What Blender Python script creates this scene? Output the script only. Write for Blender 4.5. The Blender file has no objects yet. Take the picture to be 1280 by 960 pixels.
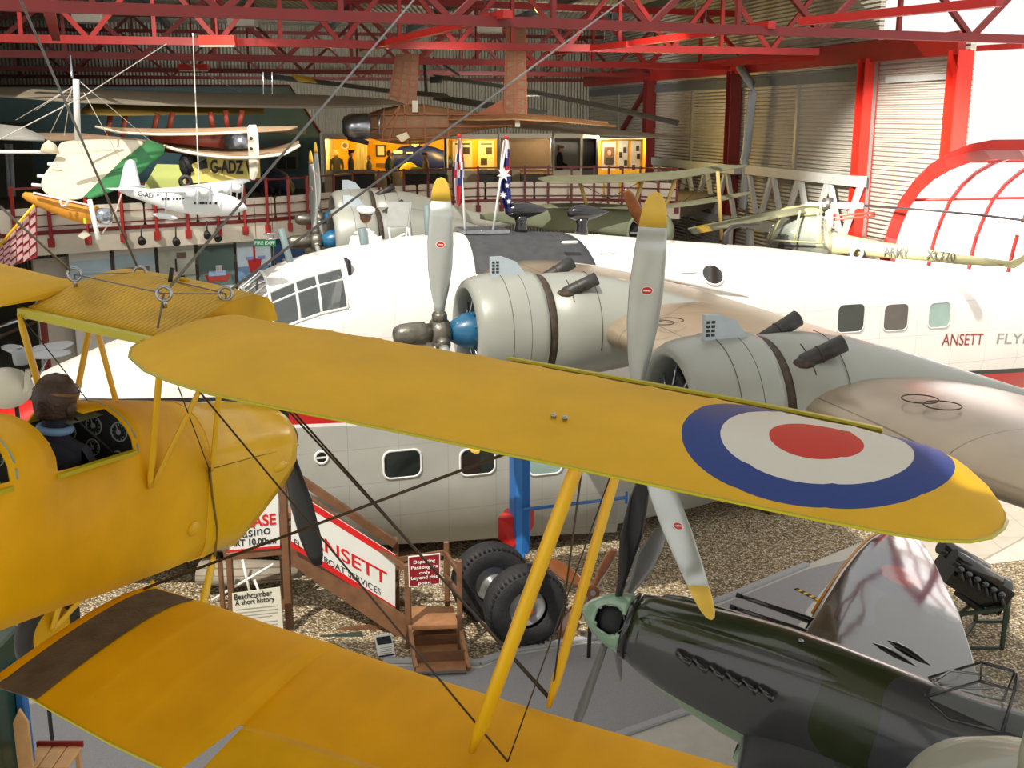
import bpy, bmesh, math, random
from mathutils import Vector as V, Matrix, noise as NZ
random.seed(7)
C = bpy.context.scene
COL = C.collection
EYE = 7.7
TH = 0.2347
FPX = 1400.0
KW = 17.5
PI = math.pi
cT, sT = math.cos(TH), math.sin(TH)

# ---------- measuring helpers: where a line of sight of the camera meets a real plane ----------
def ray(px, py):
    u = (px - 640) / FPX; v = (480 - py) / FPX
    return V((u, cT + v * sT, -sT + v * cT))
CAM = V((0, 0, EYE))
def D(px, py, d): return CAM + ray(px, py) * d
def PZ(px, py, z=0.0):
    r = ray(px, py); return CAM + r * ((z - EYE) / r.z)
def PY(px, py, y):
    r = ray(px, py); return CAM + r * (y / r.y)
def PL(px, py, p0, n):
    r = ray(px, py); n = V(n); return CAM + r * ((V(p0) - CAM).dot(n) / r.dot(n))
WU = V((-0.224, 0.9746, 0)); WN = V((0.9746, 0.224, 0))     # direction along the right wall, its normal
def PW(px, py, off=0.0): return PL(px, py, V((KW, 0, 0)) - WN * off, WN)
def LP(M, px, py, n, c):
    """line of sight met with plane n.x = c of a local frame, in local coordinates"""
    Mi = M.inverted(); o = Mi @ CAM; d = (Mi.to_3x3() @ ray(px, py)); n = V(n)
    return o + d * ((c - n.dot(o)) / n.dot(d))

# ---------- materials ----------
MATS = {}
def mat(name, col, rough=0.5, metal=0.0, var=0.08, sc=6.0, bump=0.0, bsc=30.0, coat=0.0, spec=0.5, emit=None, es=1.0, alpha=1.0, trans=0.0):
    if name in MATS: return MATS[name]
    m = bpy.data.materials.new(name); m.use_nodes = True
    nt = m.node_tree; b = nt.nodes['Principled BSDF']
    b.inputs['Roughness'].default_value = rough; b.inputs['Metallic'].default_value = metal
    b.inputs['Coat Weight'].default_value = coat; b.inputs['Coat Roughness'].default_value = 0.06
    b.inputs['Specular IOR Level'].default_value = spec
    tc = nt.nodes.new('ShaderNodeTexCoord')
    n = nt.nodes.new('ShaderNodeTexNoise'); n.inputs['Scale'].default_value = sc; n.inputs['Detail'].default_value = 5
    nt.links.new(tc.outputs['Object'], n.inputs['Vector'])
    r = nt.nodes.new('ShaderNodeValToRGB')
    r.color_ramp.elements[0].position = 0.3; r.color_ramp.elements[1].position = 0.7
    r.color_ramp.elements[0].color = tuple(max(0, c * (1 - var)) for c in col) + (1,)
    r.color_ramp.elements[1].color = tuple(min(1, c * (1 + var)) for c in col) + (1,)
    nt.links.new(n.outputs['Fac'], r.inputs['Fac']); nt.links.new(r.outputs['Color'], b.inputs['Base Color'])
    if bump:
        n2 = nt.nodes.new('ShaderNodeTexNoise'); n2.inputs['Scale'].default_value = bsc; n2.inputs['Detail'].default_value = 4
        nt.links.new(tc.outputs['Object'], n2.inputs['Vector'])
        bp = nt.nodes.new('ShaderNodeBump'); bp.inputs['Strength'].default_value = bump; bp.inputs['Distance'].default_value = 0.02
        nt.links.new(n2.outputs['Fac'], bp.inputs['Height']); nt.links.new(bp.outputs['Normal'], b.inputs['Normal'])
    if emit:
        b.inputs['Emission Color'].default_value = tuple(emit) + (1,); b.inputs['Emission Strength'].default_value = es
    if alpha < 1: b.inputs['Alpha'].default_value = alpha
    if trans: b.inputs['Transmission Weight'].default_value = trans
    MATS[name] = m
    m['ramp'] = r.name; m['tc'] = tc.name
    return m

def mathn(nt, op, a, b=None, c=None):
    n = nt.nodes.new('ShaderNodeMath'); n.operation = op
    for i, x in enumerate((a, b, c)):
        if x is None: continue
        if isinstance(x, (int, float)): n.inputs[i].default_value = x
        else: nt.links.new(x, n.inputs[i])
    return n.outputs[0]
def mixc(nt, fac, a, b):
    n = nt.nodes.new('ShaderNodeMix'); n.data_type = 'RGBA'
    if isinstance(fac, (int, float)): n.inputs[0].default_value = fac
    else: nt.links.new(fac, n.inputs[0])
    for i, x in ((6, a), (7, b)):
        if isinstance(x, tuple): n.inputs[i].default_value = tuple(x[:3]) + (1,)
        else: nt.links.new(x, n.inputs[i])
    return n.outputs[2]
def base_of(m):
    nt = m.node_tree; b = nt.nodes['Principled BSDF']
    s = b.inputs['Base Color'].links[0].from_socket
    sp = nt.nodes.new('ShaderNodeSeparateXYZ'); nt.links.new(nt.nodes[m['tc']].outputs['Object'], sp.inputs[0])
    return nt, b, s, sp.outputs
def panel_lines(m, axes, width=0.012, col=None, dark=0.6, bump=0.3, off=0.0):
    """thin seams every n metres along the given object axes"""
    nt, b, s, xyz = base_of(m)
    f = None
    for ax, step in axes:
        a = mathn(nt, 'FRACT', mathn(nt, 'DIVIDE', mathn(nt, 'ADD', xyz[ax], 100.0 + off), step))
        l = mathn(nt, 'LESS_THAN', a, width / step)
        f = l if f is None else mathn(nt, 'MAXIMUM', f, l)
    mul = nt.nodes.new('ShaderNodeMix'); mul.data_type = 'RGBA'; mul.blend_type = 'MULTIPLY'
    nt.links.new(f, mul.inputs[0]); nt.links.new(s, mul.inputs[6]); mul.inputs[7].default_value = (dark, dark, dark, 1)
    nt.links.new(mul.outputs[2], b.inputs['Base Color'])
    return m
def corrugate(m, axis, step, strength=1.0, dist=0.03):
    nt, b, s, xyz = base_of(m)
    a = mathn(nt, 'SINE', mathn(nt, 'MULTIPLY', xyz[axis], 2 * PI / step))
    bp = nt.nodes.new('ShaderNodeBump'); bp.inputs['Strength'].default_value = strength; bp.inputs['Distance'].default_value = dist
    nt.links.new(a, bp.inputs['Height']); nt.links.new(bp.outputs['Normal'], b.inputs['Normal'])
    return m

# ---------- mesh builder ----------
class MB:
    def __init__(s): s.v = []; s.f = []; s.sm = []
    def add(s, vs, fs, smooth=False):
        o = len(s.v); s.v += [V(p) for p in vs]
        for f in fs: s.f.append(tuple(i + o for i in f)); s.sm.append(smooth)
        return s
    def box(s, c, sz, R=None, bev=0.0):
        c = V(c); x, y, z = sz[0] / 2, sz[1] / 2, sz[2] / 2
        R = R or Matrix.Identity(3)
        if bev > 0:
            b = min(bev, x * .9, y * .9, z * .9)
            rings = []
            for zz, k in ((-z, b), (-z + b, 0), (z - b, 0), (z, b)):
                xx, yy = x - k, y - k; e = b * 0.999
                rings.append([c + R @ V(p) for p in ((-xx + e, -yy, zz), (xx - e, -yy, zz), (xx, -yy + e, zz), (xx, yy - e, zz), (xx - e, yy, zz), (-xx + e, yy, zz), (-xx, yy - e, zz), (-xx, -yy + e, zz))])
            return s.loft(rings, smooth=False)
        vs = [c + R @ V((i * x, j * y, k * z)) for k in (-1, 1) for j in (-1, 1) for i in (-1, 1)]
        return s.add(vs, [(0, 2, 3, 1), (4, 5, 7, 6), (0, 1, 5, 4), (2, 6, 7, 3), (0, 4, 6, 2), (1, 3, 7, 5)])
    def bar(s, p, q, w, h, up=(0, 0, 1)):
        p, q = V(p), V(q); d = (q - p); L = d.length
        if L < 1e-6: return s
        d /= L; up = V(up)
        if abs(d.dot(up)) > .98: up = V((0, 1, 0)) if abs(d.y) < .9 else V((1, 0, 0))
        a = d.cross(up).normalized(); b = a.cross(d)
        R = Matrix((a, d, b)).transposed()
        return s.box((p + q) / 2, (w, L, h), R)
    def loft(s, rings, smooth=True, closed=True, cap=True):
        n = len(rings[0]); o = len(s.v)
        for r in rings: s.v += [V(p) for p in r]
        for i in range(len(rings) - 1):
            for j in range(n if closed else n - 1):
                k = (j + 1) % n
                s.f.append((o + i * n + j, o + i * n + k, o + (i + 1) * n + k, o + (i + 1) * n + j)); s.sm.append(smooth)
        if cap and closed:
            s.f.append(tuple(o + j for j in reversed(range(n)))); s.sm.append(False)
            s.f.append(tuple(o + (len(rings) - 1) * n + j for j in range(n))); s.sm.append(False)
        return s
    def tube(s, pts, r, n=8, smooth=True, flat=1.0, up=(0, 0, 1)):
        pts = [V(p) for p in pts]; rr = r if isinstance(r, (list, tuple)) else [r] * len(pts)
        rings = []
        for i, p in enumerate(pts):
            d = (pts[min(i + 1, len(pts) - 1)] - pts[max(i - 1, 0)]).normalized()
            u = V(up)
            if abs(d.dot(u)) > .95: u = V((0, 1, 0)) if abs(d.y) < .8 else V((1, 0, 0))
            a = d.cross(u).normalized(); b = a.cross(d)
            rings.append([p + a * (rr[i] * math.cos(t)) + b * (rr[i] * flat * math.sin(t)) for t in (2 * PI * k / n for k in range(n))])
        return s.loft(rings, smooth)
    def lathe(s, prof, o=(0, 0, 0), ax=(0, 0, 1), n=24, smooth=True, sx=1.0, cap=True):
        """prof: (distance along axis, radius)"""
        o, ax = V(o), V(ax).normalized(); u = V((0, 0, 1)) if abs(ax.z) < .9 else V((1, 0, 0))
        a = ax.cross(u).normalized(); b = a.cross(ax)
        return s.loft([[o + ax * h + a * (max(r, 1e-4) * sx * math.cos(t)) + b * (max(r, 1e-4) * math.sin(t)) for t in (2 * PI * k / n for k in range(n))] for h, r in prof], smooth, cap=cap)
    def prism(s, poly, d, smooth=False):
        """closed polygon extruded by vector d"""
        n = len(poly); d = V(d); a = [V(p) for p in poly]; o = len(s.v)
        s.v += a + [p + d for p in a]
        s.f.append(tuple(o + i for i in reversed(range(n)))); s.sm.append(False)
        s.f.append(tuple(o + n + i for i in range(n))); s.sm.append(False)
        for i in range(n):
            j = (i + 1) % n; s.f.append((o + i, o + j, o + n + j, o + n + i)); s.sm.append(smooth)
        return s
    def ball(s, c, r, n=16, m=10, sc=(1, 1, 1), R=None):
        c = V(c); R = R or Matrix.Identity(3)
        rings = []
        for i in range(m + 1):
            t = PI * i / m; rr = max(math.sin(t), 1e-3)
            rings.append([c + R @ V((r * sc[0] * rr * math.cos(a), r * sc[1] * rr * math.sin(a), -r * sc[2] * math.cos(t))) for a in (2 * PI * k / n for k in range(n))])
        return s.loft(rings)
    def torus(s, c, ax, R, r, n=24, m=8, a0=0, a1=2 * PI):
        c, ax = V(c), V(ax).normalized(); u = V((0, 0, 1)) if abs(ax.z) < .9 else V((1, 0, 0))
        a = ax.cross(u).normalized(); b = a.cross(ax); full = abs(a1 - a0 - 2 * PI) < 1e-3
        rings = []
        for i in range(n + (0 if full else 1)):
            t = a0 + (a1 - a0) * i / n; d = a * math.cos(t) + b * math.sin(t)
            rings.append([c + d * (R + r * math.cos(q)) + ax * (r * math.sin(q)) for q in (2 * PI * k / m for k in range(m))])
        if full: rings.append(rings[0])
        return s.loft(rings, cap=not full)
    def build(s, name, m, parent=None, world=False, label=None, doubles=False):
        vs = s.v
        if world and parent is not None:
            Mi = MW(parent).inverted(); vs = [Mi @ v for v in vs]
        me = bpy.data.meshes.new(name); me.from_pydata([tuple(v) for v in vs], [], s.f)
        me.polygons.foreach_set('use_smooth', s.sm)
        me.update()
        bm = bmesh.new(); bm.from_mesh(me)
        if doubles: bmesh.ops.remove_doubles(bm, verts=bm.verts, dist=1e-4)
        bmesh.ops.recalc_face_normals(bm, faces=bm.faces)
        bm.to_mesh(me); bm.free()
        if isinstance(m, (list, tuple)):
            for q in m: me.materials.append(q)
        else: me.materials.append(m)
        o = bpy.data.objects.new(name, me); COL.objects.link(o)
        if parent is not None: o.parent = parent
        if label: o['label'] = label
        return o

def MW(o):
    M = Matrix.Identity(4)
    while o is not None:
        M = o.matrix_basis @ M if True else M
        o = o.parent
    return M
def frame(loc, x=None, z=None, rz=0.0):
    if x is None: return Matrix.Translation(V(loc)) @ Matrix.Rotation(rz, 4, 'Z')
    x = V(x).normalized(); z = V(z if z else (0, 0, 1)); y = z.cross(x).normalized(); z = x.cross(y)
    M = Matrix((x, y, z)).transposed().to_4x4(); M.translation = V(loc); return M
def thing(name, label, cat, M=None, group=None):
    o = bpy.data.objects.new(name, None); COL.objects.link(o); o.empty_display_size = .1
    if M is not None:
        o.matrix_basis = M if isinstance(M, Matrix) else Matrix.Translation(V(M))
    o['label'] = label; o['category'] = cat
    if group: o['group'] = group
    return o
def tag(o, label, cat, group=None, kind=None):
    o['label'] = label; o['category'] = cat
    if group: o['group'] = group
    if kind: o['kind'] = kind
    return o
def struct(o, label=None):
    o['kind'] = 'structure'
    if label: o['label'] = label
    return o
def recentre(o):
    """put the origin of a lone mesh thing at its base"""
    vs = [v.co for v in o.data.vertices]
    c = V((sum(v.x for v in vs) / len(vs), sum(v.y for v in vs) / len(vs), min(v.z for v in vs)))
    for v in o.data.vertices: v.co -= c
    o.matrix_basis = Matrix.Translation(c); return o
def copy_tree(o, parent=None):
    c = o.copy(); COL.objects.link(c); c.parent = parent
    for ch in list(o.children): copy_tree(ch, c)
    return c
def text(s, size, o, xd, yd, m, parent=None, name='lettering', ext=0.002, align='LEFT', world=False, sx=1.0, bold=0.0):
    cu = bpy.data.curves.new('tmp', 'FONT'); cu.body = s; cu.size = size; cu.extrude = ext; cu.align_x = align; cu.offset = bold
    t = bpy.data.objects.new('tmp', cu); COL.objects.link(t)
    dg = bpy.context.evaluated_depsgraph_get(); me = bpy.data.meshes.new_from_object(t.evaluated_get(dg))
    bpy.data.objects.remove(t); bpy.data.curves.remove(cu)
    x = V(xd).normalized(); y = V(yd); y = (y - x * x.dot(y)).normalized(); z = x.cross(y)
    M = Matrix((x * sx, y, z)).transposed().to_4x4(); M.translation = V(o)
    if world and parent is not None: M = MW(parent).inverted() @ M
    me.transform(M); me.materials.clear(); me.materials.append(m); me.name = name
    ob = bpy.data.objects.new(name, me); COL.objects.link(ob)
    if parent is not None: ob.parent = parent
    return ob
def interp(tab, t):
    if t <= tab[0][0]: return tab[0][1:]
    for a, b in zip(tab, tab[1:]):
        if t <= b[0]:
            k = (t - a[0]) / (b[0] - a[0] + 1e-9); return tuple(x + (y - x) * k for x, y in zip(a[1:], b[1:]))
    return tab[-1][1:]
def smoothstep(a, b, x):
    t = max(0, min(1, (x - a) / (b - a))); return t * t * (3 - 2 * t)
def foil(t, th=0.12, camber=0.03):
    """upper and lower height of a wing section at chord fraction t"""
    yt = 5 * th * (0.2969 * math.sqrt(t) - 0.126 * t - 0.3516 * t * t + 0.2843 * t ** 3 - 0.1015 * t ** 4)
    p = .35; yc = camber / p ** 2 * (2 * p * t - t * t) if t < p else camber / (1 - p) ** 2 * ((1 - 2 * p) + 2 * p * t - t * t)
    return yc + yt, yc - yt
def wing_mesh(mb, stations, n=14, scal=None, inc=0.0):
    """stations: (y, x_le, x_te, z, thickness, camber); x forward"""
    rings = []
    for (y, xl, xt, z, th, ca) in stations:
        c = xl - xt; up = []; lo = []
        for i in range(n + 1):
            t = .5 - .5 * math.cos(PI * i / n)
            a, b = foil(t, th, ca)
            s = scal(y, t) if scal else 0
            up.append(V((xl - t * c, y, z + a * c + s - t * c * inc))); lo.append(V((xl - t * c, y, z + b * c - t * c * inc)))
        rings.append(up + list(reversed(lo))[1:-1] + [])
    return mb.loft(rings)
WORLD = 1.05; EXPO = 0.0; ROOF_Y0 = 26.0; VAULT = 3.0
SAZ, SEL = 205.0, 52.0
_sd = V((math.sin(math.radians(SAZ)) * math.cos(math.radians(SEL)), math.cos(math.radians(SAZ)) * math.cos(math.radians(SEL)), math.sin(math.radians(SEL))))
_tp = V((1.95, 4.3, 6.36)); TIP = _tp + _sd * ((EYE + 4.2 - _tp.z) / _sd.z)  # unseen roof slot placed to put a sun patch on the wing tip
def LIGHTS():
    sun(SAZ, SEL, 4.0, (1, .93, .82), .6)
    for p in ((-6.3, 41.2), (-4.4, 41.2), (-2.6, 41.2), (-1.0, 41.2)): point((p[0], p[1], 6.9), 260, (1, .62, .12), .15)
    for p in ((1.3, 41.2), (3.2, 41.0)): point((p[0], p[1], 6.9), 90, (1, .85, .6), .15)
    for p in ((5.3, 41.2),): point((p[0], p[1], 6.95), 200, (1, .75, .25), .15)
    spot((-3, 22, 9.3), (-10, 27, 2.5), 1000, 80, (1, .94, .86), .3)  # all spots here are added fill, with no fixture in the hall
    spot((-6, 22, 9.3), (-10, 31, 4.5), 550, 95, (1, .9, .8), .3)
    spot((-2, 26, 9.2), (0, 38, 4.8), 800, 60, (1, .88, .75), .3)
    spot((2, 16, 9), (9.9, 29, 5.8), 60000, 24, (1, .95, .86), .3)  # added spot in place of sunlight on the shutter bay
    spot((3, 24, 9), (5, 40, 6), 2500, 60, (1, .93, .85), .3)
    spot((-9, 46.5, 7.6), (-9, 58, 10), 900, 130, (1, .96, .88), .5); spot((1, 43, 7.6), (0, 57, 10), 1200, 130, (1, .96, .88), .5)  # added uplights that brighten the back wall
    spot((-14, 42, 5.2), (-14, 45.2, 9.5), 120, 120, (.8, .95, 1), .5)
# ================= materials =================
def srgb(r, g, b):
    f = lambda c: (c / 255 / 12.92) if c / 255 <= .04045 else ((c / 255 + .055) / 1.055) ** 2.4
    return (f(r), f(g), f(b))
M_yel = mat('yellow_dope', srgb(226, 172, 0), .5, 0, .08, 3, .10, 25, spec=.25)
M_yel2 = mat('yellow_paint_gloss', srgb(220, 172, 4), .3, 0, .08, 5, .05, 8, coat=.25, spec=.3)
M_yeledge = mat('yellow_green_edge', srgb(186, 176, 18), .3, 0, .05, 4)
M_strut = mat('yellow_strut', srgb(232, 186, 28), .3, 0, .05, 4)
M_tank = mat('tank_yellow', srgb(206, 160, 20), .55, 0, .2, 4, spec=.25)
corrugate(M_tank, 1, .026, .6, .006)
M_walk = mat('walkway_rubber', srgb(84, 72, 60), .85, 0, .35, 9, .5, 60)
M_tan = mat('dusty_brown_fabric', srgb(150, 118, 60), .8, 0, .15, 12)
M_wire = mat('steel_wire', srgb(70, 62, 54), .5, .5, .1, 20)
M_cable = mat('grey_cable', srgb(120, 118, 116), .5, .4, .1, 20)
M_wcord = mat('white_cord', srgb(215, 208, 195), .7, 0, .05, 20)
M_steel = mat('bright_steel', srgb(170, 175, 185), .25, .9, .1, 12)
M_black = mat('black_gloss', (.012, .012, .014), .15, 0, .2, 8, coat=.6)
M_blackm = mat('black_matt', (.02, .02, .022), .6, 0, .2, 8)
M_dark = mat('dark_interior', (.015, .017, .02), .8, 0, .3, 8)
M_grgn = mat('cockpit_grey_green', srgb(140, 164, 156), .5, 0, .1, 8)
M_dial = mat('dial_white', srgb(150, 155, 150), .5)
M_leather = mat('brown_leather', srgb(58, 42, 32), .45, 0, .3, 20, .3, 60)
M_strap = mat('tan_leather_strap', srgb(120, 84, 50), .5, 0, .2, 20)
M_skin = mat('skin', srgb(205, 140, 110), .5, 0, .05, 10)
M_navy = mat('navy_cloth', srgb(36, 42, 62), .85, 0, .2, 15, .3, 80)
M_ltblue = mat('light_blue_cloth', srgb(120, 160, 205), .8)
M_greycloth = mat('grey_cloth', srgb(120, 110, 108), .85)

# wing material with roundel, by the wing's own coordinates
def roundel_mat():
    m = mat('yellow_wing_with_roundel', srgb(230, 180, 16), .6, 0, .07, 2.5, .06, 22, spec=.15)
    nt, b, s, xyz = base_of(m)
    dx = mathn(nt, 'DIVIDE', mathn(nt, 'ADD', xyz[0], 1.27), .655)
    dy = mathn(nt, 'DIVIDE', mathn(nt, 'SUBTRACT', mathn(nt, 'ABSOLUTE', xyz[1]), 3.79), .515)
    rr = mathn(nt, 'SQRT', mathn(nt, 'ADD', mathn(nt, 'MULTIPLY', dx, dx), mathn(nt, 'MULTIPLY', dy, dy)))
    # browner towards the leading edge
    nz = nt.nodes.new('ShaderNodeTexNoise'); nz.inputs['Scale'].default_value = 2.0; nt.links.new(nt.nodes[m['tc']].outputs['Object'], nz.inputs['Vector'])
    ed = mathn(nt, 'ADD', xyz[0], mathn(nt, 'MULTIPLY', nz.outputs['Fac'], .5))
    mr = nt.nodes.new('ShaderNodeMapRange'); nt.links.new(ed, mr.inputs[0]); mr.inputs[1].default_value = -1.15; mr.inputs[2].default_value = -.45; mr.inputs[3].default_value = 0; mr.inputs[4].default_value = .32
    c = s
    for lim, col in ((1.0, srgb(34, 62, 140)), (.71, srgb(226, 224, 218)), (.35, srgb(205, 48, 30))):
        c = mixc(nt, mathn(nt, 'LESS_THAN', rr, lim), c, col)
    c = mixc(nt, mr.outputs[0], c, srgb(168, 126, 56))
    nt.links.new(c, b.inputs['Base Color'])
    return m
M_wing = roundel_mat()
M_lwing = mat('yellow_lower_wing', srgb(226, 170, 0), .6, 0, .10, 2.0, .06, 22, spec=.15)

# ================= yellow biplane =================
yw, pt, rl = math.radians(20.9), math.radians(-2.3), math.radians(6.7)
f_ = V((math.sin(yw) * math.cos(pt), math.cos(yw) * math.cos(pt), math.sin(pt))); r0 = V((math.cos(yw), -math.sin(yw), 0)); u0 = r0.cross(f_)
r_ = r0 * math.cos(rl) - u0 * math.sin(rl); u_ = r_.cross(f_)
MM = Matrix((f_, -r_, u_)).transposed().to_4x4(); MM.translation = V((-1.9, 6.76, EYE - 1.11))
moth = thing('biplane', 'yellow two-seat biplane hanging in the foreground with a roundel on its upper wing', 'biplane', MM)
DZ = .048
UPW = [(.47, -.26, -1.12), (.56, -.30, -1.32), (.68, -.33, -1.48), (.91, -.37, -1.66), (1.1, -.38, -1.75), (1.38, -.40, -1.83), (1.6, -.41, -1.85), (2.2, -.45, -1.87), (2.9, -.53, -1.92), (3.52, -.61, -1.97), (3.9, -.69, -2.0), (4.1, -.75, -2.0), (4.25, -.84, -1.99), (4.36, -1.0, -1.93), (4.43, -1.2, -1.84), (4.47, -1.4, -1.72), (4.485, -1.52, -1.62)]
LOW = [(.36, -.75, -1.94), (.82, -.79, -2.06), (1.21, -.84, -2.15), (1.585, -.87, -2.21), (1.6, -.87, -1.76), (2.12, -.93, -1.77), (2.8, -.98, -1.80), (3.71, -1.02, -1.84), (4.1, -1.1, -1.86), (4.3, -1.3, -1.85), (4.4, -1.55, -1.82), (4.44, -1.7, -1.8)]
def st_up(yy): xl, xt = interp(UPW, yy); return xl, xt
def rib(y, t):  # fabric sags between the ribs
    a = abs(math.sin(PI * y / .30)); e = 1 - math.exp(-6 * t * (1 - t) * 2)
    return -.008 * (a ** .35) * e
def panel(tab, z0, side, name, m, th=.085, ca=.035, n=16, step=.05):
    mb = MB(); st = []
    ys = []; y = tab[0][0]
    while y < tab[-1][0]: ys.append(y); y += step
    for q in tab: ys.append(q[0])
    ys = sorted(set(round(q, 3) for q in ys + [.3 * k for k in range(15) if tab[0][0] < .3 * k < tab[-1][0]]))
    for y in ys:
        xl, xt = interp(tab, y); c = xl - xt; full = 1.45
        st.append((y * side, xl, xt, z0 + y * DZ, th * min(1.0, .35 + .65 * c / full) if c < 1 else th, ca))
    wing_mesh(mb, st, n, lambda y, t: rib(abs(y), t))
    return mb.build(name, m, moth)
for sd in (-1, 1):
    w = panel(UPW, 0, sd, 'upper_wing', M_wing)
    # bright rolled edge tape
    ed = MB().tube([(interp(UPW, q[0])[1] , q[0] * sd, q[0] * DZ) for q in UPW], .007, 6)
    ed.build('trailing_edge_tape', M_yeledge, w, label='yellow-green rolled edge tape')
    # leading-edge slat
    sl = MB(); prof = [(.045, -.005), (.03, .03), (-.02, .052), (-.07, .055), (-.075, .045), (-.025, .038), (.02, .015), (.03, -.012)]
    rings = []
    for y in (2.2, 2.6, 3.0, 3.4, 3.8, 4.02):
        xl = interp(UPW, y)[0]; rings.append([V((xl + a - .0, y * sd, y * DZ + b + .012)) for a, b in prof])
    sl.loft(rings, smooth=False).build('slat', M_yeledge, w, label='yellow-green slat along the leading edge')
    for px, py in ((692, 520), (706, 523), (780, 487), (796, 490), (865, 503), (1072, 541), (1083, 543)):
        p = LP(MM, px, py, (0, DZ, 1), .07)
        ft = MB(); ft.lathe([(0, .012), (.012, .012), (.016, .006)], (p.x, abs(p.y) * sd, p.z - .005), n=8)
        ft.build('wing_fitting', M_steel, w, label='small bright metal slat fitting')
    lw = panel(LOW, -1.53, sd, 'lower_wing', M_lwing)
    MB().tube([(interp(LOW, q[0])[1], q[0] * sd, -1.53 + q[0] * DZ) for q in LOW[:4]], .006, 6).build('trailing_edge_tape', M_yeledge, lw)
    al = MB(); st = []
    for y in (1.63, 2.1, 2.8, 3.5, 3.9, 4.1, 4.2):
        xl = interp(LOW, y)[1] + .012; xt = -2.24 - (y - 1.6) * .03 + (.25 * smoothstep(3.9, 4.25, y))
        st.append((y * sd, xl, xt, -1.54 + y * DZ, .1, .02))
    rings = []
    for (y, xl, xt, z, th, ca) in st:
        c = xl - xt; rings.append([V((xl, y, z + .012)), V((xl - .1 * c, y, z + .022)), V((xt, y, z - .055)), V((xt, y, z - .065)), V((xl - .1 * c, y, z - .03)), V((xl, y, z - .03))])
    al.loft(rings, smooth=False).build('aileron', M_yeledge if False else M_yel2, lw)
    # walkway strip
    wk = MB(); rings = []
    for i in range(15):
        x = -.84 - i * (1.16 / 14) - .02; r = []
        for y in (.43, .45, .48, .52, .56, .6, .65, .68):
            xl, xt = interp(LOW, y); t = (xl - x) / (xl - xt); t = max(0.0, min(.995, t)); a, b = foil(t, .085, .035)
            r.append(V((x, y * sd, -1.53 + y * DZ + a * (xl - xt) + .006)))
        rings.append(r + [p - V((0, 0, .006)) for p in reversed(r)])
    wk.loft(rings, smooth=False).build('walkway', M_walk, lw, label='worn dark rubber walkway by the wing root')
# centre section tank
tk = MB(); rings = []
for y in [i * .043 - .473 for i in range(23)]:
    xs = [.13 - i * .07 for i in range(18)]
    bul = 1 - .10 * (abs(y) / .473) ** 4
    up = []
    for i in range(17):
        t = i / 16; x = .12 - t * 1.02
        z = .0 + (.20 * math.sin(PI * min(1, t * 1.25) * .62 + .18) * bul if t < .8 else .0)
        h = interp([(0, -.02), (.04, .07), (.12, .13), (.25, .165), (.4, .16), (.6, .12), (.8, .06), (1, .0)], t)[0]
        up.append(V((x, y, h * bul + .0)))
    lo = [V((.12 - t * 1.02, y, -.035 + .02 * t)) for t in (1, .75, .5, .25, 0)]
    rings.append(up + lo)
tk.loft(rings).build('fuel_tank', M_tank, moth, label='ribbed dusty yellow fuel tank forming the wing centre')
MB().bar((-.93, -.5, -.03), (-.93, .5, -.03), .05, .045).build('centre_section_spar', M_yeledge, moth)
MB().lathe([(0, .013), (.09, .013)], (-.28, .02, .15), (.15, 0, 1), 10).build('fuel_gauge', M_blackm, moth, label='black fuel gauge tube on the tank')
MB().lathe([(0, .03), (.012, .03), (.02, .02)], (-.2, -.02, .16), (0, 0, 1), 12).build('filler_cap', M_tank, moth)

# fuselage
FUS = [(-5.4, .04, -1.02, -.72, -.6), (-4.2, .16, -1.15, -.75, -.52), (-3.0, .25, -1.28, -.72, -.44), (-2.4, .29, -1.36, -.66, -.38), (-2.3, .30, -1.37, -.62, -.36), (-2.12, .30, -1.38, -.6, -.35), (-1.95, .30, -1.40, -.58, -.35), (-1.8, .30, -1.41, -.59, -.36),
       (-1.7, .30, -1.42, -.60, -.365), (-1.6, .30, -1.43, -.61, -.38), (-1.5, .30, -1.44, -.62, -.39), (-1.4, .30, -1.45, -.63, -.41), (-1.25, .30, -1.47, -.64, -.42), (-1.1, .30, -1.49, -.65, -.43), (-.93, .30, -1.51, -.66, -.44), (-.8, .30, -1.52, -.72, -.46), (-.5, .30, -1.55, -.82, -.52), (-.22, .295, -1.57, -.92, -.58)]
COWL = [(-.22, .30, -1.585, -.93, -.575), (0, .30, -1.59, -.97, -.63), (.14, .298, -1.62, -.98, -.66), (.38, .292, -1.53, -1.0, -.70), (.58, .285, -1.43, -1.02, -.75), (.74, .275, -1.36, -1.04, -.79), (.86, .25, -1.30, -1.06, -.83), (.92, .21, -1.26, -1.08, -.89)]
def fring(x, hw, zb, zs, zt, n=10):
    r = [V((x, -hw * .55, zb)), V((x, -hw * .92, zb + .06)), V((x, -hw, zb + .16)), V((x, -hw, (zb + zs) / 2)), V((x, -hw, zs))]
    for i in range(1, n): a = PI * i / n; r.append(V((x, -hw * math.cos(a), zs + (zt - zs) * math.sin(a))))
    r += [V((x, hw, zs)), V((x, hw, (zb + zs) / 2)), V((x, hw, zb + .16)), V((x, hw * .92, zb + .06)), V((x, hw * .55, zb))]
    return r
fu = MB(); rings = [fring(*s) for s in FUS]; nr = len(rings[0])
for r in rings: fu.v += r
for i in range(len(rings) - 1):
    xm = (FUS[i][0] + FUS[i + 1][0]) / 2
    for j in range(nr):
        k = (j + 1) % nr
        hole = 4 <= j <= 13 and ((-1.5 < xm < (-.93 if j < 8 else -1.15)) or (-2.3 < xm < -1.8))
        if hole: continue
        fu.f.append((i * nr + j, i * nr + k, (i + 1) * nr + k, (i + 1) * nr + j)); fu.sm.append(True)
fu.f.append(tuple(range(nr))); fu.sm.append(False)
fus = fu.build('fuselage', M_yel, moth)
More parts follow.
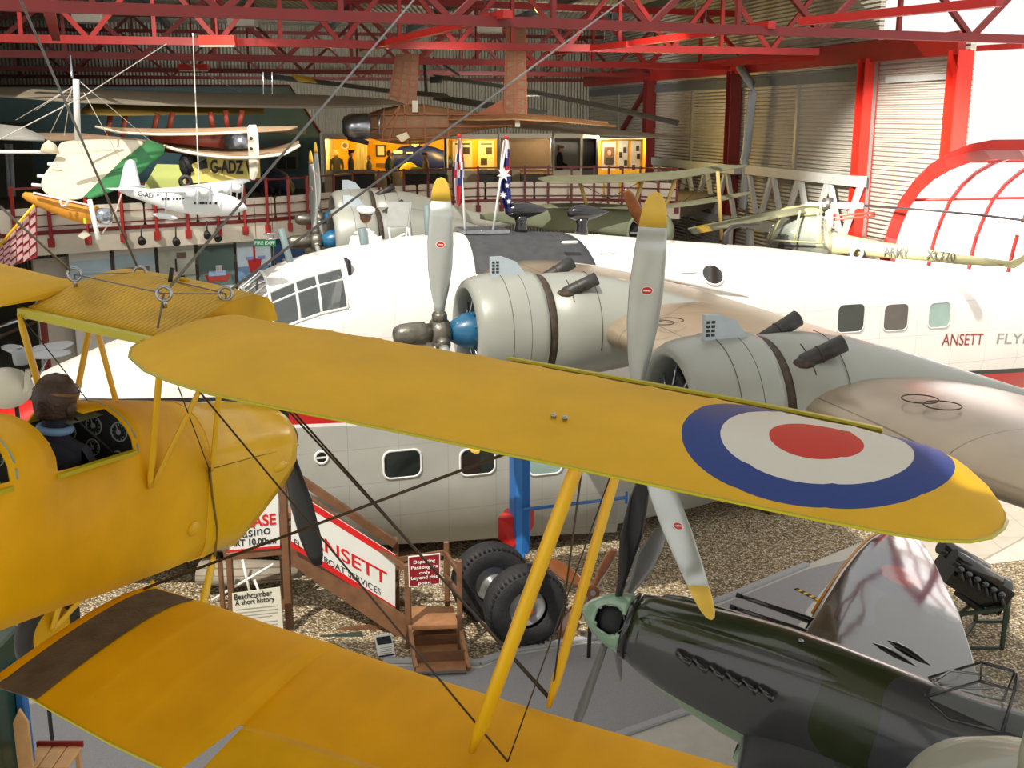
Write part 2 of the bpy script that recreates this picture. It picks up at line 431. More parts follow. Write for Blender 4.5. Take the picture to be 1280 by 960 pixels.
sol = fus.modifiers.new('skin', 'SOLIDIFY'); sol.thickness = .012; sol.offset = -1
# cockpit floors, bulkheads
ck = MB(); ck.box((-1.2, 0, -1.35), (.6, .5, .02)); ck.box((-2.0, 0, -1.3), (.6, .5, .02))
ck.build('cockpit_floor', M_dark, fus)
for x0, zt_, n0 in ((-.9, -.45, 1), (-1.76, -.37, 2)):
    zs = zt_ - .22
    arc = [V((x0, -.29 * math.cos(PI * i / 12), zs + (zt_ - .03 - zs) * math.sin(PI * i / 12))) for i in range(13)] + [V((x0, .28, -1.0)), V((x0, -.28, -1.0))]
    pn = MB().prism(arc, (.015, 0, 0)).build('instrument_panel', M_blackm, fus)
    for (dy, dz, r) in ((-.17, -.13, .052), (.0, -.13, .052), (.0, -.255, .045), (-.17, -.27, .03), (.16, -.2, .04)):
        c = V((x0 - .004, dy, zt_ + dz)); dl = MB(); fc = MB(); dl.torus(c, (1, 0, 0), r, .004, 20, 6)
        for k in range(12):
            a = k * PI / 6; fc.bar(c + V((-.004, math.cos(a) * r * .72, math.sin(a) * r * .72)), c + V((-.004, math.cos(a) * r * .88, math.sin(a) * r * .88)), .004, .003)
        fc.lathe([(0, r * .3), (.003, r * .3)], c - V((.006, 0, 0)), (1, 0, 0), 12); fc.bar(c + V((-.006, 0, 0)), c + V((-.006, r * .3, r * .75)), .005, .003)
        dd = dl.build('dial', M_grgn, pn); fc.build('dial_marking', M_dial, dd)
    # grey-green inner rim of the opening
    rim = MB(); rg = []
    for xx, k in ((x0 + .01, 1.0), (x0 - .12, .99), (x0 - .2, .97)):
        rg.append([V((xx, .292 * k * math.cos(PI * (i / 14)), zs + (zt_ - .012 - zs) * k * math.sin(PI * (i / 14)))) for i in range(8 if xx < x0 - .1 else 8)])
    rim.loft([[V((xx, .285 * math.cos(PI * i / 14), zs - .02 + (zt_ - .03 - zs) * math.sin(PI * i / 14))) for i in range(9)] for xx in (x0 + .0, x0 - .12, x0 - .26)], closed=False); rim.build('coaming_lining', M_grgn, fus)
    MB().tube([V((x0 - .0, -.295 * math.cos(PI * i / 16), zs + (zt_ - zs) * math.sin(PI * i / 16))) for i in range(17)], .008, 6).build('coaming_rim', M_grgn, fus)
for (xa, xb, zz) in ((-1.5, -.93, -.635), (-2.3, -1.8, -.6)):
    MB().bar((xa, -.305, zz - .005), (xb, -.305, zz - .02), .03, .022).build('sill_strip', M_yeledge, fus)
    MB().bar((xa, .305, zz - .005), (xb, .305, zz - .02), .03, .022).build('sill_strip', M_yeledge, fus)
MB().tube([(-1.1, .02, -1.2), (-1.08, .0, -.8), (-1.05, -.02, -.72)], [.012, .012, .02], 8).build('control_stick', M_steel, fus)
# tail
tf = MB().prism([V((-5.5, -.02, -.6)), V((-4.7, -.02, -.5)), V((-5.1, -.02, .1)), V((-5.5, -.02, .3)), V((-5.9, -.02, .1)), V((-5.9, -.02, -1.0)), V((-5.5, -.02, -1.0))], (0, .04, 0)); tf.build('tail_fin', M_yel2, moth)
tp = MB(); wing_mesh(tp, [(-1.45, -4.9, -5.5, -.62, .05, 0), (-.8, -4.6, -5.6, -.62, .07, 0), (0, -4.5, -5.6, -.62, .07, 0), (.8, -4.6, -5.6, -.62, .07, 0), (1.45, -4.9, -5.5, -.62, .05, 0)], 8); tp.build('tailplane', M_yel2, moth)
# cowling
M_seam = mat('dirty_seam', srgb(120, 92, 20), .6)
cw = MB().loft([fring(*s) for s in COWL]).build('engine_cowling', M_yel2, moth)
bv = cw.modifiers.new('b', 'BEVEL'); bv.width = .03; bv.segments = 3; bv.angle_limit = math.radians(50)
MB().tube([(-.235, -.302, -.93), (-.2, -.306, -1.1), (-.12, -.304, -1.35), (-.1, -.29, -1.55), (-.1, -.2, -1.6)], .007, 6).build('cowling_seam', M_seam, cw)
MB().tube([(-.22, -.3, -.94), (.3, -.293, -.99), (.6, -.28, -1.03), (.9, -.235, -1.07)], .004, 5).build('cowling_hinge', M_seam, cw)
MB().ball((.6, -.275, -1.14), .1, 14, 8, (1, .35, .38)).build('exhaust_fairing', M_yel2, cw)
MB().ball((-.36, -.3, -1.28), .055, 12, 8, (1, .4, .8)).build('panel_blister', M_yel2, fus)
# propeller
pc = V((1.08, 0, -1.10)); pd = (LP(MM, 397, 706, (1, 0, 0), 1.08) - pc).normalized()
def blade(mb, c, d, ax, L, w0=.07, w1=.09, tipr=.03, th=.02, tw0=1.0, tw1=.3, n=14, r0=0.0):
    side = ax.cross(d).normalized(); rings = []
    for i in range(n + 1):
        t = i / n; s = r0 + (L - r0) * t
        w = interp([(0, w0 * .8), (.15, w0), (.5, w1), (.8, w1 * .85), (.93, w1 * .6), (1, tipr)], t)[0]
        tw = tw0 + (tw1 - tw0) * t; a = side * math.cos(tw) + ax * math.sin(tw); b = side * -math.sin(tw) + ax * math.cos(tw)
        h = th * (1 - .75 * t) + .002; ring = []
        for k in range(12):
            q = 2 * PI * k / 12; ring.append(c + d * s + a * (w * math.cos(q)) + b * (h * math.sin(q)))
        rings.append(ring)
    mb.loft(rings); return mb
M_prop = mat('dark_wood_prop', (.010, .010, .012), .35, 0, .2, 6, coat=.08, spec=.3)
pr = MB().lathe([(-.09, .05), (-.05, .09), (.05, .09), (.08, .05)], pc, (1, 0, 0)).build('propeller', M_prop, moth)
for s in (1, -1):
    b = MB(); blade(b, pc, pd * s, V((1, 0, 0)), .98, .08, .125, .04, .03, .45, .1); b.build('blade', M_prop, pr, label='glossy black wooden propeller blade')
# struts
def strut(p, q, w=.045, t=.02, name='cabane_strut', m=M_strut, par=moth):
    p, q = V(p), V(q); d = (q - p).normalized(); a = V((1, 0, 0)); a = (a - d * a.dot(d)).normalized(); b = d.cross(a)
    rings = []
    for s, k in ((0, .55), (.08, 1), (.5, 1.05), (.92, 1), (1, .55)):
        c = p.lerp(q, s); rings.append([c + a * (w * k * math.cos(u)) + b * (t * k * math.sin(u)) for u in (2 * PI * i / 12 for i in range(12))])
    return MB().loft(rings).build(name, m, par)
for sd in (-1, 1):
    y = sd
    strut((-.97, .47 * y, -.04), (-.8, .31 * y, -.9), .024, .012)
    strut((-.38, .47 * y, -.03), (-.78, .31 * y, -.9), .022, .011)
    strut((-.42, .47 * y, -.03), (-.22, .31 * y, -.95), .022, .011)
    # interplane
    rb = LP(MM, 590, 945, (0, DZ, 1), -1.50); fb = LP(MM, 688, 884, (0, DZ, 1), -1.50)
    strut((-1.52, -(-2.93) * y, .1), (rb.x, abs(rb.y) * y, rb.z + .03), .068, .028, 'interplane_strut')
    strut((-.72, 2.93 * y, .1), (fb.x - .03, abs(fb.y) * y, fb.z + .02), .052, .022, 'interplane_strut')
    W = lambda p, q, r=.005: MB().tube([V(p), V(q)], r, 6).build('flying_wire', M_wire, moth)
    yy = abs(fb.y)
    W((-.45, .47 * y, -.02), (fb.x, yy * y, fb.z + .03), .006); W((-.95, .47 * y, -.05), (rb.x, yy * y, rb.z + .03))
    W((-.5, .47 * y, -.02), (fb.x + .02, yy * y, fb.z + .03), .006)
    W((-.85, .3 * y, -1.5), (-.72, 2.9 * y, .1), .006); W((-.9, .3 * y, -1.5), (-.78, 2.9 * y, .1), .005)
    W((-.72, 2.93 * y, .1), (rb.x, yy * y, rb.z + .03), .0035); W((-1.5, 2.93 * y, .1), (fb.x, yy * y, fb.z + .03), .0045)
    W((-.95, .47 * y, -.05), (-.24, .31 * y, -.95), .0035)
    # undercarriage
    ax_ = V((-.62, .5 * y, -2.08))
    strut((-.1, .28 * y, -1.55), ax_, .03, .014, 'undercarriage_leg'); strut((-.7, .28 * y, -1.5), ax_, .025, .012, 'undercarriage_leg')
    wh = MB().torus(ax_ + V((0, .03 * y, 0)), (0, 1, 0), .2, .055, 28, 10).build('wheel', M_blackm, moth)
    MB().lathe([(-.03, .17), (0, .19), (.03, .17)], ax_ + V((0, .03 * y, 0)), (0, 1, 0), 24).build('wheel_disc', M_yel2, wh)

# pilot in the front cockpit
def skinned(name, verts, edges, radii, m, parent=None, sub=2, root=0):
    me = bpy.data.meshes.new(name); me.from_pydata([tuple(v) for v in verts], edges, []); o = bpy.data.objects.new(name, me); COL.objects.link(o)
    sk = o.modifiers.new('skin', 'SKIN'); sk.use_smooth_shade = True
    lay = me.skin_vertices[0] if me.skin_vertices else None
    if lay is None:
        bpy.context.view_layer.objects.active = o
        bm = bmesh.new(); bm.from_mesh(me); bm.verts.layers.skin.verify(); bm.to_mesh(me); bm.free(); lay = me.skin_vertices[0]
    for i, r in enumerate(radii):
        r = r if isinstance(r, tuple) else (r, r); lay.data[i].radius = r; lay.data[i].use_root = (i == root)
    ss = o.modifiers.new('sub', 'SUBSURF'); ss.levels = sub; ss.render_levels = sub
    dg = bpy.context.evaluated_depsgraph_get(); nm = bpy.data.meshes.new_from_object(o.evaluated_get(dg)); bpy.data.objects.remove(o)
    nm.materials.clear(); nm.materials.append(m)
    for p in nm.polygons: p.use_smooth = True
    o = bpy.data.objects.new(name, nm); COL.objects.link(o)
    if parent is not None: o.parent = parent
    return o
def limb(mb, pts, rr, n=12):
    """smooth tapering tube through the joints"""
    P = [V(p) for p in pts]; out = []; ro = []
    for i in range(len(P) - 1):
        for k in range(5):
            t = k / 5; a = P[max(i - 1, 0)]; b = P[i]; c = P[i + 1]; d = P[min(i + 2, len(P) - 1)]
            out.append(.5 * ((2 * b) + (c - a) * t + (2 * a - 5 * b + 4 * c - d) * t * t + (3 * b - a - 3 * c + d) * t ** 3))
            ro.append(rr[i] + (rr[i + 1] - rr[i]) * t)
    out.append(P[-1]); ro.append(rr[-1])
    return mb.tube(out, ro, n)
hp = LP(MM, 70, 500, (0, 1, 0), .03)
pilotM = MM @ Matrix.Translation(V((-1.26, .03, -1.33)))
pilot = thing('person', 'pilot in a brown leather flying helmet and navy jacket, seated in the yellow biplane', 'person', pilotM)
pb = MM.inverted() @ pilotM
off = pb.translation
hc = V((hp.x, .03, hp.z)) - off   # head centre
def body_pilot():
    s = hc + V((0, 0, -.235))
    Vv = [V((0, 0, .12)), V((0, 0, .35)), s + V((-.01, 0, -.08)), s + V((0, 0, .02)), hc + V((-.01, 0, -.10)), hc,
          s + V((0, .17, -.03)), s + V((.1, .24, -.28)), V((.3, .16, .42)), s + V((0, -.17, -.03)), s + V((.1, -.24, -.28)), V((.3, -.14, .42)),
          V((.2, .1, .1)), V((.5, .12, .2)), V((.2, -.1, .1)), V((.5, -.12, .2))]
    E_ = [(0, 1), (1, 2), (2, 3), (3, 4), (4, 5), (2, 6), (6, 7), (7, 8), (2, 9), (9, 10), (10, 11), (0, 12), (12, 13), (0, 14), (14, 15)]
    rr = [.14, .13, .14, .075, .06, .06, .075, .055, .035, .075, .055, .035, .09, .07, .09, .07]
    return skinned('body', Vv, E_, rr, M_navy, pilot, 2)
bd = body_pilot(); bd['label'] = 'navy blue flying jacket'
MB().torus(hc + V((0, 0, -.155)), (0, 0, 1), .075, .022, 20, 8).build('collar', M_ltblue, pilot, label='light blue shirt collar')
# head: face forward (+x) turned a little
hd = MB(); rings = []
for i in range(15):
    t = i / 14; z = -.125 + .25 * t; r = .088 * math.sin(PI * (.08 + .86 * t)) ** .62; ring = []
    for k in range(20):
        a = 2 * PI * k / 20; x = math.cos(a); y = math.sin(a); rx = r * 1.12; fx = 0
        if x > .6 and .25 < t < .5: fx = .02 * (x - .6) / .4 * math.sin(PI * (t - .25) / .25) * (1 if abs(y) < .45 else 0)
        if t < .25 and x > 0: fx = .012 * x
        ring.append(hc + V((x * rx + fx + .01 * (1 - t), y * r * .9, z)))
    rings.append(ring)
hd.loft(rings).build('head', M_skin, pilot)
hl = MB(); rings = []
for i in range(12):
    t = i / 11; z = -.085 + .235 * t; r = .110 * math.sqrt(max(0, 1 - (max(0, t - .42) / .58) ** 2)) * (1 if t > .42 else .86 + .14 * t / .42); ring = []
    for k in range(24):
        a = 2 * PI * k / 24; x = math.cos(a)
        rr = max(r, .003); xx = x * rr * 1.12 - .006
        if t < .62 and x > .45: xx = min(xx, .05 + (.05 if t > .5 else 0))
        ring.append(hc + V((xx, math.sin(a) * rr * .98, z)))
    rings.append(ring)
hlm = hl.loft(rings).build('flying_helmet', M_leather, pilot)
MB().torus(hc + V((0, 0, .045)), (.15, 0, 1), .108, .010, 28, 6).build('goggle_strap', M_strap, hlm)
gg = MB()
for y in (-.035, .035): gg.torus(hc + V((.098, y, .05)), (1, 0, .4), .026, .009, 18, 6)
gg.build('goggles', M_steel, hlm)
MB().ball(hc + V((.0, -.1, -.03)), .035, 12, 8, (1, .5, 1.2)).build('ear_cup', M_leather, hlm)
MB().tube([hc + V((-.02, -.095, .0)), hc + V((.03, -.09, -.07)), hc + V((.06, -.04, -.12)), hc + V((.07, 0, -.125))], .008, 6).build('chin_strap', M_strap, hlm)
MB().tube([hc + V((.07, -.06, -.1)), hc + V((.14, -.14, -.2)), hc + V((.22, -.2, -.3)), hc + V((.34, -.24, -.36))], .007, 6).build('speaking_tube', M_blackm, hlm)
# cables and shackles above the biplane
rng = [(93, 342, None), (175, 340, None), (205, 367, None), (282, 367, None)]
ringp = []
for px, py in ((93, 343), (175, 341), (205, 367), (282, 367)):
    yy = {93: .45, 175: .3, 205: -.47, 282: -.42}[px]; ringp.append(MM @ LP(MM, px, py, (0, 1, 0), yy))
tops = [PL(0, 256, ringp[0] + V((-2, 0, 0)), (1, 0, 0)), D(22, 0, 7.5), None, None]
up_dirs = [(0, 258, 5.7), (24, -4, 5.9), (524, -8, 9.5), (790, -8, 12.0)]
cabl = []
foot = [(95, 377), (177, 356), (197, 410), (286, 394)]
names = ['hanging cable above the tank, leftmost of the four shackles, running up to the left edge', 'hanging cable from the far shackle behind the yellow tank, rising steeply past the white mast', 'long grey cable rising from the near shackle over the tank towards the centre roof trusses', 'long grey cable rising from the right-hand shackle in front of the flying boat nose']
for i, (rp, ud, ft_, nm) in enumerate(zip(ringp, up_dirs, foot, names)):
    t = thing('hanging_cable', nm, 'cable', rp, 'cables holding the yellow biplane')
    u = D(*ud)
    MB().tube([rp + (u - rp).normalized() * .05, u], .007 if i < 2 else .008, 6).build('cable', M_cable, t, world=True)
    f = MM @ LP(MM, ft_[0], ft_[1], (0, 1, 0), {0: .45, 1: .3, 2: -.47, 3: -.42}[i])
    MB().tube([rp, f], .006, 6).build('drop_wire', M_cable, t, world=True)
    n = V((.25, -1, .1)); MB().torus(rp, n, .036, .009, 24, 8).build('shackle', M_steel, t, world=True)
    MB().lathe([(0, .012), (.05, .012)], rp - V((0, 0, .075)), (0, 0, 1), 8).build('turnbuckle', M_steel, t, world=True)
for a, b in ((0, 2), (2, 3), (1, 3), (0, 1)):
    t = MB().tube([ringp[a], ringp[b]], .004, 6).build('tie_wire', M_cable)
    tag(t, ['thin wire joining the left and near shackles over the yellow tank', 'thin wire joining the near and right-hand shackles over the tank', 'thin wire joining the far and right-hand shackles over the tank', 'thin wire joining the left and far shackles over the tank'][[(0, 2), (2, 3), (1, 3), (0, 1)].index((a, b))], 'wire', 'tie wires between the shackles'); recentre(t)
# ================= white flying boat =================
SM = frame((-2.59, 19.4, EYE - 7.5), (-.949, -.316, 0))
S = lambda px, py, n, c: LP(SM, px, py, n, c)
def hull_mat():
    m = mat('hull_paint', srgb(236, 232, 226), .38, 0, .035, 1.6, .05, 6, coat=.15)
    nt, b, s, xyz = base_of(m)
    g = mixc(nt, .5, s, srgb(120, 122, 116))
    line = mathn(nt, 'ADD', mathn(nt, 'MULTIPLY', xyz[0], .045), 2.5)
    h = mathn(nt, 'SUBTRACT', xyz[2], line)
    gr = nt.nodes.new('ShaderNodeTexNoise'); gr.inputs['Scale'].default_value = 1.3; gr.inputs['Detail'].default_value = 6; nt.links.new(nt.nodes[m['tc']].outputs['Object'], gr.inputs['Vector'])
    grey = mixc(nt, gr.outputs['Fac'], srgb(158, 158, 150), srgb(186, 186, 178))
    c = mixc(nt, mathn(nt, 'LESS_THAN', h, .56), s, srgb(28, 28, 30))
    c = mixc(nt, mathn(nt, 'LESS_THAN', h, .46), c, srgb(190, 24, 20))
    c = mixc(nt, mathn(nt, 'LESS_THAN', h, .055), c, srgb(235, 235, 232))
    c = mixc(nt, mathn(nt, 'LESS_THAN', h, 0), c, grey)
    f = None
    for ax, step, offs in ((0, .86, 0), (2, .62, .2)):
        a = mathn(nt, 'FRACT', mathn(nt, 'DIVIDE', mathn(nt, 'ADD', xyz[ax], 100.0 + offs), step))
        l = mathn(nt, 'LESS_THAN', a, .012 / step); f = l if f is None else mathn(nt, 'MAXIMUM', f, l)
    mx = nt.nodes.new('ShaderNodeMix'); mx.data_type = 'RGBA'; mx.blend_type = 'MULTIPLY'
    nt.links.new(mathn(nt, 'MULTIPLY', f, .35), mx.inputs[0]); nt.links.new(c, mx.inputs[6]); mx.inputs[7].default_value = (.35, .33, .3, 1)
    nt.links.new(mx.outputs[2], b.inputs['Base Color'])
    # rivets and dents
    v = nt.nodes.new('ShaderNodeTexVoronoi'); v.inputs['Scale'].default_value = 1.7; nt.links.new(nt.nodes[m['tc']].outputs['Object'], v.inputs['Vector'])
    bp = nt.nodes.new('ShaderNodeBump'); bp.inputs['Strength'].default_value = .18; bp.inputs['Distance'].default_value = .05
    nt.links.new(v.outputs['Distance'], bp.inputs['Height']); nt.links.new(bp.outputs['Normal'], b.inputs['Normal'])
    return m
M_hull = hull_mat()
M_alu = mat('aluminium_paint', srgb(176, 176, 168), .36, .35, .06, 1.2, .06, 5)
panel_lines(M_alu, [(0, 1.1), (1, 1.35)], .012, dark=.6)
M_cowl = mat('cowl_grey', srgb(152, 154, 145), .4, .1, .05, 1.5, .04, 5, coat=.2)
M_wbrown = mat('stained_wing_metal', srgb(166, 150, 128), .3, .4, .2, .9, .07, 4)
panel_lines(M_wbrown, [(0, 1.6), (1, 1.9)], .014, dark=.5)
M_blade = mat('propeller_metal', srgb(186, 190, 186), .3, .55, .08, 3)
M_ytip = mat('yellow_blade_tip', srgb(224, 184, 70), .35, 0, .06, 6)
M_hub = mat('worn_hub_metal', srgb(120, 116, 106), .35, .7, .25, 8, .2, 30)
M_blue = mat('blue_crankcase', srgb(24, 92, 130), .35, 0, .15, 8, coat=.3)
M_gap = mat('dark_brown', srgb(70, 58, 48), .7, .2, .4, 12)  # dark brown for the gap ring, seams and exhaust fittings
M_exh = mat('dark_exhaust', srgb(66, 64, 62), .5, .5, .2, 10)
M_white = mat('white_paint', srgb(236, 236, 232), .4, 0, .03, 5)
M_glassd = mat('dark_window_glass', srgb(34, 40, 36), .08, 0, .3, 3, coat=1.0)
M_glass = mat('clear_glass', (.25, .28, .28), .03, 0, .02, 3, coat=.3, alpha=.3)
M_scoop = mat('pale_blue_grey', srgb(176, 188, 196), .4, .1, .05, 6)
M_deck = mat('dark_grey_deck', srgb(66, 68, 70), .7, 0, .2, 6, .3, 60)
M_redletter = mat('red_brown_letter', srgb(150, 60, 46), .5)
M_greyletter = mat('grey_letter', srgb(150, 152, 148), .5)
boat = thing('flying_boat', 'large white and grey four-engined flying boat with red stripe filling the hall', 'flying boat', SM)
# x, keel z, chine z, chine beam, side beam, shoulder z, top z
H = [(7.25, 1.95, 2.05, .05, .06, 2.15, 2.3), (7.15, 1.55, 1.9, .2, .26, 2.2, 2.5), (6.9, 1.15, 1.6, .42, .55, 2.3, 2.72), (6.4, .75, 1.3, .66, .85, 2.5, 2.95), (5.8, .5, 1.1, .88, 1.05, 2.7, 3.2), (5.1, .35, .95, 1.05, 1.22, 2.9, 3.5), (4.2, .2, .8, 1.2, 1.36, 3.05, 3.85), (3.4, .12, .7, 1.32, 1.42, 3.15, 4.1), (2.75, .08, .6, 1.4, 1.45, 3.25, 4.28), (2.3, .06, .55, 1.43, 1.45, 3.35, 4.46), (2.05, .05, .53, 1.44, 1.45, 3.45, 4.66), (1.72, .04, .5, 1.45, 1.45, 3.6, 4.92), (1.3, .03, .46, 1.45, 1.45, 3.75, 5.08), (.95, .02, .43, 1.45, 1.45, 3.85, 5.18), (.52, .01, .4, 1.45, 1.45, 3.9, 5.28), (0, 0, .36, 1.45, 1.45, 3.95, 5.36), (-.8, 0, .3, 1.45, 1.45, 3.98, 5.44), (-1.7, 0, .25, 1.45, 1.45, 4.0, 5.49), (-2.6, 0, .2, 1.45, 1.45, 4.0, 5.48), (-3.5, 0, .13, 1.45, 1.45, 3.95, 5.43), (-4.28, 0, .06, 1.42, 1.45, 3.9, 5.38), (-4.32, .12, .2, 1.38, 1.45, 3.9, 5.38), (-6.0, .1, .25, 1.15, 1.45, 3.95, 5.2), (-8, .25, .42, .85, 1.44, 3.95, 5.0), (-10, .5, .66, .55, 1.41, 3.92, 4.74), (-12, .85, 1.0, .3, 1.36, 3.78, 4.46), (-14, 1.2, 1.4, .12, 1.25, 3.5, 4.22), (-16.5, 2.0, 2.2, .12, .8, 3.3, 4.25), (-19.2, 3.0, 3.1, .1, .2, 3.5, 4.0)]
NA = 16
def hring(x, kz, cz, cb, hb, sh, top):
    side = [V((x, cb, cz)), V((x, cb + (hb - cb) * .7, cz + .3 * (sh - cz))), V((x, hb, cz + .62 * (sh - cz))), V((x, hb, sh))]
    r = [V((x, 0, kz)), V((x, cb * .55, kz + (cz - kz) * .45))] + side
    for i in range(1, NA):
        a = PI * i / NA; c, s_ = math.cos(a), math.sin(a)
        r.append(V((x, hb * (abs(c) ** .82) * (1 if c > 0 else -1), sh + (top - sh) * s_ ** .9)))
    r += [V((p.x, -p.y, p.z)) for p in reversed(side)] + [V((x, -cb * .55, kz + (cz - kz) * .45))]
    return r
def hstat(x):
    t = sorted(H); return (x,) + interp([(q[0],) + q[1:] for q in t], x)
def hsurf(x, a):  # point on the roof curve at angle a (0 = port shoulder, pi/2 = top)
    _, kz, cz, cb, hb, sh, top = hstat(x); c, s_ = math.cos(a), math.sin(a)
    return V((x, hb * (abs(c) ** .82) * (1 if c > 0 else -1), sh + (top - sh) * max(s_, 0) ** .9))
hm = MB(); HR = []
xs = sorted(set([q[0] for q in H] + [1.0, 1.55, 1.15, .8]), reverse=True)
HR = [hring(*hstat(x)) for x in xs]; nh = len(HR[0])
for r in HR: hm.v += r
J0, J1 = 7, 19   # glazed angular range (arc point indices)
for i in range(len(HR) - 1):
    xm = (xs[i] + xs[i + 1]) / 2
    for j in range(nh):
        k = (j + 1) % nh
        hole = (.52 < xm < 2.3) and (J0 <= j < J0 + 3 or J0 + 9 <= j < J0 + 12) or (1.72 < xm < 2.3 and J0 <= j < J0 + 12)
        if hole: continue
        hm.f.append((i * nh + j, i * nh + k, (i + 1) * nh + k, (i + 1) * nh + j)); hm.sm.append(True)
hull = hm.build('hull', M_hull, boat)
hull.modifiers.new('s', 'SOLIDIFY').thickness = .02
# cockpit glazing
gl = MB(); fr = MB()
gx = [2.3, 2.05, 1.72, 1.3, .95, .52]
def hp_(x, j): return hring(*hstat(x))[j]
cols = list(range(J0, J0 + 13))
for a, b in zip(gx, gx[1:]):
    for j in cols[:-1]:
        if b < 1.7 and (J0 + 3 <= j < J0 + 9): continue
        o = len(gl.v); gl.v += [hp_(a, j), hp_(a, j + 1), hp_(b, j + 1), hp_(b, j)]; gl.f.append((o, o + 1, o + 2, o + 3)); gl.sm.append(False)
gm = gl.build('cockpit_window', M_glass, boat, label='clear curved cockpit glazing', doubles=True)
for j in (J0, J0 + 2, J0 + 3, J0 + 9, J0 + 10, J0 + 12):
    fr.tube([hp_(x, j) for x in gx], .026 if j in (J0, J0 + 3, J0 + 9, J0 + 12) else .02, 6)
for j in (J0 + 4, J0 + 6, J0 + 8): fr.tube([hp_(x, j) for x in gx[:3]], .018, 6)
for x in gx:
    if x > 1.7: fr.tube([hp_(x, j) for j in cols], .024, 6)
    else:
        fr.tube([hp_(x, j) for j in cols[:4]], .024, 6); fr.tube([hp_(x, j) for j in cols[9:]], .024, 6)
fr.build('window_frame', M_white, gm)
ci = MB(); ci.box((1.3, 0, 3.75), (1.9, 2.5, .05)); ci.box((.42, 0, 4.5), (.05, 2.1, 1.4)); ci.box((2.0, 0, 3.95), (.25, 2.0, .5), bev=.05)
ci.box((1.0, -1.05, 4.4), (1.0, .04, 1.0)); ci.box((1.15, 0, 4.2), (.9, 1.9, .25)); ci.build('cockpit_interior', M_dark, hull)  # dark board and raised floor added so the rear panes look dark
M_seat = mat('white_seat_cover', srgb(150, 150, 150), .7, 0, .1, 10)
for y in (.62, -.62):
    st = MB().box((.85, y, 4.2), (.5, .5, .12), bev=.04).build('pilot_seat', M_seat, hull)
    MB().prism([V((.62, y - .25, 4.2)), V((.5, y - .25, 4.9)), V((.58, y - .25, 4.94)), V((.74, y - .25, 4.25))], (0, .5, 0)).build('seat_back', M_seat, st)
# cabin windows
def rrect(w, h, r, n=5):
    pts = []
    for cx, cy, a0 in ((w - r, h - r, 0), (-w + r, h - r, PI / 2), (-w + r, -h + r, PI), (w - r, -h + r, 3 * PI / 2)):
        for i in range(n + 1): a = a0 + PI / 2 * i / n; pts.append((cx + r * math.cos(a), cy + r * math.sin(a)))
    return pts
def cabin_window(x, z, w, h, r, glass=M_glassd, side=1, frame_m=M_white, ft=.03):
    y = hstat(x)[4] * side
    P = rrect(w, h, r); g = MB().prism([V((x + a, y - .02 * side, z + b)) for a, b in P], (0, .032 * side, 0)).build('cabin_window', glass, boat)
    mb = MB(); n = len(P); rings = []
    for kx, yy in ((0, .0), (0, .022), (ft, .022), (ft, 0)):
        rings.append([V((x + a * (1 + kx / w), y + yy * side, z + b * (1 + kx / h))) for a, b in P])
    rings.append(rings[0]); mb.loft(rings, cap=False); mb.build('window_rim', frame_m, g)
M_glassl = mat('pale_window_glass', srgb(150, 176, 168), .1, 0, .15, 2, coat=1.0)
M_glassm = mat('brownish_window_glass', srgb(84, 76, 70), .1, 0, .2, 2, coat=1.0)
for side in (1, -1):
    for px, py, w, h, g in ((503, 580, .31, .225, M_glassd), (597, 577, .3, .22, M_glassd), (682, 577, .3, .22, M_glassl)):
        p = S(px, py, (0, 1, 0), 1.46); cabin_window(p.x, p.z, w, h, .12, g, side)
    for px, py, w, h, g in ((1064.5, 398, .29, .26, M_glassd), (1121.5, 397, .27, .25, M_glassm), (1177, 394.5, .25, .24, M_glassl)):
        p = S(px, py, (0, 1, 0), 1.46); cabin_window(p.x, p.z, w, h, .11, g, side, ft=.02)
p = S(402, 572, (0, 1, 0), 1.46)
ph = MB().torus((p.x, 1.455, p.z), (0, 1, 0), .105, .022, 24, 8).build('porthole', M_white, boat); MB().lathe([(-.01, .1), (.012, .1)], (p.x, 1.45, p.z), (0, 1, 0), 24).build('porthole_glass', M_glassd, ph)
MB().box((p.x, 1.465, p.z), (.19, .01, .03)).build('porthole_bar', M_white, ph)
# round window high on the side
aa = .62; q = hsurf(-6.15, aa); q2 = hsurf(-6.15, aa + .05); nn = (q2 - q).cross(V((1, 0, 0))).normalized(); nn = nn if nn.y > 0 else -nn
ph = MB().torus(q, nn, .21, .02, 28, 6).build('porthole', M_white, boat); MB().lathe([(-.04, .2), (.01, .2)], q, nn, 28).build('porthole_glass', M_glassd, ph)
# lettering on the hull
def boat_text(s, px, py, px2, py2, h, m):
    a = S(px, py, (0, 1, 0), 1.4); b = S(px2, py2, (0, 1, 0), 1.4); a = S(px, py, (0, 1, 0), hstat(a.x)[4] + .008); b = S(px2, py2, (0, 1, 0), hstat(b.x)[4] + .008)
    t = text(s, 1.0, (0, 0, 0), (1, 0, 0), (0, 1, 0), m, None, ext=.002); xs_ = [v.co.x for v in t.data.vertices]; k = (b - a).length / (max(xs_) - min(xs_))
    x = (b - a).normalized(); y = V((0, 0, 1)); y = (y - x * x.dot(y)).normalized(); z = x.cross(y)
    t.data.transform(Matrix.Scale(1, 4)); 
    x0_ = min(xs_)
    for v in t.data.vertices: c = v.co.copy(); q_ = a + x * ((c.x - x0_) * k) + y * (c.y * h / .7); q_.y = hstat(q_.x)[4] + .008 + c.z; v.co = q_
    t.parent = boat; return t
boat_text('ANSETT', 1177, 432, 1228, 431, .235, M_redletter)
boat_text('FLYING BOAT SERVICES', 1246, 430, 1440, 424, .22, M_greyletter)
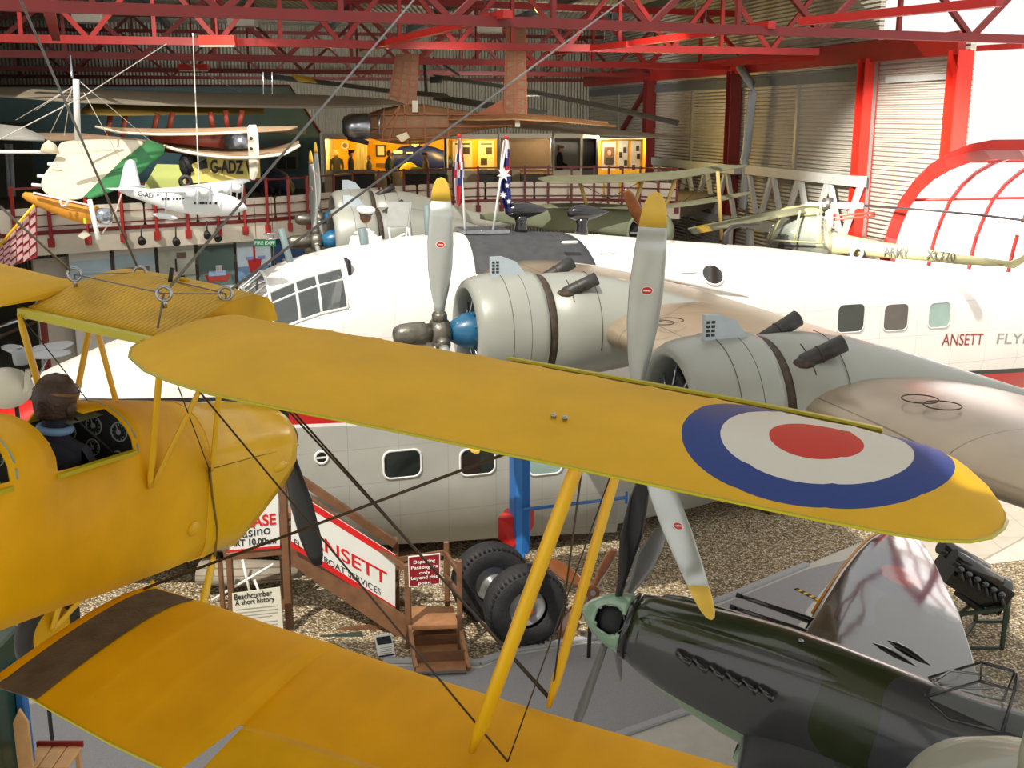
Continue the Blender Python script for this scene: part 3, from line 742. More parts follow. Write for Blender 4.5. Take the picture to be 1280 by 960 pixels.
# dark deck panel over the hull roof
dk = MB(); rings = []
for i in range(13):
    a = .50 + (PI - 1.0) * i / 12; x0 = -1.78 + .12 * math.cos(a) ; x1 = -3.72 - .25 * abs(math.cos(a))
    rings.append([hsurf(x0 + (x1 - x0) * k / 8, a) + (hsurf(x0, a) - V((x0, 0, 4.2))).normalized() * .012 for k in range(9)])
dk.loft(rings, closed=False).build('deck_panel', M_deck, boat, label='dark grey walkway panel over the hull roof').modifiers.new('s', 'SOLIDIFY').thickness = .02
zt = lambda x: hstat(x)[6]
ht = MB(); ht.bar((-1.78, .35, zt(-1.8) + .04), (-2.55, .35, zt(-2.5) + .04), .05, .06); ht.bar((-1.78, -.35, zt(-1.8) + .04), (-2.55, -.35, zt(-2.5) + .04), .05, .06); ht.bar((-1.78, -.35, zt(-1.8) + .04), (-1.78, .35, zt(-1.8) + .04), .05, .06); ht.bar((-2.55, -.35, zt(-2.5) + .04), (-2.55, .35, zt(-2.5) + .04), .05, .06)
ht.build('roof_hatch', M_steel, boat)
# aerial fairings
for px in (651, 727):
    b = S(px, 293, (0, 1, 0), 0); x = b.x; z0 = zt(x) - .03
    fa = MB().lathe([(0, .13), (.1, .115), (.2, .10), (.32, .13)], (x, 0, z0), (0, 0, 1), 18).build('aerial_fairing', M_black, boat, label='black teardrop aerial housing')
    MB().lathe([(-.33, .005), (-.32, .05), (-.26, .1), (-.15, .145), (0, .155), (.15, .13), (.33, .075), (.47, .02), (.5, .004)], (x - .03, 0, z0 + .42), (-1, 0, 0), 20).build('teardrop_pod', M_black, fa)
MB().lathe([(-.16, .13), (0, .15), (.02, .15)], (-3.2, .3, zt(-3.2) - .0), (0, 0, 1), 18)
# small roof fittings
for px, py, m_ in ((690, 296, M_white), (712, 303, M_white), (760, 316, M_white), (862, 340, M_white)):
    p = S(px, py, (0, 0, 1), 5.3); p = S(px, py, (0, 0, 1), hstat(p.x)[6] - .1 * abs(p.y))
    MB().box(p, (.3, .1, .05), bev=.02).build('roof_fitting', m_, boat)
# hook aerial
b = S(905, 300, (0, 1, 0), 0); z0 = zt(b.x)
MB().tube([(b.x, 0, z0), (b.x - .03, 0, z0 + .2), (b.x - .15, 0, z0 + .33), (b.x - .4, 0, z0 + .36), (b.x - .75, 0, z0 + .36)], [.06, .05, .045, .03, .012], 10).build('hook_aerial', M_exh, boat, label='dark curved hook aerial on the rear roof')
# masts
def mast(px, pyb, pyt, y, r, m, lab, lean=0, px2=None):
    b = S(px, pyb, (0, 1, 0), y); t = S(px2 or px, pyt, (0, 1, 0), y)
    return MB().tube([b - V((0, 0, .15)), t], r, 10).build('mast', m, boat, label=lab)
M_mast = mat('grey_green_mast', srgb(120, 138, 140), .5, 0, .06, 6)
mk = mast(366, 330, 286, 0, .06, M_mast, 'pale pitot mast behind the windscreen', px2=351)
pt_ = S(348, 290, (0, 1, 0), 0); MB().tube([pt_ + V((0, .02, -.02)), pt_ + V((.25, .02, -.03))], .014, 8).build('pitot_tube', M_steel, mk)
MB().tube([pt_ + V((0, .02, -.1)), pt_ + V((.22, .02, -.12))], .014, 8).build('pitot_tube', M_steel, mk)
mast(458, 310, 285, .1, .075, M_mast, 'short grey mast stub on the hull roof', px2=452)
mast(537, 300, 256, -.1, .075, M_mast, 'grey-green flat mast on the hull roof', px2=534)
mk = mast(562, 306, 250, -.1, .02, M_white, 'thin white aerial rod')
# wing
for sd in (1, -1):
    st = [(1.2, -1.7, -6.3, 4.78, .16, .02), (3.2, -1.8, -6.35, 4.76, .16, .02), (5.36, -1.95, -6.35, 4.74, .16, .02), (7.4, -2.1, -6.25, 4.72, .16, .02), (9.55, -2.2, -6.1, 4.70, .165, .02), (11.5, -2.3, -5.9, 4.72, .17, .02), (13.5, -2.5, -5.6, 4.76, .16, .02), (15.5, -2.9, -5.3, 4.8, .14, .02), (16.6, -3.5, -5.0, 4.84, .1, .02), (17.1, -4.0, -4.6, 4.86, .08, .01)]
    st2 = []
    for a, b in zip(st, st[1:]):
        for k in range(4): st2.append(tuple(u + (v - u) * k / 4 for u, v in zip(a, b)))
    st2.append(st[-1])
    wg = wing_mesh(MB(), [(q[0] * sd,) + q[1:] for q in st2], 18, inc=.105).build('wing', M_wbrown, boat, label='stained silver-grey wing')
    fl = MB().tube([(-1.7, 1.42 * sd, 4.8), (-3.2, 1.44 * sd, 5.0), (-5, 1.44 * sd, 4.75), (-6.8, 1.4 * sd, 4.3)], [.06, .09, .06, .01], 8).build('wing_root_fillet', M_hull, wg)
    # filler cap rings on the outer panel
    if sd > 0:
        for px, py in ((1150, 500), (1178, 508), (838, 401), (826, 404), (716, 348)):
            p = S(px, py, (0, 0, 1), 5.08 if px < 900 else 5.02); MB().torus(p + V((0, 0, .01)), (0, 0, 1), .16, .006, 24, 5).build('access_ring', M_gap, wg)
# engines
def engine(yc, xc, zc, ang0, bs, sd):
    T0 = 0 if sd > 0 else -1.0
    e = MB()
    X = lambda h: xc + h
    c = V((xc, yc, zc)); ax = V((1, 0, 0))
    nac = MB(); rings = []
    for h, r, dz in ((-1.38, .66, 0), (-1.40, .70, 0), (-1.9, .71, 0), (-2.4, .67, -.01), (-3.0, .55, -.06), (-3.8, .36, -.14), (-4.6, .2, -.25), (-5.2, .06, -.3)):
        rings.append([c + V((h, r * 1.0 * math.cos(a), dz + r * (1.0 if h > -2.2 else .95) * math.sin(a))) for a in (2 * PI * k / 40 for k in range(40))])
    n_ = nac.loft(rings).build('engine_nacelle', M_cowl, boat, label='light grey engine nacelle')
    MB().tube([c + V((-1.65 - .0, .708 * math.cos(a), .708 * math.sin(a))) for a in (math.radians(d) for d in range(35, 70, 4))], .006, 5).build('panel_seam', M_gap, n_)
    MB().tube([c + V((-2.0, .708 * math.cos(a), .708 * math.sin(a))) for a in (math.radians(d) for d in range(-20, 95, 6))], .004, 5).build('panel_seam', M_gap, n_)
    gp = MB().lathe([(-1.42, .58), (-1.40, .69), (-1.26, .69), (-1.25, .58)], c, ax, 40).build('cooling_gill', M_gap, n_, label='dark brown cooling gap behind the cowling')
    co_ = MB(); o_ = [(-1.27, .66), (-1.27, .735), (-1.2, .748), (-.9, .75), (-.62, .735), (-.46, .70), (-.38, .66), (-.345, .61), (-.35, .565), (-.40, .54), (-.55, .535), (-1.2, .62)]
    cwl = co_.lathe(o_, c, ax, 48, cap=False).build('engine_cowling', M_cowl, boat, label='smooth grey open-fronted cowling')
    for hh in (-.78, -1.02): MB().torus(c + V((hh, 0, 0)), ax, .7495, .003, 48, 5).build('cowling_seam', M_gap, cwl)
    MB().bar(c + V((-.78, .55 * sd, .46)), c + V((-1.02, .55 * sd, .46)), .006, .004)
    # carburettor scoop with a grille
    sx = c + V((-.66, .12 * sd, .73))
    sc = MB().prism([sx + V((0, -.035, -.02)), sx + V((0, -.035, .24)), sx + V((-.16, -.035, .24)), sx + V((-.34, -.035, .17)), sx + V((-.46, -.035, .02)), sx + V((-.5, -.035, -.04))], (0, .07, 0)).build('intake_scoop', M_scoop, cwl, label='upright grey intake scoop with grille')
    g = MB()
    for i in range(2):
        for k in range(4): g.box(sx + V((-.03 - .055 * i, .038 * sd, .045 + .042 * k)), (.036, .008, .026))
    g.build('scoop_grille', M_blackm, sc)['kind'] = 'stuff'
    # exhausts
    for a_, dx in ((50, 0), (112, .05)):
        a = math.radians(a_); rad = V((0, math.cos(a) * sd, math.sin(a))); b = c + V((-1.58 + dx, 0, 0)) + rad * .64
        d = (V((-1, 0, 0)) + V((0, .1 * sd, .30)) + rad * .25).normalized()
        ex = MB(); ex.tube([b - d * .05, b + d * .1, b + d * .26, b + d * .46], [.085, .085, .085, .088], 16)
        t = ex.build('exhaust_pipe', M_exh, n_, label='dark exhaust stub')
        MB().lathe([(0, .07), (.004, .07)], b + d * .461, d, 16).build('exhaust_mouth', M_blackm, t)
        MB().torus(b + d * .2, d, .086, .008, 18, 6).build('exhaust_clamp', M_gap, t)
        MB().ball(b + d * .0, .13, 12, 8, (1.3, 1, .5)).build('exhaust_shroud', M_gap, t)
    # blue crankcase and cylinders
    ck_ = MB().lathe([(-.12, .10), (-.18, .15), (-.32, .23), (-.48, .25), (-.6, .25)], c, ax, 24).build('crankcase', M_blue, boat)
    MB().lathe([(-1.0, .6), (-.98, .6)], c, ax, 24).build('baffle', M_blackm, cwl)
    for k in range(9):
        a = 2 * PI * (k + .5) / 9; rd = V((0, math.cos(a), math.sin(a)))
        cy = MB().lathe([(.22, .075), (.26, .085), (.29, .07), (.32, .085), (.35, .07), (.38, .085), (.41, .07), (.44, .085), (.49, .05)], c + V((-.66, 0, 0)), rd, 10)
        cyo = cy.build('cylinder', M_exh, ck_)
        MB().tube([c + V((-.42, 0, 0)) + rd * .2, c + V((-.5, 0, 0)) + rd * .48], .014, 6).build('pushrod', M_steel, cyo)
    # propeller
    pr_ = MB().lathe([(.62, .02), (.60, .09), (.52, .135), (.38, .15), (.2, .15), (.18, .125), (.1, .13)], c, ax, 24).build('propeller', M_hub, boat, label='three-bladed metal propeller with bullet hub')
    MB().lathe([(.12, .13), (.1, .17), (-.02, .2), (-.12, .16), (-.14, .1)], c, ax, 20).build('hub_barrel', M_hub, pr_)
    for k in range(3):
        a = ang0 + k * 2 * PI / 3; d = V((0, math.sin(a), math.cos(a)))
        MB().lathe([(.14, .105), (.24, .1), (.27, .085)], c, d, 16).build('blade_collar', M_hub, pr_)
        side = ax.cross(d).normalized(); rings = []; tipr = []
        prof = [(.2, .06, .06, 1.6), (.35, .075, .055, 1.58), (.55, .12, .045, 1.52), (.85, .158, .036, 1.42), (1.15, .165, .028, 1.34), (1.45, .15, .02, 1.28), (1.66, .13, .015, 1.24)]
        prof2 = [(1.66, .1305, .0155, 1.24), (1.78, .115, .012, 1.22), (1.87, .09, .009, 1.2), (1.925, .055, .006, 1.2), (1.945, .012, .003, 1.2)]
        def rg(P):
            R_ = []
            for s, w_, h_, tw in P:
                tw += T0
                aa_ = side * math.cos(tw) + ax * math.sin(tw); bb_ = side * -math.sin(tw) + ax * math.cos(tw)
                R_.append([c + d * (s * bs) + aa_ * (w_ * math.cos(q)) + bb_ * (h_ * math.sin(q)) for q in (2 * PI * i / 16 for i in range(16))])
            return R_
        bl = MB().loft(rg(prof)).build('blade', M_blade, pr_, label='pale metal propeller blade')
        MB().loft(rg(prof2)).build('blade_tip', M_ytip, bl, label='yellow painted blade tip')
        # red and white oval badge
        tw = 1.34 + T0; aa_ = side * math.cos(tw) + ax * math.sin(tw); bb_ = side * -math.sin(tw) + ax * math.cos(tw)
        for sg in (1, -1):
            o2 = c + d * (1.13 * bs) + bb_ * (.029 * sg)
            for rr_, mm_, dd in ((.052, M_white, 0), (.044, M_red, .002)):
                P = [o2 + aa_ * (rr_ * 1.15 * math.cos(q)) + d * (rr_ * .82 * math.sin(q)) + bb_ * (dd * sg) for q in (2 * PI * i / 18 for i in range(18))]
                MB().prism(P, bb_ * (.003 * sg)).build('blade_badge', mm_, bl)
            MB().box(o2 + bb_ * (.006 * sg), (.07, .010, .003), Matrix((aa_, d, bb_)).transposed()).build('blade_badge', M_white, bl)
M_red = mat('signal_red', srgb(196, 36, 30), .4, 0, .05, 6)
engine(5.36, 0.05, 4.77, math.radians(6), 1.03, 1)
engine(9.6, -.78, 4.67, math.radians(9.5), 1.13, 1)
engine(-5.4, 0.0, 4.84, math.radians(-6), 1.0, -1)
engine(-10.0, -.8, 4.92, math.radians(-3), 1.0, -1)
# fin and tailplane
MB().prism([V((-15.0, -.08, 4.2)), V((-16.6, -.08, 8.2)), V((-17.4, -.08, 8.9)), V((-18.6, -.08, 8.8)), V((-19.3, -.08, 7.5)), V((-19.4, -.08, 3.6))], (0, .16, 0)).build('tail_fin', M_hull, boat)
wing_mesh(MB(), [(-5.3, -17.1, -18.6, 5.0, .08, 0), (-4.8, -16.7, -19.0, 4.95, .1, 0), (0, -15.9, -19.2, 4.6, .11, 0), (4.8, -16.7, -19.0, 4.95, .1, 0), (5.3, -17.1, -18.6, 5.0, .08, 0)], 10).build('tailplane', M_hull, boat)
# beaching gear
pb_ = PY(648, 640, 16.9); base = V((pb_.x, 16.9, 0))
gear = thing('beaching_gear', 'blue and red wheeled beaching gear leg with two big black tyres beside the hull', 'undercarriage', base)
M_bluep = mat('bright_blue_paint', srgb(36, 104, 176), .4, 0, .08, 4, .1, 20)
M_bluel = mat('lighter_blue_paint', srgb(60, 128, 200), .4, 0, .08, 4)
zt1 = PY(648, 560, 16.9).z; zb1 = PY(648, 690, 16.9).z
yd = V((.316, -.949, 0)); xd = V((.949, .316, 0))
Rg = Matrix((xd, yd, V((0, 0, 1)))).transposed()
MB().box(V((pb_.x + .02, 16.9, (zt1 + zb1) / 2)), (.27, .3, zt1 - zb1), Rg, .03).build('leg_housing', M_bluep, gear, world=True)
MB().box(V((pb_.x - .04, 16.9, (zt1 + zb1) / 2)) + yd * .16, (.1, .03, zt1 - zb1 - .05), Rg).build('leg_stiffener', M_bluel, gear, world=True)
a = PY(640, 668, 16.7)
MB().prism([a + V((-.22, 0, .27)), a + V((.24, .1, .27)), a + V((.24, .1, -.05)), a + V((.12, .1, -.3)), a + V((.0, 0, -.22)), a + V((-.22, 0, -.08))], (.12, .45, 0)).build('red_bracket', M_red, gear, world=True)
p0 = PY(690, 633, 16.5); p1 = PY(783, 622, 17.6)
MB().tube([PY(655, 637, 16.6), p1], .028, 8).build('towing_strut', M_bluep, gear, world=True)
MB().bar(p1 + V((0, 0, -.1)), p1 + V((0, 0, .1)), .04, .03).build('strut_end', M_bluep, gear, world=True)
M_tyre = mat('black_rubber', (.018, .018, .02), .65, 0, .3, 10, .5, 40)
M_rim = mat('grey_wheel_rim', srgb(150, 150, 150), .4, .4, .1, 8)
def tyre(px, py, Y, nm):
    c = PY(px, py, Y); r = c.z if False else .62; c.z = .62
    t = MB(); prof = []
    P = [(-.17, .30), (-.21, .40), (-.205, .52), (-.16, .60), (-.08, .625), (0, .63), (.08, .625), (.16, .60), (.205, .52), (.21, .40), (.17, .30)]
    o = t.lathe(P, c, yd, 48, cap=False).build('tyre', M_tyre, gear, world=True)
    for k in range(40):
        a = 2 * PI * k / 40; u = V((0, 0, 1)) * math.sin(a) + xd * math.cos(a)
        if k < 40: pass
    tr = MB()
    for k in range(48):
        a = 2 * PI * k / 48; u = V((0, 0, 1)) * math.sin(a) + xd * math.cos(a)
        tr.box(c + u * .6 + yd * .165, (.035, .07, .03), Matrix((u.cross(yd), yd, u)).transposed())
    tr.build('tread_block', M_tyre, o, world=False)['kind'] = 'stuff'
    for v in o.children[0].data.vertices: v.co = (MW(gear).inverted() @ v.co)
    w_ = MB().lathe([(.05, .3), (.1, .3), (.12, .27), (.07, .24), (.08, .12), (.14, .1), (.16, .06), (.22, .055), (.23, .02)], c, yd, 32).build('wheel', M_rim, gear, world=True)
    MB().lathe([(.2, .05), (.26, .045)], c, yd, 12).build('wheel_nut', M_red, w_); o3 = w_.children[0]
    for v in o3.data.vertices: v.co = MW(gear).inverted() @ v.co
tyre(656, 753, 15.45, 'a'); tyre(613, 724, 16.35, 'b')
MB().tube([V((PY(613, 724, 16.35).x, 16.35, .62)), V((PY(656, 753, 15.45).x, 15.45, .62))], .07, 12).build('axle', M_bluep, gear, world=True)
MB().bar(V((pb_.x + .05, 16.85, zb1)), V((pb_.x - .05, 16.1, .62)), .12, .12).build('leg_tube', M_bluep, gear, world=True)
# keel blocks under the hull
for x in (2.5, -.5, -3.6, -8.0):
    q = SM @ V((x, 0, 0)); t = MB().box(V((q.x, q.y, .1 if x > -5 else .12)), (.5, 2.0, .2 if x > -5 else .3), Rg, .02).build('keel_block', mat('old_timber', srgb(96, 74, 56), .8, 0, .2, 8))
    tag(t, 'dark timber block under the flying boat keel', 'block', 'keel blocks'); recentre(t)
# flags
def flag(name, px, pt, pb__, pts, lab, ptop, pbot, cols, depth=0):
    a = S(ptop[0], ptop[1], (0, 1, 0), depth); b = S(pbot[0], pbot[1], (0, 1, 0), depth + .1)
    a = SM @ a; b = SM @ b
    t = thing(name, lab, 'flag', b)
    MB().tube([b, a], .022, 8).build('flag_pole', M_white, t, world=True)
    MB().ball(a, .04, 10, 6).build('pole_finial', M_red, t, world=True)
    x = xd; d = (b - a)
    mb = MB(); rings = []; n = 12
    top = PL(px[0], pt[0], a, (0, 1, 0)); 
    for i in range(len(pts)):
        y_, xl, xr = pts[i]; L_ = PL(xl, y_, a, (0, 1, 0)); R_ = PL(xr, y_, a, (0, 1, 0)); r = []
        for k in range(n + 1):
            u = k / n; r.append(L_.lerp(R_, u) + V((0, -.07 * math.sin(u * PI * 3 + i * .25) - .03, 0)))
        rings.append(r)
    mb.loft(rings, closed=False); fo = mb.build('flag_cloth', cols, t, world=True)
    me = fo.data; k = 0
    nseg = len(pts) - 1
    for f in me.polygons:
        i = f.index // n; j = f.index % n; f.material_index = matidx(name, i / nseg, (j + .5) / n)
    fo.modifiers.new('s', 'SUBSURF').render_levels = 1
    return t
M_fred = mat('flag_red', srgb(186, 30, 44), .8); M_fblue = mat('flag_blue', srgb(36, 44, 120), .8); M_fwhite = mat('flag_white', srgb(225, 225, 225), .8)
def matidx(name, v, u):   # 0 red, 1 blue, 2 white
    if name == 'union_flag':
        if v < .22: return 2 if (u * 3 + v * 6) % 1 < .4 else 0
        if v < .5: return [2, 0, 2, 1][int((u * 2.2 + v * 7) * 1.6) % 4]
        if v < .62: return 1 if u > .3 else 2
        if v < .92: return 0 if (u > .25) else 2
        return 1
    if v < .4: return [0, 2, 1, 0][int((u * 1.6 + v * 7)) % 4] if u > .45 else (2 if u < .25 else 0)
    return 1
P1 = [(172, 573, 577), (182, 572, 578), (192, 570, 579), (202, 569, 580), (212, 568, 580), (222, 568, 580), (232, 568, 580), (242, 569, 579), (252, 570, 577), (258, 572, 575)]
P2 = [(175, 629, 636), (186, 627, 637), (197, 626, 637), (208, 625, 637), (220, 625, 638), (232, 625, 638), (244, 627, 639), (254, 628, 639), (262, 631, 640), (266, 634, 640)]
mf = [M_fred, M_fblue, M_fwhite]
flag('union_flag', (575,), (172,), None, P1, 'red, white and blue crossed flag drooping on a white pole above the flying boat roof', (574, 170), (582, 296), mf)
f2 = flag('australian_flag', (632,), (175,), None, P2, 'blue flag with white stars drooping on a leaning pole, right of the crossed flag', (633, 172), (614, 304), mf)
for px, py, r in ((630, 218, .13), (629, 244, .07), (634, 232, .05), (636, 252, .05)):
    c = PL(px, py, SM @ V((-2.4, -.0, 5)), (0, 1, 0)) ; ref = [o for o in f2.children if o.name.startswith('flag_cloth')][0]
    yy = min((MW(ref) @ v.co).y for v in ref.data.vertices); c = PY(px, py, yy - .02)
    pl_ = [c + V((math.cos(PI / 2 + PI * k / 7) * (r if k % 2 == 0 else r * .45), 0, math.sin(PI / 2 + PI * k / 7) * (r if k % 2 == 0 else r * .45))) for k in range(14)]
    MB().prism(pl_, (0, .012, 0)).build('star', M_fwhite, ref); q = ref.children[-1]
    for v in q.data.vertices: v.co = MW(f2).inverted() @ v.co
# crewman on the roof
capM = SM @ V((S(462, 300, (0, 1, 0), .0).x, 0, 4.2))
M_wshirt = mat('white_shirt', srgb(232, 228, 220), .8, 0, .05, 12, .3, 10); M_hair = mat('brown_hair', srgb(96, 66, 44), .7, 0, .2, 30, .4, 60)
cp = thing('person', 'crewman in white shirt and white peaked cap standing in the flying boat roof hatch', 'person', capM)
inv = capM
cr = MB()
hC = PY(457, 271, capM.y) - capM
sh = hC + V((0, 0, -.30))
def Rr(z, rx, ry, cx=0): return [V((sh.x + cx + rx * math.cos(a), sh.y + ry * math.sin(a), z)) for a in (2 * PI * k / 20 for k in range(20))]
zs_ = sh.z
cr.loft([Rr(zs_ - .95, .17, .12), Rr(zs_ - .6, .18, .13), Rr(zs_ - .35, .20, .13), Rr(zs_ - .12, .22, .13), Rr(zs_ - .02, .19, .11), Rr(zs_ + .05, .10, .08), Rr(zs_ + .1, .065, .065)])
bdy = cr.build('body', M_wshirt, cp)
ar = MB(); limb(ar, [sh + V((-.2, 0, -.06)), sh + V((-.27, .05, -.28)), sh + V((-.2, -.18, -.42))], [.075, .06, .045]); ar.build('sleeve', M_wshirt, cp)
ar = MB(); limb(ar, [sh + V((.2, 0, -.06)), sh + V((.27, .05, -.28)), sh + V((.25, .2, -.5))], [.075, .06, .045]); ar.build('sleeve', M_wshirt, cp)
MB().box(sh + V((-.03, .02, .03)), (.34, .2, .03), bev=.02).build('shoulder_board', M_wshirt, cp)
hh = MB().ball(hC + V((0, 0, 0)), .105, 18, 12, (.85, 1, 1.18)).build('head', M_skin, cp)
MB().ball(hC + V((0, -.02, .015)), .112, 18, 12, (.88, 1, 1.08)).build('hair', M_hair, cp)
for s_ in (-1, 1): MB().ball(hC + V((.09 * s_, 0, -.02)), .028, 8, 6, (.4, 1, 1.3)).build('ear', M_skin, hh)
MB().ball(hC + V((0, .1, -.02)), .022, 8, 6).build('nose', M_skin, hh)
cpm = MB().lathe([(.05, .115), (.09, .12), (.13, .165), (.15, .16), (.17, .05)], hC, (0.12, -.25, 1), 24).build('peaked_cap', M_wshirt, cp)
MB().lathe([(.05, .117), (.085, .121)], hC, (0.12, -.25, 1), 24).build('cap_band', M_black, cpm)
# open hatch cover beside him
h0 = SM @ S(497, 297, (0, 1, 0), -.5)
hc_ = thing('hatch_cover', 'open grey hatch cover propped up behind the capped crewman', 'hatch', V((h0.x, h0.y, h0.z - .3)))
c1 = [PY(486, 252, h0.y + .3), PY(515, 252, h0.y + .3), PY(511, 285, h0.y), PY(482, 285, h0.y)]
M_hatch = mat('grey_hatch', srgb(132, 134, 130), .5, .1, .12, 6)
MB().prism(c1, (0, .04, 0)).build('cover_panel', M_hatch, hc_, world=True)
c2 = [p.lerp(sum(c1, V((0, 0, 0))) / 4, .15) + V((0, -.012, 0)) for p in c1]
MB().prism(c2, (0, .012, 0)).build('cover_inset', M_hatch, hc_, world=True)
for a_, b_ in (((486, 284), (488, 304)), ((509, 284), (507, 302)), ((490, 300), (506, 292)), ((511, 285), (513, 300))):
    MB().tube([PY(*a_, h0.y), PY(*b_, h0.y)], .018, 6).build('prop_rod', M_white, hc_, world=True)
for a_ in ((455, 279, 500, 270), (470, 281, 505, 273)):
    pass
# ================= dark green fighter =================
PN = V((.746, 11.10, EYE - 5.166))
PM = frame(PN, (-3.34, 1.48, .67))
P = lambda px, py, n, c: LP(PM, px, py, n, c)
def camo():
    m = mat('glossy_camouflage', srgb(40, 50, 26), .22, 0, .15, 4, coat=.6)
    nt, b, s, xyz = base_of(m)
    n = nt.nodes.new('ShaderNodeTexNoise'); n.inputs['Scale'].default_value = .55; n.inputs['Detail'].default_value = 1; nt.links.new(nt.nodes[m['tc']].outputs['Object'], n.inputs['Vector'])
    f = mathn(nt, 'GREATER_THAN', n.outputs['Fac'], .5)
    c = mixc(nt, f, s, srgb(58, 60, 64))
    # grey-green belly
    k = mathn(nt, 'ADD', xyz[2], mathn(nt, 'MULTIPLY', xyz[0], -.14)); c = mixc(nt, mathn(nt, 'LESS_THAN', k, -.19), c, srgb(120, 146, 118))
    nt.links.new(c, b.inputs['Base Color']); return m
M_camo = camo()
M_duck = mat('duck_egg_green', srgb(132, 164, 138), .2, 0, .04, 5, coat=.8)
M_orange = mat('yellow_orange_edge', srgb(214, 140, 20), .4)
def camo_wing():
    m = mat('glossy_wing_camouflage', srgb(34, 38, 28), .09, 0, .15, 4, coat=1.0, spec=1.0)
    nt, b, s, xyz = base_of(m)
    n = nt.nodes.new('ShaderNodeTexNoise'); n.inputs['Scale'].default_value = .5; n.inputs['Detail'].default_value = 1; nt.links.new(nt.nodes[m['tc']].outputs['Object'], n.inputs['Vector'])
    c = mixc(nt, mathn(nt, 'GREATER_THAN', n.outputs['Fac'], .52), s, srgb(64, 66, 68))
    dx = mathn(nt, 'SUBTRACT', xyz[0], -3.0); dy = mathn(nt, 'SUBTRACT', mathn(nt, 'ABSOLUTE', xyz[1]), 4.0)
    rr = mathn(nt, 'SQRT', mathn(nt, 'ADD', mathn(nt, 'MULTIPLY', dx, dx), mathn(nt, 'MULTIPLY', dy, dy)))
    c = mixc(nt, mathn(nt, 'LESS_THAN', rr, .62), c, srgb(24, 32, 66)); c = mixc(nt, mathn(nt, 'LESS_THAN', rr, .26), c, srgb(150, 40, 40))
    nt.links.new(c, b.inputs['Base Color']); panel = None
    nz = nt.nodes.new('ShaderNodeTexNoise'); nz.inputs['Scale'].default_value = 2.2; nt.links.new(nt.nodes[m['tc']].outputs['Object'], nz.inputs['Vector'])
    bp = nt.nodes.new('ShaderNodeBump'); bp.inputs['Strength'].default_value = .05; bp.inputs['Distance'].default_value = .03; nt.links.new(nz.outputs['Fac'], bp.inputs['Height']); nt.links.new(bp.outputs['Normal'], b.inputs['Normal']); nt.links.new(bp.outputs['Normal'], b.inputs['Coat Normal'])
    return m
M_camow = camo_wing()
spit = thing('fighter_plane', 'glossy dark green and grey fighter with pale green spinner at lower right', 'aeroplane', PM)
# fuselage stations: x, half width, z bottom, z top
F = [(-.60, .33, -.29, .40), (-.75, .355, -.36, .435), (-1.0, .385, -.47, .475), (-1.3, .405, -.58, .52), (-1.7, .42, -.68, .57), (-2.1, .43, -.76, .60), (-2.6, .435, -.82, .605), (-3.1, .44, -.84, .585), (-3.5, .44, -.82, .56), (-4.0, .42, -.76, .56), (-4.6, .38, -.68, .62), (-5.2, .33, -.6, .58), (-6.2, .25, -.45, .46), (-7.2, .17, -.3, .36), (-8.2, .1, -.12, .28), (-9.0, .04, .02, .22)]
def sring(x, hw, zb, zt, n=28, e=.86):
    zc = (zb + zt) / 2 - .02; r = []
    for k in range(n):
        a = 2 * PI * k / n; c, s = math.cos(a), math.sin(a)
        r.append(V((x, hw * math.copysign(abs(c) ** e, c), zc + (zt - zc if s > 0 else zc - zb) * math.copysign(abs(s) ** e, s))))
    return r
fz = MB().loft([sring(*q) for q in F]).build('fuselage', M_camo, spit)
MB().loft([sring(-.535, .335, -.295, .40), sring(-.60, .335, -.295, .405)]).build('spinner_ring', M_black, spit, label='black ring behind the spinner')
# spinner with five blade openings; the one facing the viewer is empty
sp = MB(); prof = [(0, .01), (-.02, .06), (-.08, .13), (-.17, .20), (-.28, .26), (-.4, .305), (-.53, .335)]
n = 40; rings = []
angs = [88 + 72 * k for k in range(5)]
prof2 = []
for a, b in zip(prof, prof[1:]):
    for k in range(3): prof2.append((a[0] + (b[0] - a[0]) * k / 3, a[1] + (b[1] - a[1]) * k / 3))
prof2.append(prof[-1]); n = 60
for h, r in prof2: rings.append([V((h, r * math.cos(2 * PI * k / n), .055 + r * math.sin(2 * PI * k / n))) for k in range(n)])
for r in rings: sp.v += r
hole_a = 24
for i in range(len(rings) - 1):
    hm_ = (prof2[i][0] + prof2[i + 1][0]) / 2; rm_ = (prof2[i][1] + prof2[i + 1][1]) / 2
    for k in range(n):
        k2 = (k + 1) % n; am = 2 * PI * (k + .5) / n
        da = (am - math.radians(hole_a) + PI) % (2 * PI) - PI
        if ((hm_ + .37) / .165) ** 2 + (da * rm_ / .165) ** 2 < 1: continue
        sp.f.append((i * n + k, i * n + k2, (i + 1) * n + k2, (i + 1) * n + k)); sp.sm.append(True)
spn = sp.build('spinner', M_duck, spit, label='pale green pointed spinner with an empty blade socket'); spn.modifiers.new('s', 'SOLIDIFY').thickness = .012
MB().lathe([(-.5, .28), (-.3, .2), (-.15, .08)], (0, 0, .055), (1, 0, 0), 24).build('spinner_core', M_dark, spn)
sk_ = V((-.36, math.cos(math.radians(hole_a)), 0)); 
MB().torus(V((-.37, .285 * math.cos(math.radians(hole_a)), .055 + .285 * math.sin(math.radians(hole_a)))), (-.25, math.cos(math.radians(hole_a)), math.sin(math.radians(hole_a))), .16, .006, 28, 6).build('socket_rim', M_duck, spn)
for k, (mm_) in enumerate([M_blackm, None, None, None, None]):
    pass
M_pgrey = mat('grey_blade_paint', srgb(96, 96, 94), .35, 0, .1, 6, coat=.3)
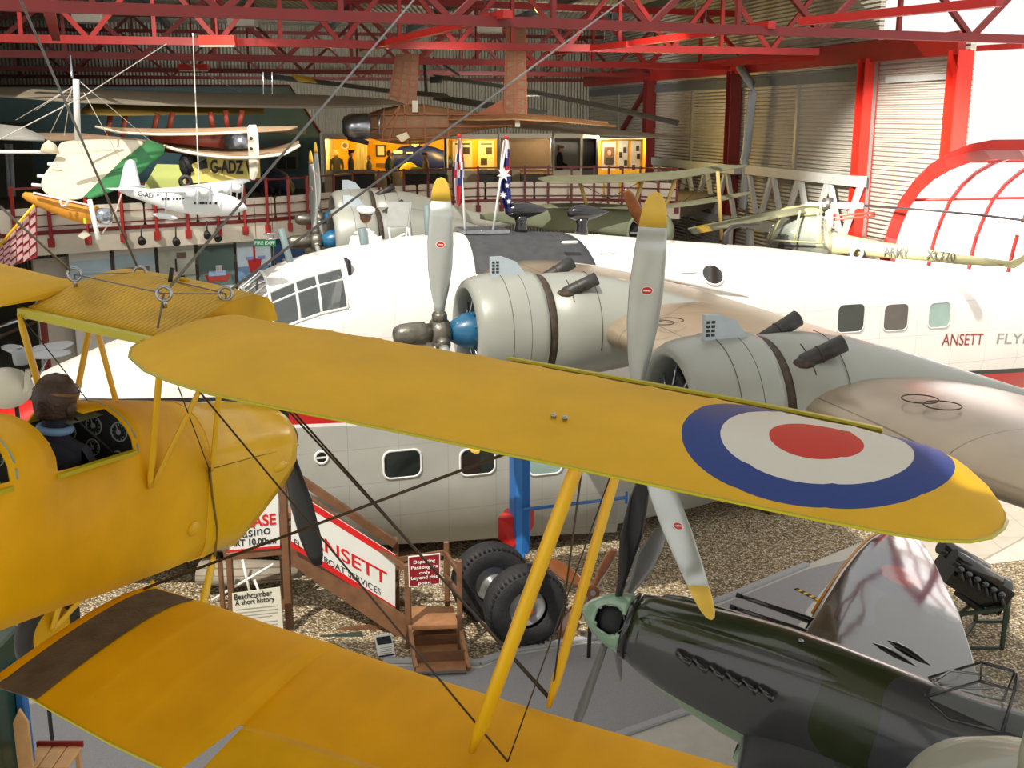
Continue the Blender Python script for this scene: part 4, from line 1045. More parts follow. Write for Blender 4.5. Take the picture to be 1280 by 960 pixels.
for a_, m_, L_ in ((88, M_black, 1.72), (160, M_pgrey, 1.6), (232, M_pgrey, 1.6), (304, M_pgrey, 1.6)):
    a = math.radians(a_); d = V((0, math.cos(a), math.sin(a))); c = V((-.36, 0, .055))
    b = MB(); blade(b, c, d, V((1, 0, 0)), L_, .05, .125 if a_ in (88, 160) else .075, .03 if a_ == 88 else .015, .03, -1.15, -.8, r0=.27); bo = b.build('propeller_blade', m_, spit, label='broad black upper propeller blade' if a_ == 88 else 'grey propeller blade')
    if a_ != 88:
        b = MB(); side = V((1, 0, 0)).cross(d); blade(b, c, d, V((1, 0, 0)), L_ + .01, .03, .03, .016, .012, -.85, -.8, r0=L_ - .1); b.build('blade_tip', M_ytip, bo, label='yellow blade tip')
# exhausts
for i in range(6):
    p = P(846 + i * 20.5, 817 + i * 8.6, (0, 1, 0), .415)
    e = MB().tube([p + V((0, -.06, .01)), p + V((-.02, .03, .02)), p + V((-.10, .07, .0)), p + V((-.17, .085, -.015))], [.028, .034, .034, .038], 10).build('exhaust_stub', M_black, spit)
    e2 = MB().tube([V((p.x, -p.y + .06, p.z)), V((p.x - .1, -p.y - .06, p.z)), V((p.x - .17, -p.y - .08, p.z))], [.03, .034, .036], 8).build('exhaust_stub', M_black, spit)
# cam cover bulges
for sd in (1, -1): MB().loft([sring(-.78 - .3 * t, .12 * math.sin(PI * (t / 6 + .08)) + .01, .32 - .0, .34 + .16 * math.sin(PI * (t / 6 + .08)), 14) for t in range(0)] or [[V((x, sd * (.26 + .09 * math.cos(a) * k), .30 + .035 * (-(x + .7)) + .14 * math.sin(a) * k)) for a in (2 * PI * q / 14 for q in range(14))] for x, k in ((-.68, .1), (-.8, .7), (-1.0, 1), (-1.5, 1.05), (-2.0, 1.05), (-2.5, .9), (-2.9, .5), (-3.1, .1))]).build('cam_cover_bulge', M_camo, fz)
# chin scoop
q = P(935, 925, (0, 1, 0), .12)
sc = MB(); rings = []
for x, k in ((q.x + .1, .7), (q.x + .06, 1), (q.x - .2, 1.05), (q.x - .55, .8), (q.x - .8, .3)):
    rings.append([V((x, .13 * k * math.cos(a), -.90 + .1 * k * math.sin(a) + .06 * (q.x - x))) for a in (2 * PI * i / 18 for i in range(18))])
s_ = sc.loft(rings).build('chin_scoop', M_duck, spit); MB().lathe([(0, .085), (.004, .085)], (q.x + .1, 0, -.90), (1, 0, 0), 16, sx=1).build('scoop_mouth', M_blackm, s_)
# wings
WT = [(.3, -1.95, -4.45), (.6, -2.0, -4.4), (1.3, -2.08, -4.28), (1.96, -2.12, -4.15), (2.8, -2.18, -3.98), (3.69, -2.27, -3.76), (4.4, -2.38, -3.5), (4.87, -2.48, -3.34), (5.2, -2.6, -3.2), (5.4, -2.72, -3.08), (5.48, -2.85, -2.97)]
for sd in (-1, 1):
    st = []
    for a, b in zip(WT, WT[1:]):
        for k in range(3): st.append(tuple(u + (v - u) * k / 3 for u, v in zip(a, b)))
    st.append(WT[-1])
    w_ = wing_mesh(MB(), [(y * sd, xl, xt, -.54 + .095 * y, .12 - .01 * y, .015) for y, xl, xt in st], 16).build('wing', M_camow, spit, label='very glossy dark wing' )
    MB().tube([(interp(WT, y)[0] + .012, y * sd, -.54 + .095 * y) for y in (2.5, 3.2, 3.9, 4.5, 4.87, 5.2, 5.4)], .018, 8).build('leading_edge_stripe', M_orange, w_, label='yellow stripe on the leading edge')
    for y in (2.02, 2.32):
        z = -.54 + .095 * y
        MB().tube([(-2.5, y * sd, z), (-2.0, y * sd, z), (-1.75, y * sd, z + .0), (-1.3, y * sd, z)], [.05, .045, .032, .024], 12).build('cannon_barrel', M_black, w_)
        MB().lathe([(0, .03), (.06, .03)], (-1.3, y * sd, z), (1, 0, 0), 12).build('cannon_muzzle', M_blackm, w_)
    for px0, py0, px1, py1 in ((1082, 797, 1165, 836), (1106, 795, 1174, 829)):
        a = P(px0, py0, (0, .1, 1), -.40); b = P(px1, py1, (0, .1, 1), -.40); d = (b - a); L_ = d.length; a.y = abs(a.y) * sd; b.y = abs(b.y) * sd; d = b - a; zc = -.54 + .095 * abs(a.y)
        rr = [(0, .01), (.08, .4), (.25, .85), (.45, 1), (.65, .8), (.85, .4), (1, .03)]
        MB().loft([[V((a.x + d.x * t, a.y + d.y * t + .062 * k * math.cos(u), zc + .095 - .06 * t + .075 * k * math.sin(u))) for u in (2 * PI * i / 16 for i in range(16))] for t, k in rr]).build('cannon_blister', M_black, w_)
# windscreen
ws = thing if False else None
A = P(1168, 865, (0, 1, 0), .25); 
fr = MB(); zt_ = .575
q0 = V((-3.50, .30, .40)); q1 = V((-3.50, -.30, .40)); t0 = V((-3.86, .20, .86)); t1 = V((-3.86, -.20, .86)); c0 = V((-3.46, .2, .52)); c1 = V((-3.46, -.2, .52)); r0_ = V((-4.15, .30, .5)); r1_ = V((-4.15, -.30, .5)); b0 = V((-4.15, .2, .88)); b1 = V((-4.15, -.2, .88))
fr.tube([c0, t0, t1, c1, c0], .014, 6); fr.tube([t0, b0, r0_], .018, 6); fr.tube([t1, b1, r1_], .018, 6); fr.tube([b0, V((-4.15, 0, .95)), b1], .018, 6); fr.tube([c0, V((-3.7, .3, .44)), r0_], .012, 6); fr.tube([c1, V((-3.7, -.3, .44)), r1_], .012, 6)
wsf = fr.build('windscreen_frame', M_camo, spit)
g_ = MB(); g_.add([c0, t0, t1, c1], [(0, 1, 2, 3)]); g_.add([c0, t0, b0, r0_], [(0, 1, 2, 3)]); g_.add([c1, t1, b1, r1_], [(0, 1, 2, 3)]); g_.build('windscreen_glass', M_glass, wsf)
MB().tube([(-3.52, -.05, .6), (-3.62, -.1, .72), (-3.9, -.12, .78), (-4.0, -.0, .74), (-3.8, .05, .68), (-3.55, .03, .61)], .014, 6).build('mirror_frame', M_steel, wsf)
cn = MB(); cn.loft([[V((x, .27 * k * math.cos(a), .5 + .42 * k2 * math.sin(a))) for a in (PI * i / 12 for i in range(13))] for x, k, k2 in ((-4.15, 1, 1), (-4.5, 1, 1.05), (-5.0, .85, .8), (-5.5, .5, .2))], closed=False)
cn.build('canopy', M_glass, spit)
MB().ball((-2.25, .12, .605), .03, 12, 6, (1, 1, .4)).build('filler_cap', M_steel, fz)
tl = MB().prism([V((-8.0, -.03, .25)), V((-8.5, -.03, 1.25)), V((-8.9, -.03, 1.4)), V((-9.3, -.03, 1.1)), V((-9.4, -.03, .0)), V((-8.9, -.03, -.1))], (0, .06, 0)); tl.build('tail_fin', M_camo, spit)
wing_mesh(MB(), [(-1.6, -8.3, -8.9, .2, .06, 0), (-1, -7.9, -9.1, .2, .08, 0), (1, -7.9, -9.1, .2, .08, 0), (1.6, -8.3, -8.9, .2, .06, 0)], 8).build('tailplane', M_camow, spit)
for sd in (1, -1):
    top = V((-2.5, .85 * sd, -.5)); g = PM.inverted() @ V(((PM @ V((-2.1, .85 * sd, -.5))).x, (PM @ V((-2.1, .85 * sd, -.5))).y, .28))
    lg = MB().tube([top, g], .05, 10).build('undercarriage_leg', M_duck, spit)
    MB().torus(g, (0, 1, 0), .2, .08, 28, 10).build('wheel', M_blackm, lg)
up = (PM.to_3x3().inverted() @ V((0, 0, 1)))
q = PM.inverted() @ V(((PM @ V((-8.4, 0, -.1))).x, (PM @ V((-8.4, 0, -.1))).y, .05)); MB().tube([V((-8.4, 0, -.1)), q], .04, 8).build('tail_wheel_leg', M_duck, spit)

# ================= grey aircraft nose in the corner =================
gM = frame(D(1300, 1010, 5.2), (-.3, .9, 0))
gg_ = thing('grey_aircraft', 'pale grey-green aircraft top with an upright post at the bottom right corner', 'aeroplane', gM)
M_gg = mat('pale_grey_green', srgb(142, 146, 130), .35, 0, .05, 3, coat=.3)
MB().loft([[V((x, .62 * k * math.cos(a), -.18 + .42 * k * math.sin(a))) for a in (2 * PI * i / 36 for i in range(36))] for x, k in ((.75, .03), (.72, .2), (.6, .48), (.4, .75), (.1, .95), (-.3, 1.05), (-1, 1.1), (-2.2, 1.0), (-3, .8))]).build('fuselage', M_gg, gg_)
c = gM.inverted() @ D(1284, 940, 5.0); c2 = gM.inverted() @ D(1306, 860, 4.9)
MB().tube([c - V((0, 0, .12)), c, c2], .035, 12).build('post', M_gg, gg_)
MB().ball(c - V((.35, .0, -.02)), .012, 8, 6).build('rivet', M_steel, gg_)
MB().tube([gM.inverted() @ V((gM.translation.x, gM.translation.y, 0)), V((0, 0, -.3))], .12, 12).build('support_stand', M_blackm, gg_)

# ================= wooden steps with signs =================
M_wood = mat('red_brown_timber', srgb(110, 76, 50), .5, 0, .22, 5, .2, 12, coat=.15)
M_wood2 = mat('light_tread_timber', srgb(158, 112, 74), .5, 0, .18, 6)
M_signw = mat('white_sign', srgb(214, 214, 208), .5, 0, .03, 3)
M_signr = mat('sign_red', srgb(200, 24, 22), .45)
M_maroon = mat('maroon_sign', srgb(128, 18, 24), .45)
M_ink = mat('black_ink', (.012, .012, .012), .6)
M_paper = mat('cream_board', srgb(206, 202, 184), .6, 0, .04, 4)
YS = 15.75
G = lambda px, py, y=YS: PY(px, py, y)
stp = thing('boarding_steps', 'brown wooden steps with handrails and a long sloping sign beside the hull', 'steps', V((G(515, 760).x, YS, 0)))
def wbar(a, b, w, h, nm='rail', m=M_wood, par=stp, up=(0, 0, 1)): return MB().bar(a, b, w, h, up).build(nm, m, par, world=True)
# posts (bottom on gravel)
def post(px, pt, yb, w=.09, pz=0.0, par=stp):
    t = G(px, pt, yb); return MB().box(V((t.x, yb, (t.z + pz) / 2)), (w, w, t.z - pz), bev=.008).build('post', M_wood, par, world=True)
post(353, 600, 15.9, .11); post(494, 672, 16.2, .09); post(509, 705, 15.25, .09); post(558, 677, 16.0, .08); post(574, 700, 15.1, .08); post(286, 690, 15.9, .09); post(275, 700, 16.5, .07); post(349, 640, 16.6, .06)
# sloping rails and stringer
wbar(G(345, 578, 16.1), G(494, 680, 16.1), .07, .12); wbar(G(345, 592, 16.3), G(510, 712, 15.6), .06, .06)
wbar(G(350, 680, 15.95), G(520, 795, 15.6), .07, .34, 'stringer'); wbar(G(350, 660, 16.9), G(520, 775, 16.7), .07, .30, 'stringer')
wbar(G(280, 694, 15.9), G(352, 686, 15.9), .05, .17, 'stringer')
wbar(G(494, 700, 16.15), G(558, 690, 16.0), .05, .07); wbar(G(556, 690, 16.0), G(574, 716, 15.15), .05, .06); wbar(G(556, 718, 16.0), G(574, 742, 15.15), .05, .05)
wbar(G(353, 800, 15.8), G(494, 782, 15.9), .08, .12, 'ground_rail'); wbar(G(470, 812, 15.5), G(512, 812, 15.4), .06, .1, 'ground_rail')
# sloping treads of the upper flight
for k in range(7):
    a = G(372 + k * 19, 640 + k * 14, 16.3)
    MB().box(a + V((0, .1, 0)), (.3, .9, .04)).build('tread', M_wood2, stp, world=True)
# landing and lower treads
def quad(p4, th, nm, m, par=stp): return MB().prism(p4, (0, 0, -th)).build(nm, m, par, world=True)
zl = G(548, 775, 15.4).z
quad([PZ(514, 783, zl), PZ(573, 781, zl), PZ(566, 757, zl), PZ(512, 758, zl)], .06, 'landing', M_wood2)
lz = [zl - .22, zl - .44, zl - .66]
for i, z in enumerate(lz):
    z = max(z, .08); x0, x1, y0 = 514 + 3 * i, 575 + 4 * i, 783 + 22 * (i + .6)
    a, b = PZ(x0, y0, z), PZ(x1, y0 - 3, z); d = (a - b).cross(V((0, 0, 1))).normalized(); d = -d if d.y < 0 else d
    quad([a, b, b + d * .3, a + d * .3], .04, 'tread', M_wood2)
    MB().bar(a + V((0, -.01, -.01)), b + V((0, -.01, -.01)), .02, .03).build('tread_nosing', M_cable, stp, world=True)
    MB().prism([a + d * .28, b + d * .28, b + d * .28 + V((0, 0, .16)), a + d * .28 + V((0, 0, .16))], d * .02).build('riser', M_wood, stp, world=True)
for px0, py0, px1, py1 in ((512, 785, 520, 838), (573, 780, 586, 838)):
    a = G(px0, py0, 15.25); b = PZ(px1, py1, .02); MB().bar(a, V((b.x, b.y, .02)), .05, .16).build('side_board', M_wood2, stp, world=True)
# ANSETT sign board (parallelogram) fixed to the rail
ys = 15.72
sg = thing('long_sign', 'white sloping sign with red borders and red and black lettering on the steps', 'sign', V((G(420, 700, ys).x, ys, 0)))
c4 = [G(345, 598, ys), G(492, 690, ys), G(492, 768, ys), G(345, 668, ys)]
c4 = [G(364, 612, ys), G(494, 694, ys), G(494, 766, ys), G(364, 684, ys)]
MB().prism(c4, (0, .03, 0)).build('sign_board', M_signw, sg, world=True)
def strip(a, b, h0, h1, m, nm): 
    a0, b0 = G(*a, ys - .004), G(*b, ys - .004); MB().prism([a0 + V((0, 0, h0)), b0 + V((0, 0, h0)), b0 + V((0, 0, h1)), a0 + V((0, 0, h1))], (0, .004, 0)).build(nm, m, sg, world=True)
strip((364, 612), (494, 694), -.115, 0, M_signr, 'red_border'); strip((364, 684), (494, 766), 0, .10, M_signr, 'red_border')
def slant(s, a, b, h, m, par, y, nm='lettering', bold=0.0):
    A_, B_ = G(*a, y), G(*b, y); t = text(s, 1, (0, 0, 0), (1, 0, 0), (0, 1, 0), m, None, nm, ext=.001, bold=bold); xs_ = [v.co.x for v in t.data.vertices]
    k = (B_ - A_).length / (max(xs_) - min(xs_)); d = (B_ - A_).normalized(); x0 = min(xs_); Mi = MW(par).inverted(); up_ = V((0, 0, 1)); z_ = d.cross(up_).normalized()
    for v in t.data.vertices: c = v.co.copy(); v.co = Mi @ (A_ + d * ((c.x - x0) * k) + up_ * (c.y * h / .7) + z_ * (c.z))
    t.parent = par; return t
slant('ANSETT', (386, 678), (484, 732), .21, M_signr, sg, ys - .008, bold=.012)
slant('FLYING BOAT SERVICES', (368, 681), (476, 744), .10, M_ink, sg, ys - .008)
# small signs
def flatsign(name, lab, pts, y, m, edge=None, d=.02, legs=True):
    c = [G(*p, y) for p in pts]; ctr = sum(c, V((0, 0, 0))) / 4
    t = thing(name, lab, 'sign', V((ctr.x, y, min(p.z for p in c))))
    MB().prism(c, (0, d, 0)).build('sign_panel', m, t, world=True)
    if edge:
        k = [ctr + (p - ctr) * 1.05 + V((0, .006, 0)) for p in c]; MB().prism(k, (0, d, 0)).build('sign_border', edge, t, world=True)
    return t
def lines(t, rows, y, m, bold=0.0):
    for s, a, b, h in rows: slant(s, a, b, h, m, t, y, bold=bold)
dp = flatsign('departing_sign', 'small maroon sign with white text fixed to the lower steps', [(511, 697), (549, 693), (549, 729), (512, 733)], 15.18, M_maroon, M_white)
lines(dp, [('Departing', (517, 705), (544, 702), .05), ('Passengers', (514, 712), (547, 709), .05), ('only', (524, 718), (538, 716.5), .045), ('beyond this', (514, 725), (547, 722), .05), ('point', (523, 731), (539, 729.5), .045)], 15.165, M_white, .01)
bc = flatsign('history_board', 'cream text board headed Beachcomber leaning in the gravel', [(290, 742), (350, 734), (354, 786), (292, 794)], 15.55, M_paper)
lines(bc, [('Beachcomber', (293, 750), (340, 744), .09), ('A short history', (294, 757), (343, 751), .08)], 15.54, M_ink, .01)
for k in range(9):
    yy = 762 + k * 4.2 + (2 if k > 3 else 0)
    MB().prism([G(295 + .1 * k, yy, 15.545), G(347 - (7 if k in (3, 8) else 0), yy - 5.5, 15.545), G(347 - (7 if k in (3, 8) else 0), yy - 4.3, 15.545), G(295 + .1 * k, yy + 1.2, 15.545)], (0, .002, 0)).build('text_line', mat('faint_print', srgb(150, 148, 138), .7), bc, world=True)
fl_ = flatsign('leaflet_stand', 'small white leaflet stand in front of the lower steps', [(468, 795), (489, 792), (496, 828), (473, 824)], 14.95, M_white)
MB().prism([G(470, 797, 14.94), G(488, 794.5, 14.94), G(490, 804, 14.94), G(472, 806.5, 14.94)], (0, .002, 0)).build('leaflet_picture', M_dark, fl_, world=True)
MB().prism([G(473, 820, 14.94), G(493, 817, 14.94), G(493.5, 819, 14.94), G(473.5, 822, 14.94)], (0, .002, 0)).build('leaflet_stripe', M_navy, fl_, world=True)
for k in range(4): MB().prism([G(475, 810 + 2.4 * k, 14.94), G(490, 808 + 2.4 * k, 14.94), G(490, 808.7 + 2.4 * k, 14.94), G(475, 810.7 + 2.4 * k, 14.94)], (0, .002, 0)).build('text_line', MATS['faint_print'], fl_, world=True)
g2 = flatsign('green_board', 'low dark green board lying behind the ground rail', [(400, 795), (452, 790), (458, 815), (410, 815)], 15.6, mat('green_board', srgb(52, 68, 60), .6))
tb = flatsign('tour_board', 'white sign with red letters and 10.00am, partly hidden by the yellow nose', [(285, 640), (347, 610), (350, 683), (287, 692)], 15.85, M_signw)
lines(tb, [('PLEASE', (290, 662), (345, 655), .17)], 15.84, M_signr, .02)
lines(tb, [('Casino', (291, 674), (338, 667), .15)], 15.84, M_ink, .0); lines(tb, [('START 10.00am', (276, 684), (345, 679), .10)], 15.84, M_ink, .02)
MB().prism([G(285, 688, 15.84), G(350, 682, 15.84), G(350, 685, 15.84), G(285, 691, 15.84)], (0, .004, 0)).build('red_border', M_signr, tb, world=True)
# red rail and notice behind the biplane's nose
nb = flatsign('black_notice', 'long black notice with white words behind the yellow nose, by the flying boat', [(190, 508), (345, 497), (345, 512), (190, 522)], 16.2, M_blackm)
lines(nb, [('PLEASE MIND YOUR HEAD', (282, 510), (352, 510), .08)], 16.19, M_white, .02)
for px, w_ in ((345, .3),):
    t = MB().tube([G(338, 510, 15.9), G(350, 512, 15.9), G(354, 520, 15.9), G(353.5, 604, 15.9)], .028, 8).build('red_handrail', M_red); tag(t, 'thin red handrail tube behind the black propeller', 'handrail'); recentre(t)
# display clutter under the nose: white trestle and grey planking
tr_ = thing('white_trestle', 'white folding trestle standing on the gravel behind the history board', 'trestle', V((G(310, 740, 16.8).x, 16.8, 0)))
for a_, b_ in (((303, 700), (316, 762)), ((342, 705), (265, 750)), ((285, 745), (340, 760)), ((318, 725), (330, 755))):
    MB().tube([G(*a_, 16.8), V((G(*b_, 16.8).x, 16.8, max(.03, G(*b_, 16.8).z)))], .022, 8).build('leg', M_white, tr_, world=True)
M_plank = mat('grey_planks', srgb(150, 140, 124), .7, 0, .1, 5); panel_lines(M_plank, [(2, .09)], .012, dark=.45)
pk = MB().tube([G(250, 715, 17.2) + V((0, 0, .0)), G(300, 716, 17.2), G(376, 712, 17.2)], [.3, .34, .2], 14, flat=.6).build('grey_float', M_plank); tag(pk, 'small grey planked float lying under the flying boat bow', 'float'); recentre(pk)
# wooden propeller lying behind the fighter's spinner
M_mahog = mat('varnished_mahogany', srgb(122, 72, 38), .22, 0, .3, 4, coat=1.0)
wp = thing('wooden_propeller', 'varnished brown four-bladed wooden propeller standing behind the pale green spinner', 'propeller', V((PY(740, 742, 14.6).x, 14.6, 0)))
hub = PY(740, 738, 14.6)
hb_ = MB().lathe([(-.1, .1), (.1, .1)], hub, (.05, -1, .1), 20).build('hub', M_mahog, wp, world=True)
MB().lathe([(.1, .04), (.12, .04)], hub, (.05, -1, .1), 12).build('hub_bolt', M_steel, wp, world=True)
for px, py in ((768, 686), (683, 700), (700, 792), (790, 790)):
    t_ = PY(px, py, 14.6); d = (t_ - hub); L_ = d.length
    if t_.z < .05: t_.z = .05; d = t_ - hub; L_ = d.length
    b = MB(); blade(b, hub, d.normalized(), V((0, -1, 0)), L_, .06, .115, .05, .035, .9, .45); b.build('blade', M_mahog, wp, world=True)
MB().tube([hub + V((0, .1, 0)), V((hub.x, 15.0, 0))], .03, 8).build('stand_leg', M_blackm, wp, world=True)
# black engine on a stand
eM = V((PZ(1215, 800, .0).x, 15.6, 0))
en = thing('aero_engine', 'glossy black piston engine on a green frame stand at the far right', 'engine', eM)
E = lambda px, py, y=15.6: PY(px, py, y)
MB().bar(E(1182, 705), E(1248, 745), .62, .42, (.3, 0, 1)).build('crankcase', M_black, en, world=True)
for dz, dy in ((.2, -.2), (.2, .25)):
    MB().tube([E(1184, 690) + V((0, dy, 0)), E(1240, 722) + V((0, dy, 0))], [.13, .13], 12).build('cylinder_bank', M_black, en, world=True)
for k in range(6):
    c = E(1188 + k * 10, 700 + k * 6.2) + V((0, -.36, .0)); MB().ball(c, .07, 10, 8, (1, 1, .8)).build('plug_boss', M_black, en, world=True)
    MB().tube([c, c + V((.03, -.08, -.16))], .03, 8).build('exhaust_port', M_exh, en, world=True)
MB().lathe([(-.1, .2), (0, .26), (.08, .2), (.16, .1)], E(1250, 740), (.85, 0, -.5), 18).build('supercharger', M_black, en, world=True)
MB().tube([E(1196, 740), E(1230, 765), E(1250, 762)], .06, 10).build('intake_pipe', M_exh, en, world=True)
M_gframe = mat('dark_green_frame', srgb(52, 66, 52), .5)
fx = [E(1200, 768, 15.2), E(1258, 760, 15.2), E(1222, 748, 16.1), E(1262, 745, 16.1)]
for p in fx: MB().bar(p, V((p.x, p.y, 0)), .05, .05).build('stand_leg', M_gframe, en, world=True)
for a_, b_ in ((0, 1), (1, 3), (0, 2), (2, 3)):
    MB().bar(fx[a_], fx[b_], .05, .05).build('stand_rail', M_gframe, en, world=True)
    MB().bar(V((fx[a_].x, fx[a_].y, .05)), V((fx[b_].x, fx[b_].y, .05)), .05, .05).build('stand_rail', M_gframe, en, world=True)
# bottom-left corner: green box, blue post, pine stool
gb = thing('green_cabinet', 'dark green painted cabinet at the bottom left edge', 'cabinet', D(8, 985, 9.0))
M_dgreen = mat('bottle_green', srgb(30, 62, 40), .35, 0, .1, 5, coat=.3)
c0_ = D(5, 905, 9.2)
MB().box((c0_.x - .12, c0_.y, c0_.z / 2 + .35), (.32, .8, c0_.z + .7), bev=.02).build('body', M_dgreen, gb, world=True)
MB().box((c0_.x + .02, c0_.y - .4, c0_.z - .15), (.12, .12, .9)).build('side_board', M_wood2, gb, world=True)
gb.location.z = 0
for o in gb.children:
    for v in o.data.vertices: v.co.z += D(8, 985, 9.0).z
bp_ = D(30, 895, 9.4); t = MB().box((bp_.x, bp_.y, bp_.z / 2), (.07, .1, bp_.z + .5), bev=.01).build('blue_post', M_bluep); tag(t, 'blue upright post under the lower left yellow wing', 'post'); recentre(t); t.location.z = 0
sp_ = D(66, 950, 9.6); st_ = thing('pine_stool', 'pale pine slatted stool at the bottom left on the grey floor', 'stool', V((sp_.x, sp_.y, 0)))
M_pine = mat('pale_pine', srgb(206, 160, 108), .5, 0, .12, 6)
for k in range(3): MB().box((-.13 + k * .13, 0, sp_.z + .02), (.12, .34, .03), bev=.006).build('slat', M_pine, st_)
for x in (-.16, .16):
    for y in (-.14, .14): MB().box((x, y, sp_.z / 2), (.04, .04, sp_.z), bev=.004).build('leg', M_pine, st_)
MB().box((-.0, .17, sp_.z + .05), (.4, .03, .05)).build('back_rail', M_maroon, st_)
pl_ = D(30, 945, 9.2); t = MB().prism([V((pl_.x - .06, pl_.y, 0)), V((pl_.x + .06, pl_.y, 0)), V((pl_.x + .06, pl_.y, pl_.z + .3)), V((pl_.x, pl_.y, pl_.z + .42)), V((pl_.x - .06, pl_.y, pl_.z + .3))], (0, .03, 0)).build('pine_board', M_pine); tag(t, 'upright pale pine board with a pointed top beside the green cabinet', 'board'); recentre(t)
# ================= floor, walls, roof =================
def gravel():
    m = mat('gravel', srgb(150, 130, 100), .8, 0, .2, 3)
    nt, b, s, xyz = base_of(m)
    v = nt.nodes.new('ShaderNodeTexVoronoi'); v.inputs['Scale'].default_value = 26; nt.links.new(nt.nodes[m['tc']].outputs['Object'], v.inputs['Vector'])
    sp = nt.nodes.new('ShaderNodeSeparateColor'); nt.links.new(v.outputs['Color'], sp.inputs[0])
    r = nt.nodes.new('ShaderNodeValToRGB'); cr = r.color_ramp; cr.elements[0].color = srgb(140, 116, 84) + (1,); cr.elements[1].color = srgb(250, 240, 216) + (1,)
    e = cr.elements.new(.4); e.color = srgb(196, 172, 130) + (1,); e = cr.elements.new(.7); e.color = srgb(226, 206, 168) + (1,)
    nt.links.new(sp.outputs[0], r.inputs['Fac'])
    edge = nt.nodes.new('ShaderNodeMapRange'); nt.links.new(v.outputs['Distance'], edge.inputs[0]); edge.inputs[1].default_value = .25; edge.inputs[2].default_value = .7; edge.inputs[3].default_value = 1; edge.inputs[4].default_value = .3
    c = nt.nodes.new('ShaderNodeMix'); c.data_type = 'RGBA'; c.blend_type = 'MULTIPLY'; c.inputs[0].default_value = 1
    nt.links.new(r.outputs['Color'], c.inputs[6]); nt.links.new(edge.outputs[0], c.inputs[7]); nt.links.new(c.outputs[2], b.inputs['Base Color'])
    bp = nt.nodes.new('ShaderNodeBump'); bp.inputs['Strength'].default_value = 1; bp.inputs['Distance'].default_value = .04; bp.invert = True
    nt.links.new(v.outputs['Distance'], bp.inputs['Height']); nt.links.new(bp.outputs['Normal'], b.inputs['Normal'])
    return m
M_grav = gravel()
M_carpet = mat('grey_carpet', srgb(152, 152, 154), .9, 0, .12, 60, .4, 90)
M_carpete = mat('carpet_edge', srgb(170, 172, 176), .7, 0, .05, 20)
M_conc = mat('pale_concrete', srgb(196, 194, 184), .75, 0, .06, 5, .1, 20)
M_tile = mat('pale_paving', srgb(190, 182, 166), .6, 0, .06, 3); panel_lines(M_tile, [(0, .9), (1, .9)], .02, dark=.7)
M_rbeam = mat('red_steel', srgb(150, 24, 18), .45, 0, .10, 3, coat=.1)
M_rcol = mat('lit_red_steel', srgb(186, 34, 22), .4, 0, .1, 3)  # lighter copy of the red steel for the two lit columns
M_rdark = mat('dark_red_steel', srgb(100, 16, 14), .5, 0, .12, 3)
M_roof = mat('roof_sheet', srgb(200, 196, 182), .6, 0, .08, 2); corrugate(M_roof, 0, .22, .8, .05)
M_purlin = mat('grey_purlin', srgb(96, 102, 106), .5, .2, .08, 4)
M_shut = mat('shutter_slats', srgb(208, 202, 188), .45, .15, .05, 3); corrugate(M_shut, 2, .125, 1.0, .05)
M_clad = mat('vertical_cladding', srgb(178, 174, 160), .6, 0, .08, 3); corrugate(M_clad, 0, .16, 1.0, .04)
M_wallw = mat('plain_wall', srgb(170, 166, 156), .7, 0, .05, 3)
fl0 = MB().box((0, 22, -.1), (70, 80, .2)).build('floor', M_conc); struct(fl0)
def slab(pts, th, nm, m, z=0.0):
    a = [V((p.x, p.y, z)) for p in pts]; return struct(MB().prism(a, (0, 0, th)).build(nm, m))
Q = lambda x, y: PZ(x, y, 0)
# gravel bed (two areas) laid on the floor slab
gb1 = slab([V((-16, Q(0, 880).y, 0)), Q(120, 860), Q(330, 842), Q(480, 826), Q(600, 829), Q(640, 813), Q(748, 797), Q(905, 748), Q(1008, 706), Q(1090, 672), Q(1200, 640), V((16, 34, 0)), V((-16, 34, 0))], .035, 'floor', M_grav)
gb2 = slab([Q(1040, 840), Q(1150, 726), Q(1200, 712), V((Q(1500, 640).x, Q(1280, 668).y, 0)), V((9.5, 8, 0)), Q(1150, 1000)], .035, 'floor', M_grav)
cp_ = slab([V((-7, 9.5, 0)), V((-7, Q(0, 890).y, 0)), Q(120, 868), Q(330, 849), Q(480, 833), Q(600, 836), Q(640, 820), Q(748, 803), Q(905, 755), Q(1010, 712), Q(1060, 700), Q(1010, 760), Q(960, 850), Q(865, 884), Q(782, 916), Q(600, 1000)], .012, 'floor', M_carpet)
for pts in ([Q(480, 826), Q(600, 829), Q(640, 813), Q(748, 797), Q(905, 748), Q(1008, 706)], [Q(600, 985), Q(782, 916), Q(896, 876)]):
    t = MB(); 
    for a, b in zip(pts, pts[1:]): t.bar(a + V((0, -.03, .03)), b + V((0, -.03, .03)), .11, .04)
    struct(t.build('trim_1', M_carpete))
tl_ = slab([Q(1110, 665), Q(1160, 722), Q(1210, 712), Q(1290, 668), V((15, 24, 0)), V((15, 33, 0)), V((8, 33, 0))], .045, 'floor', M_tile)
# hazard-striped mark by the wing
t = MB(); a, b = Q(995, 737), Q(1024, 752)
hz = thing('hazard_strip', 'short black and yellow hazard strip on the floor by the cannon barrels', 'floor marking', (a + b) / 2 + V((0, 0, .012)))
for k in range(8): MB().bar(a.lerp(b, k / 8) + V((0, 0, .02)), a.lerp(b, (k + 1) / 8) + V((0, 0, .02)), .07, .012).build('stripe', M_strut if k % 2 else M_blackm, hz, world=True)
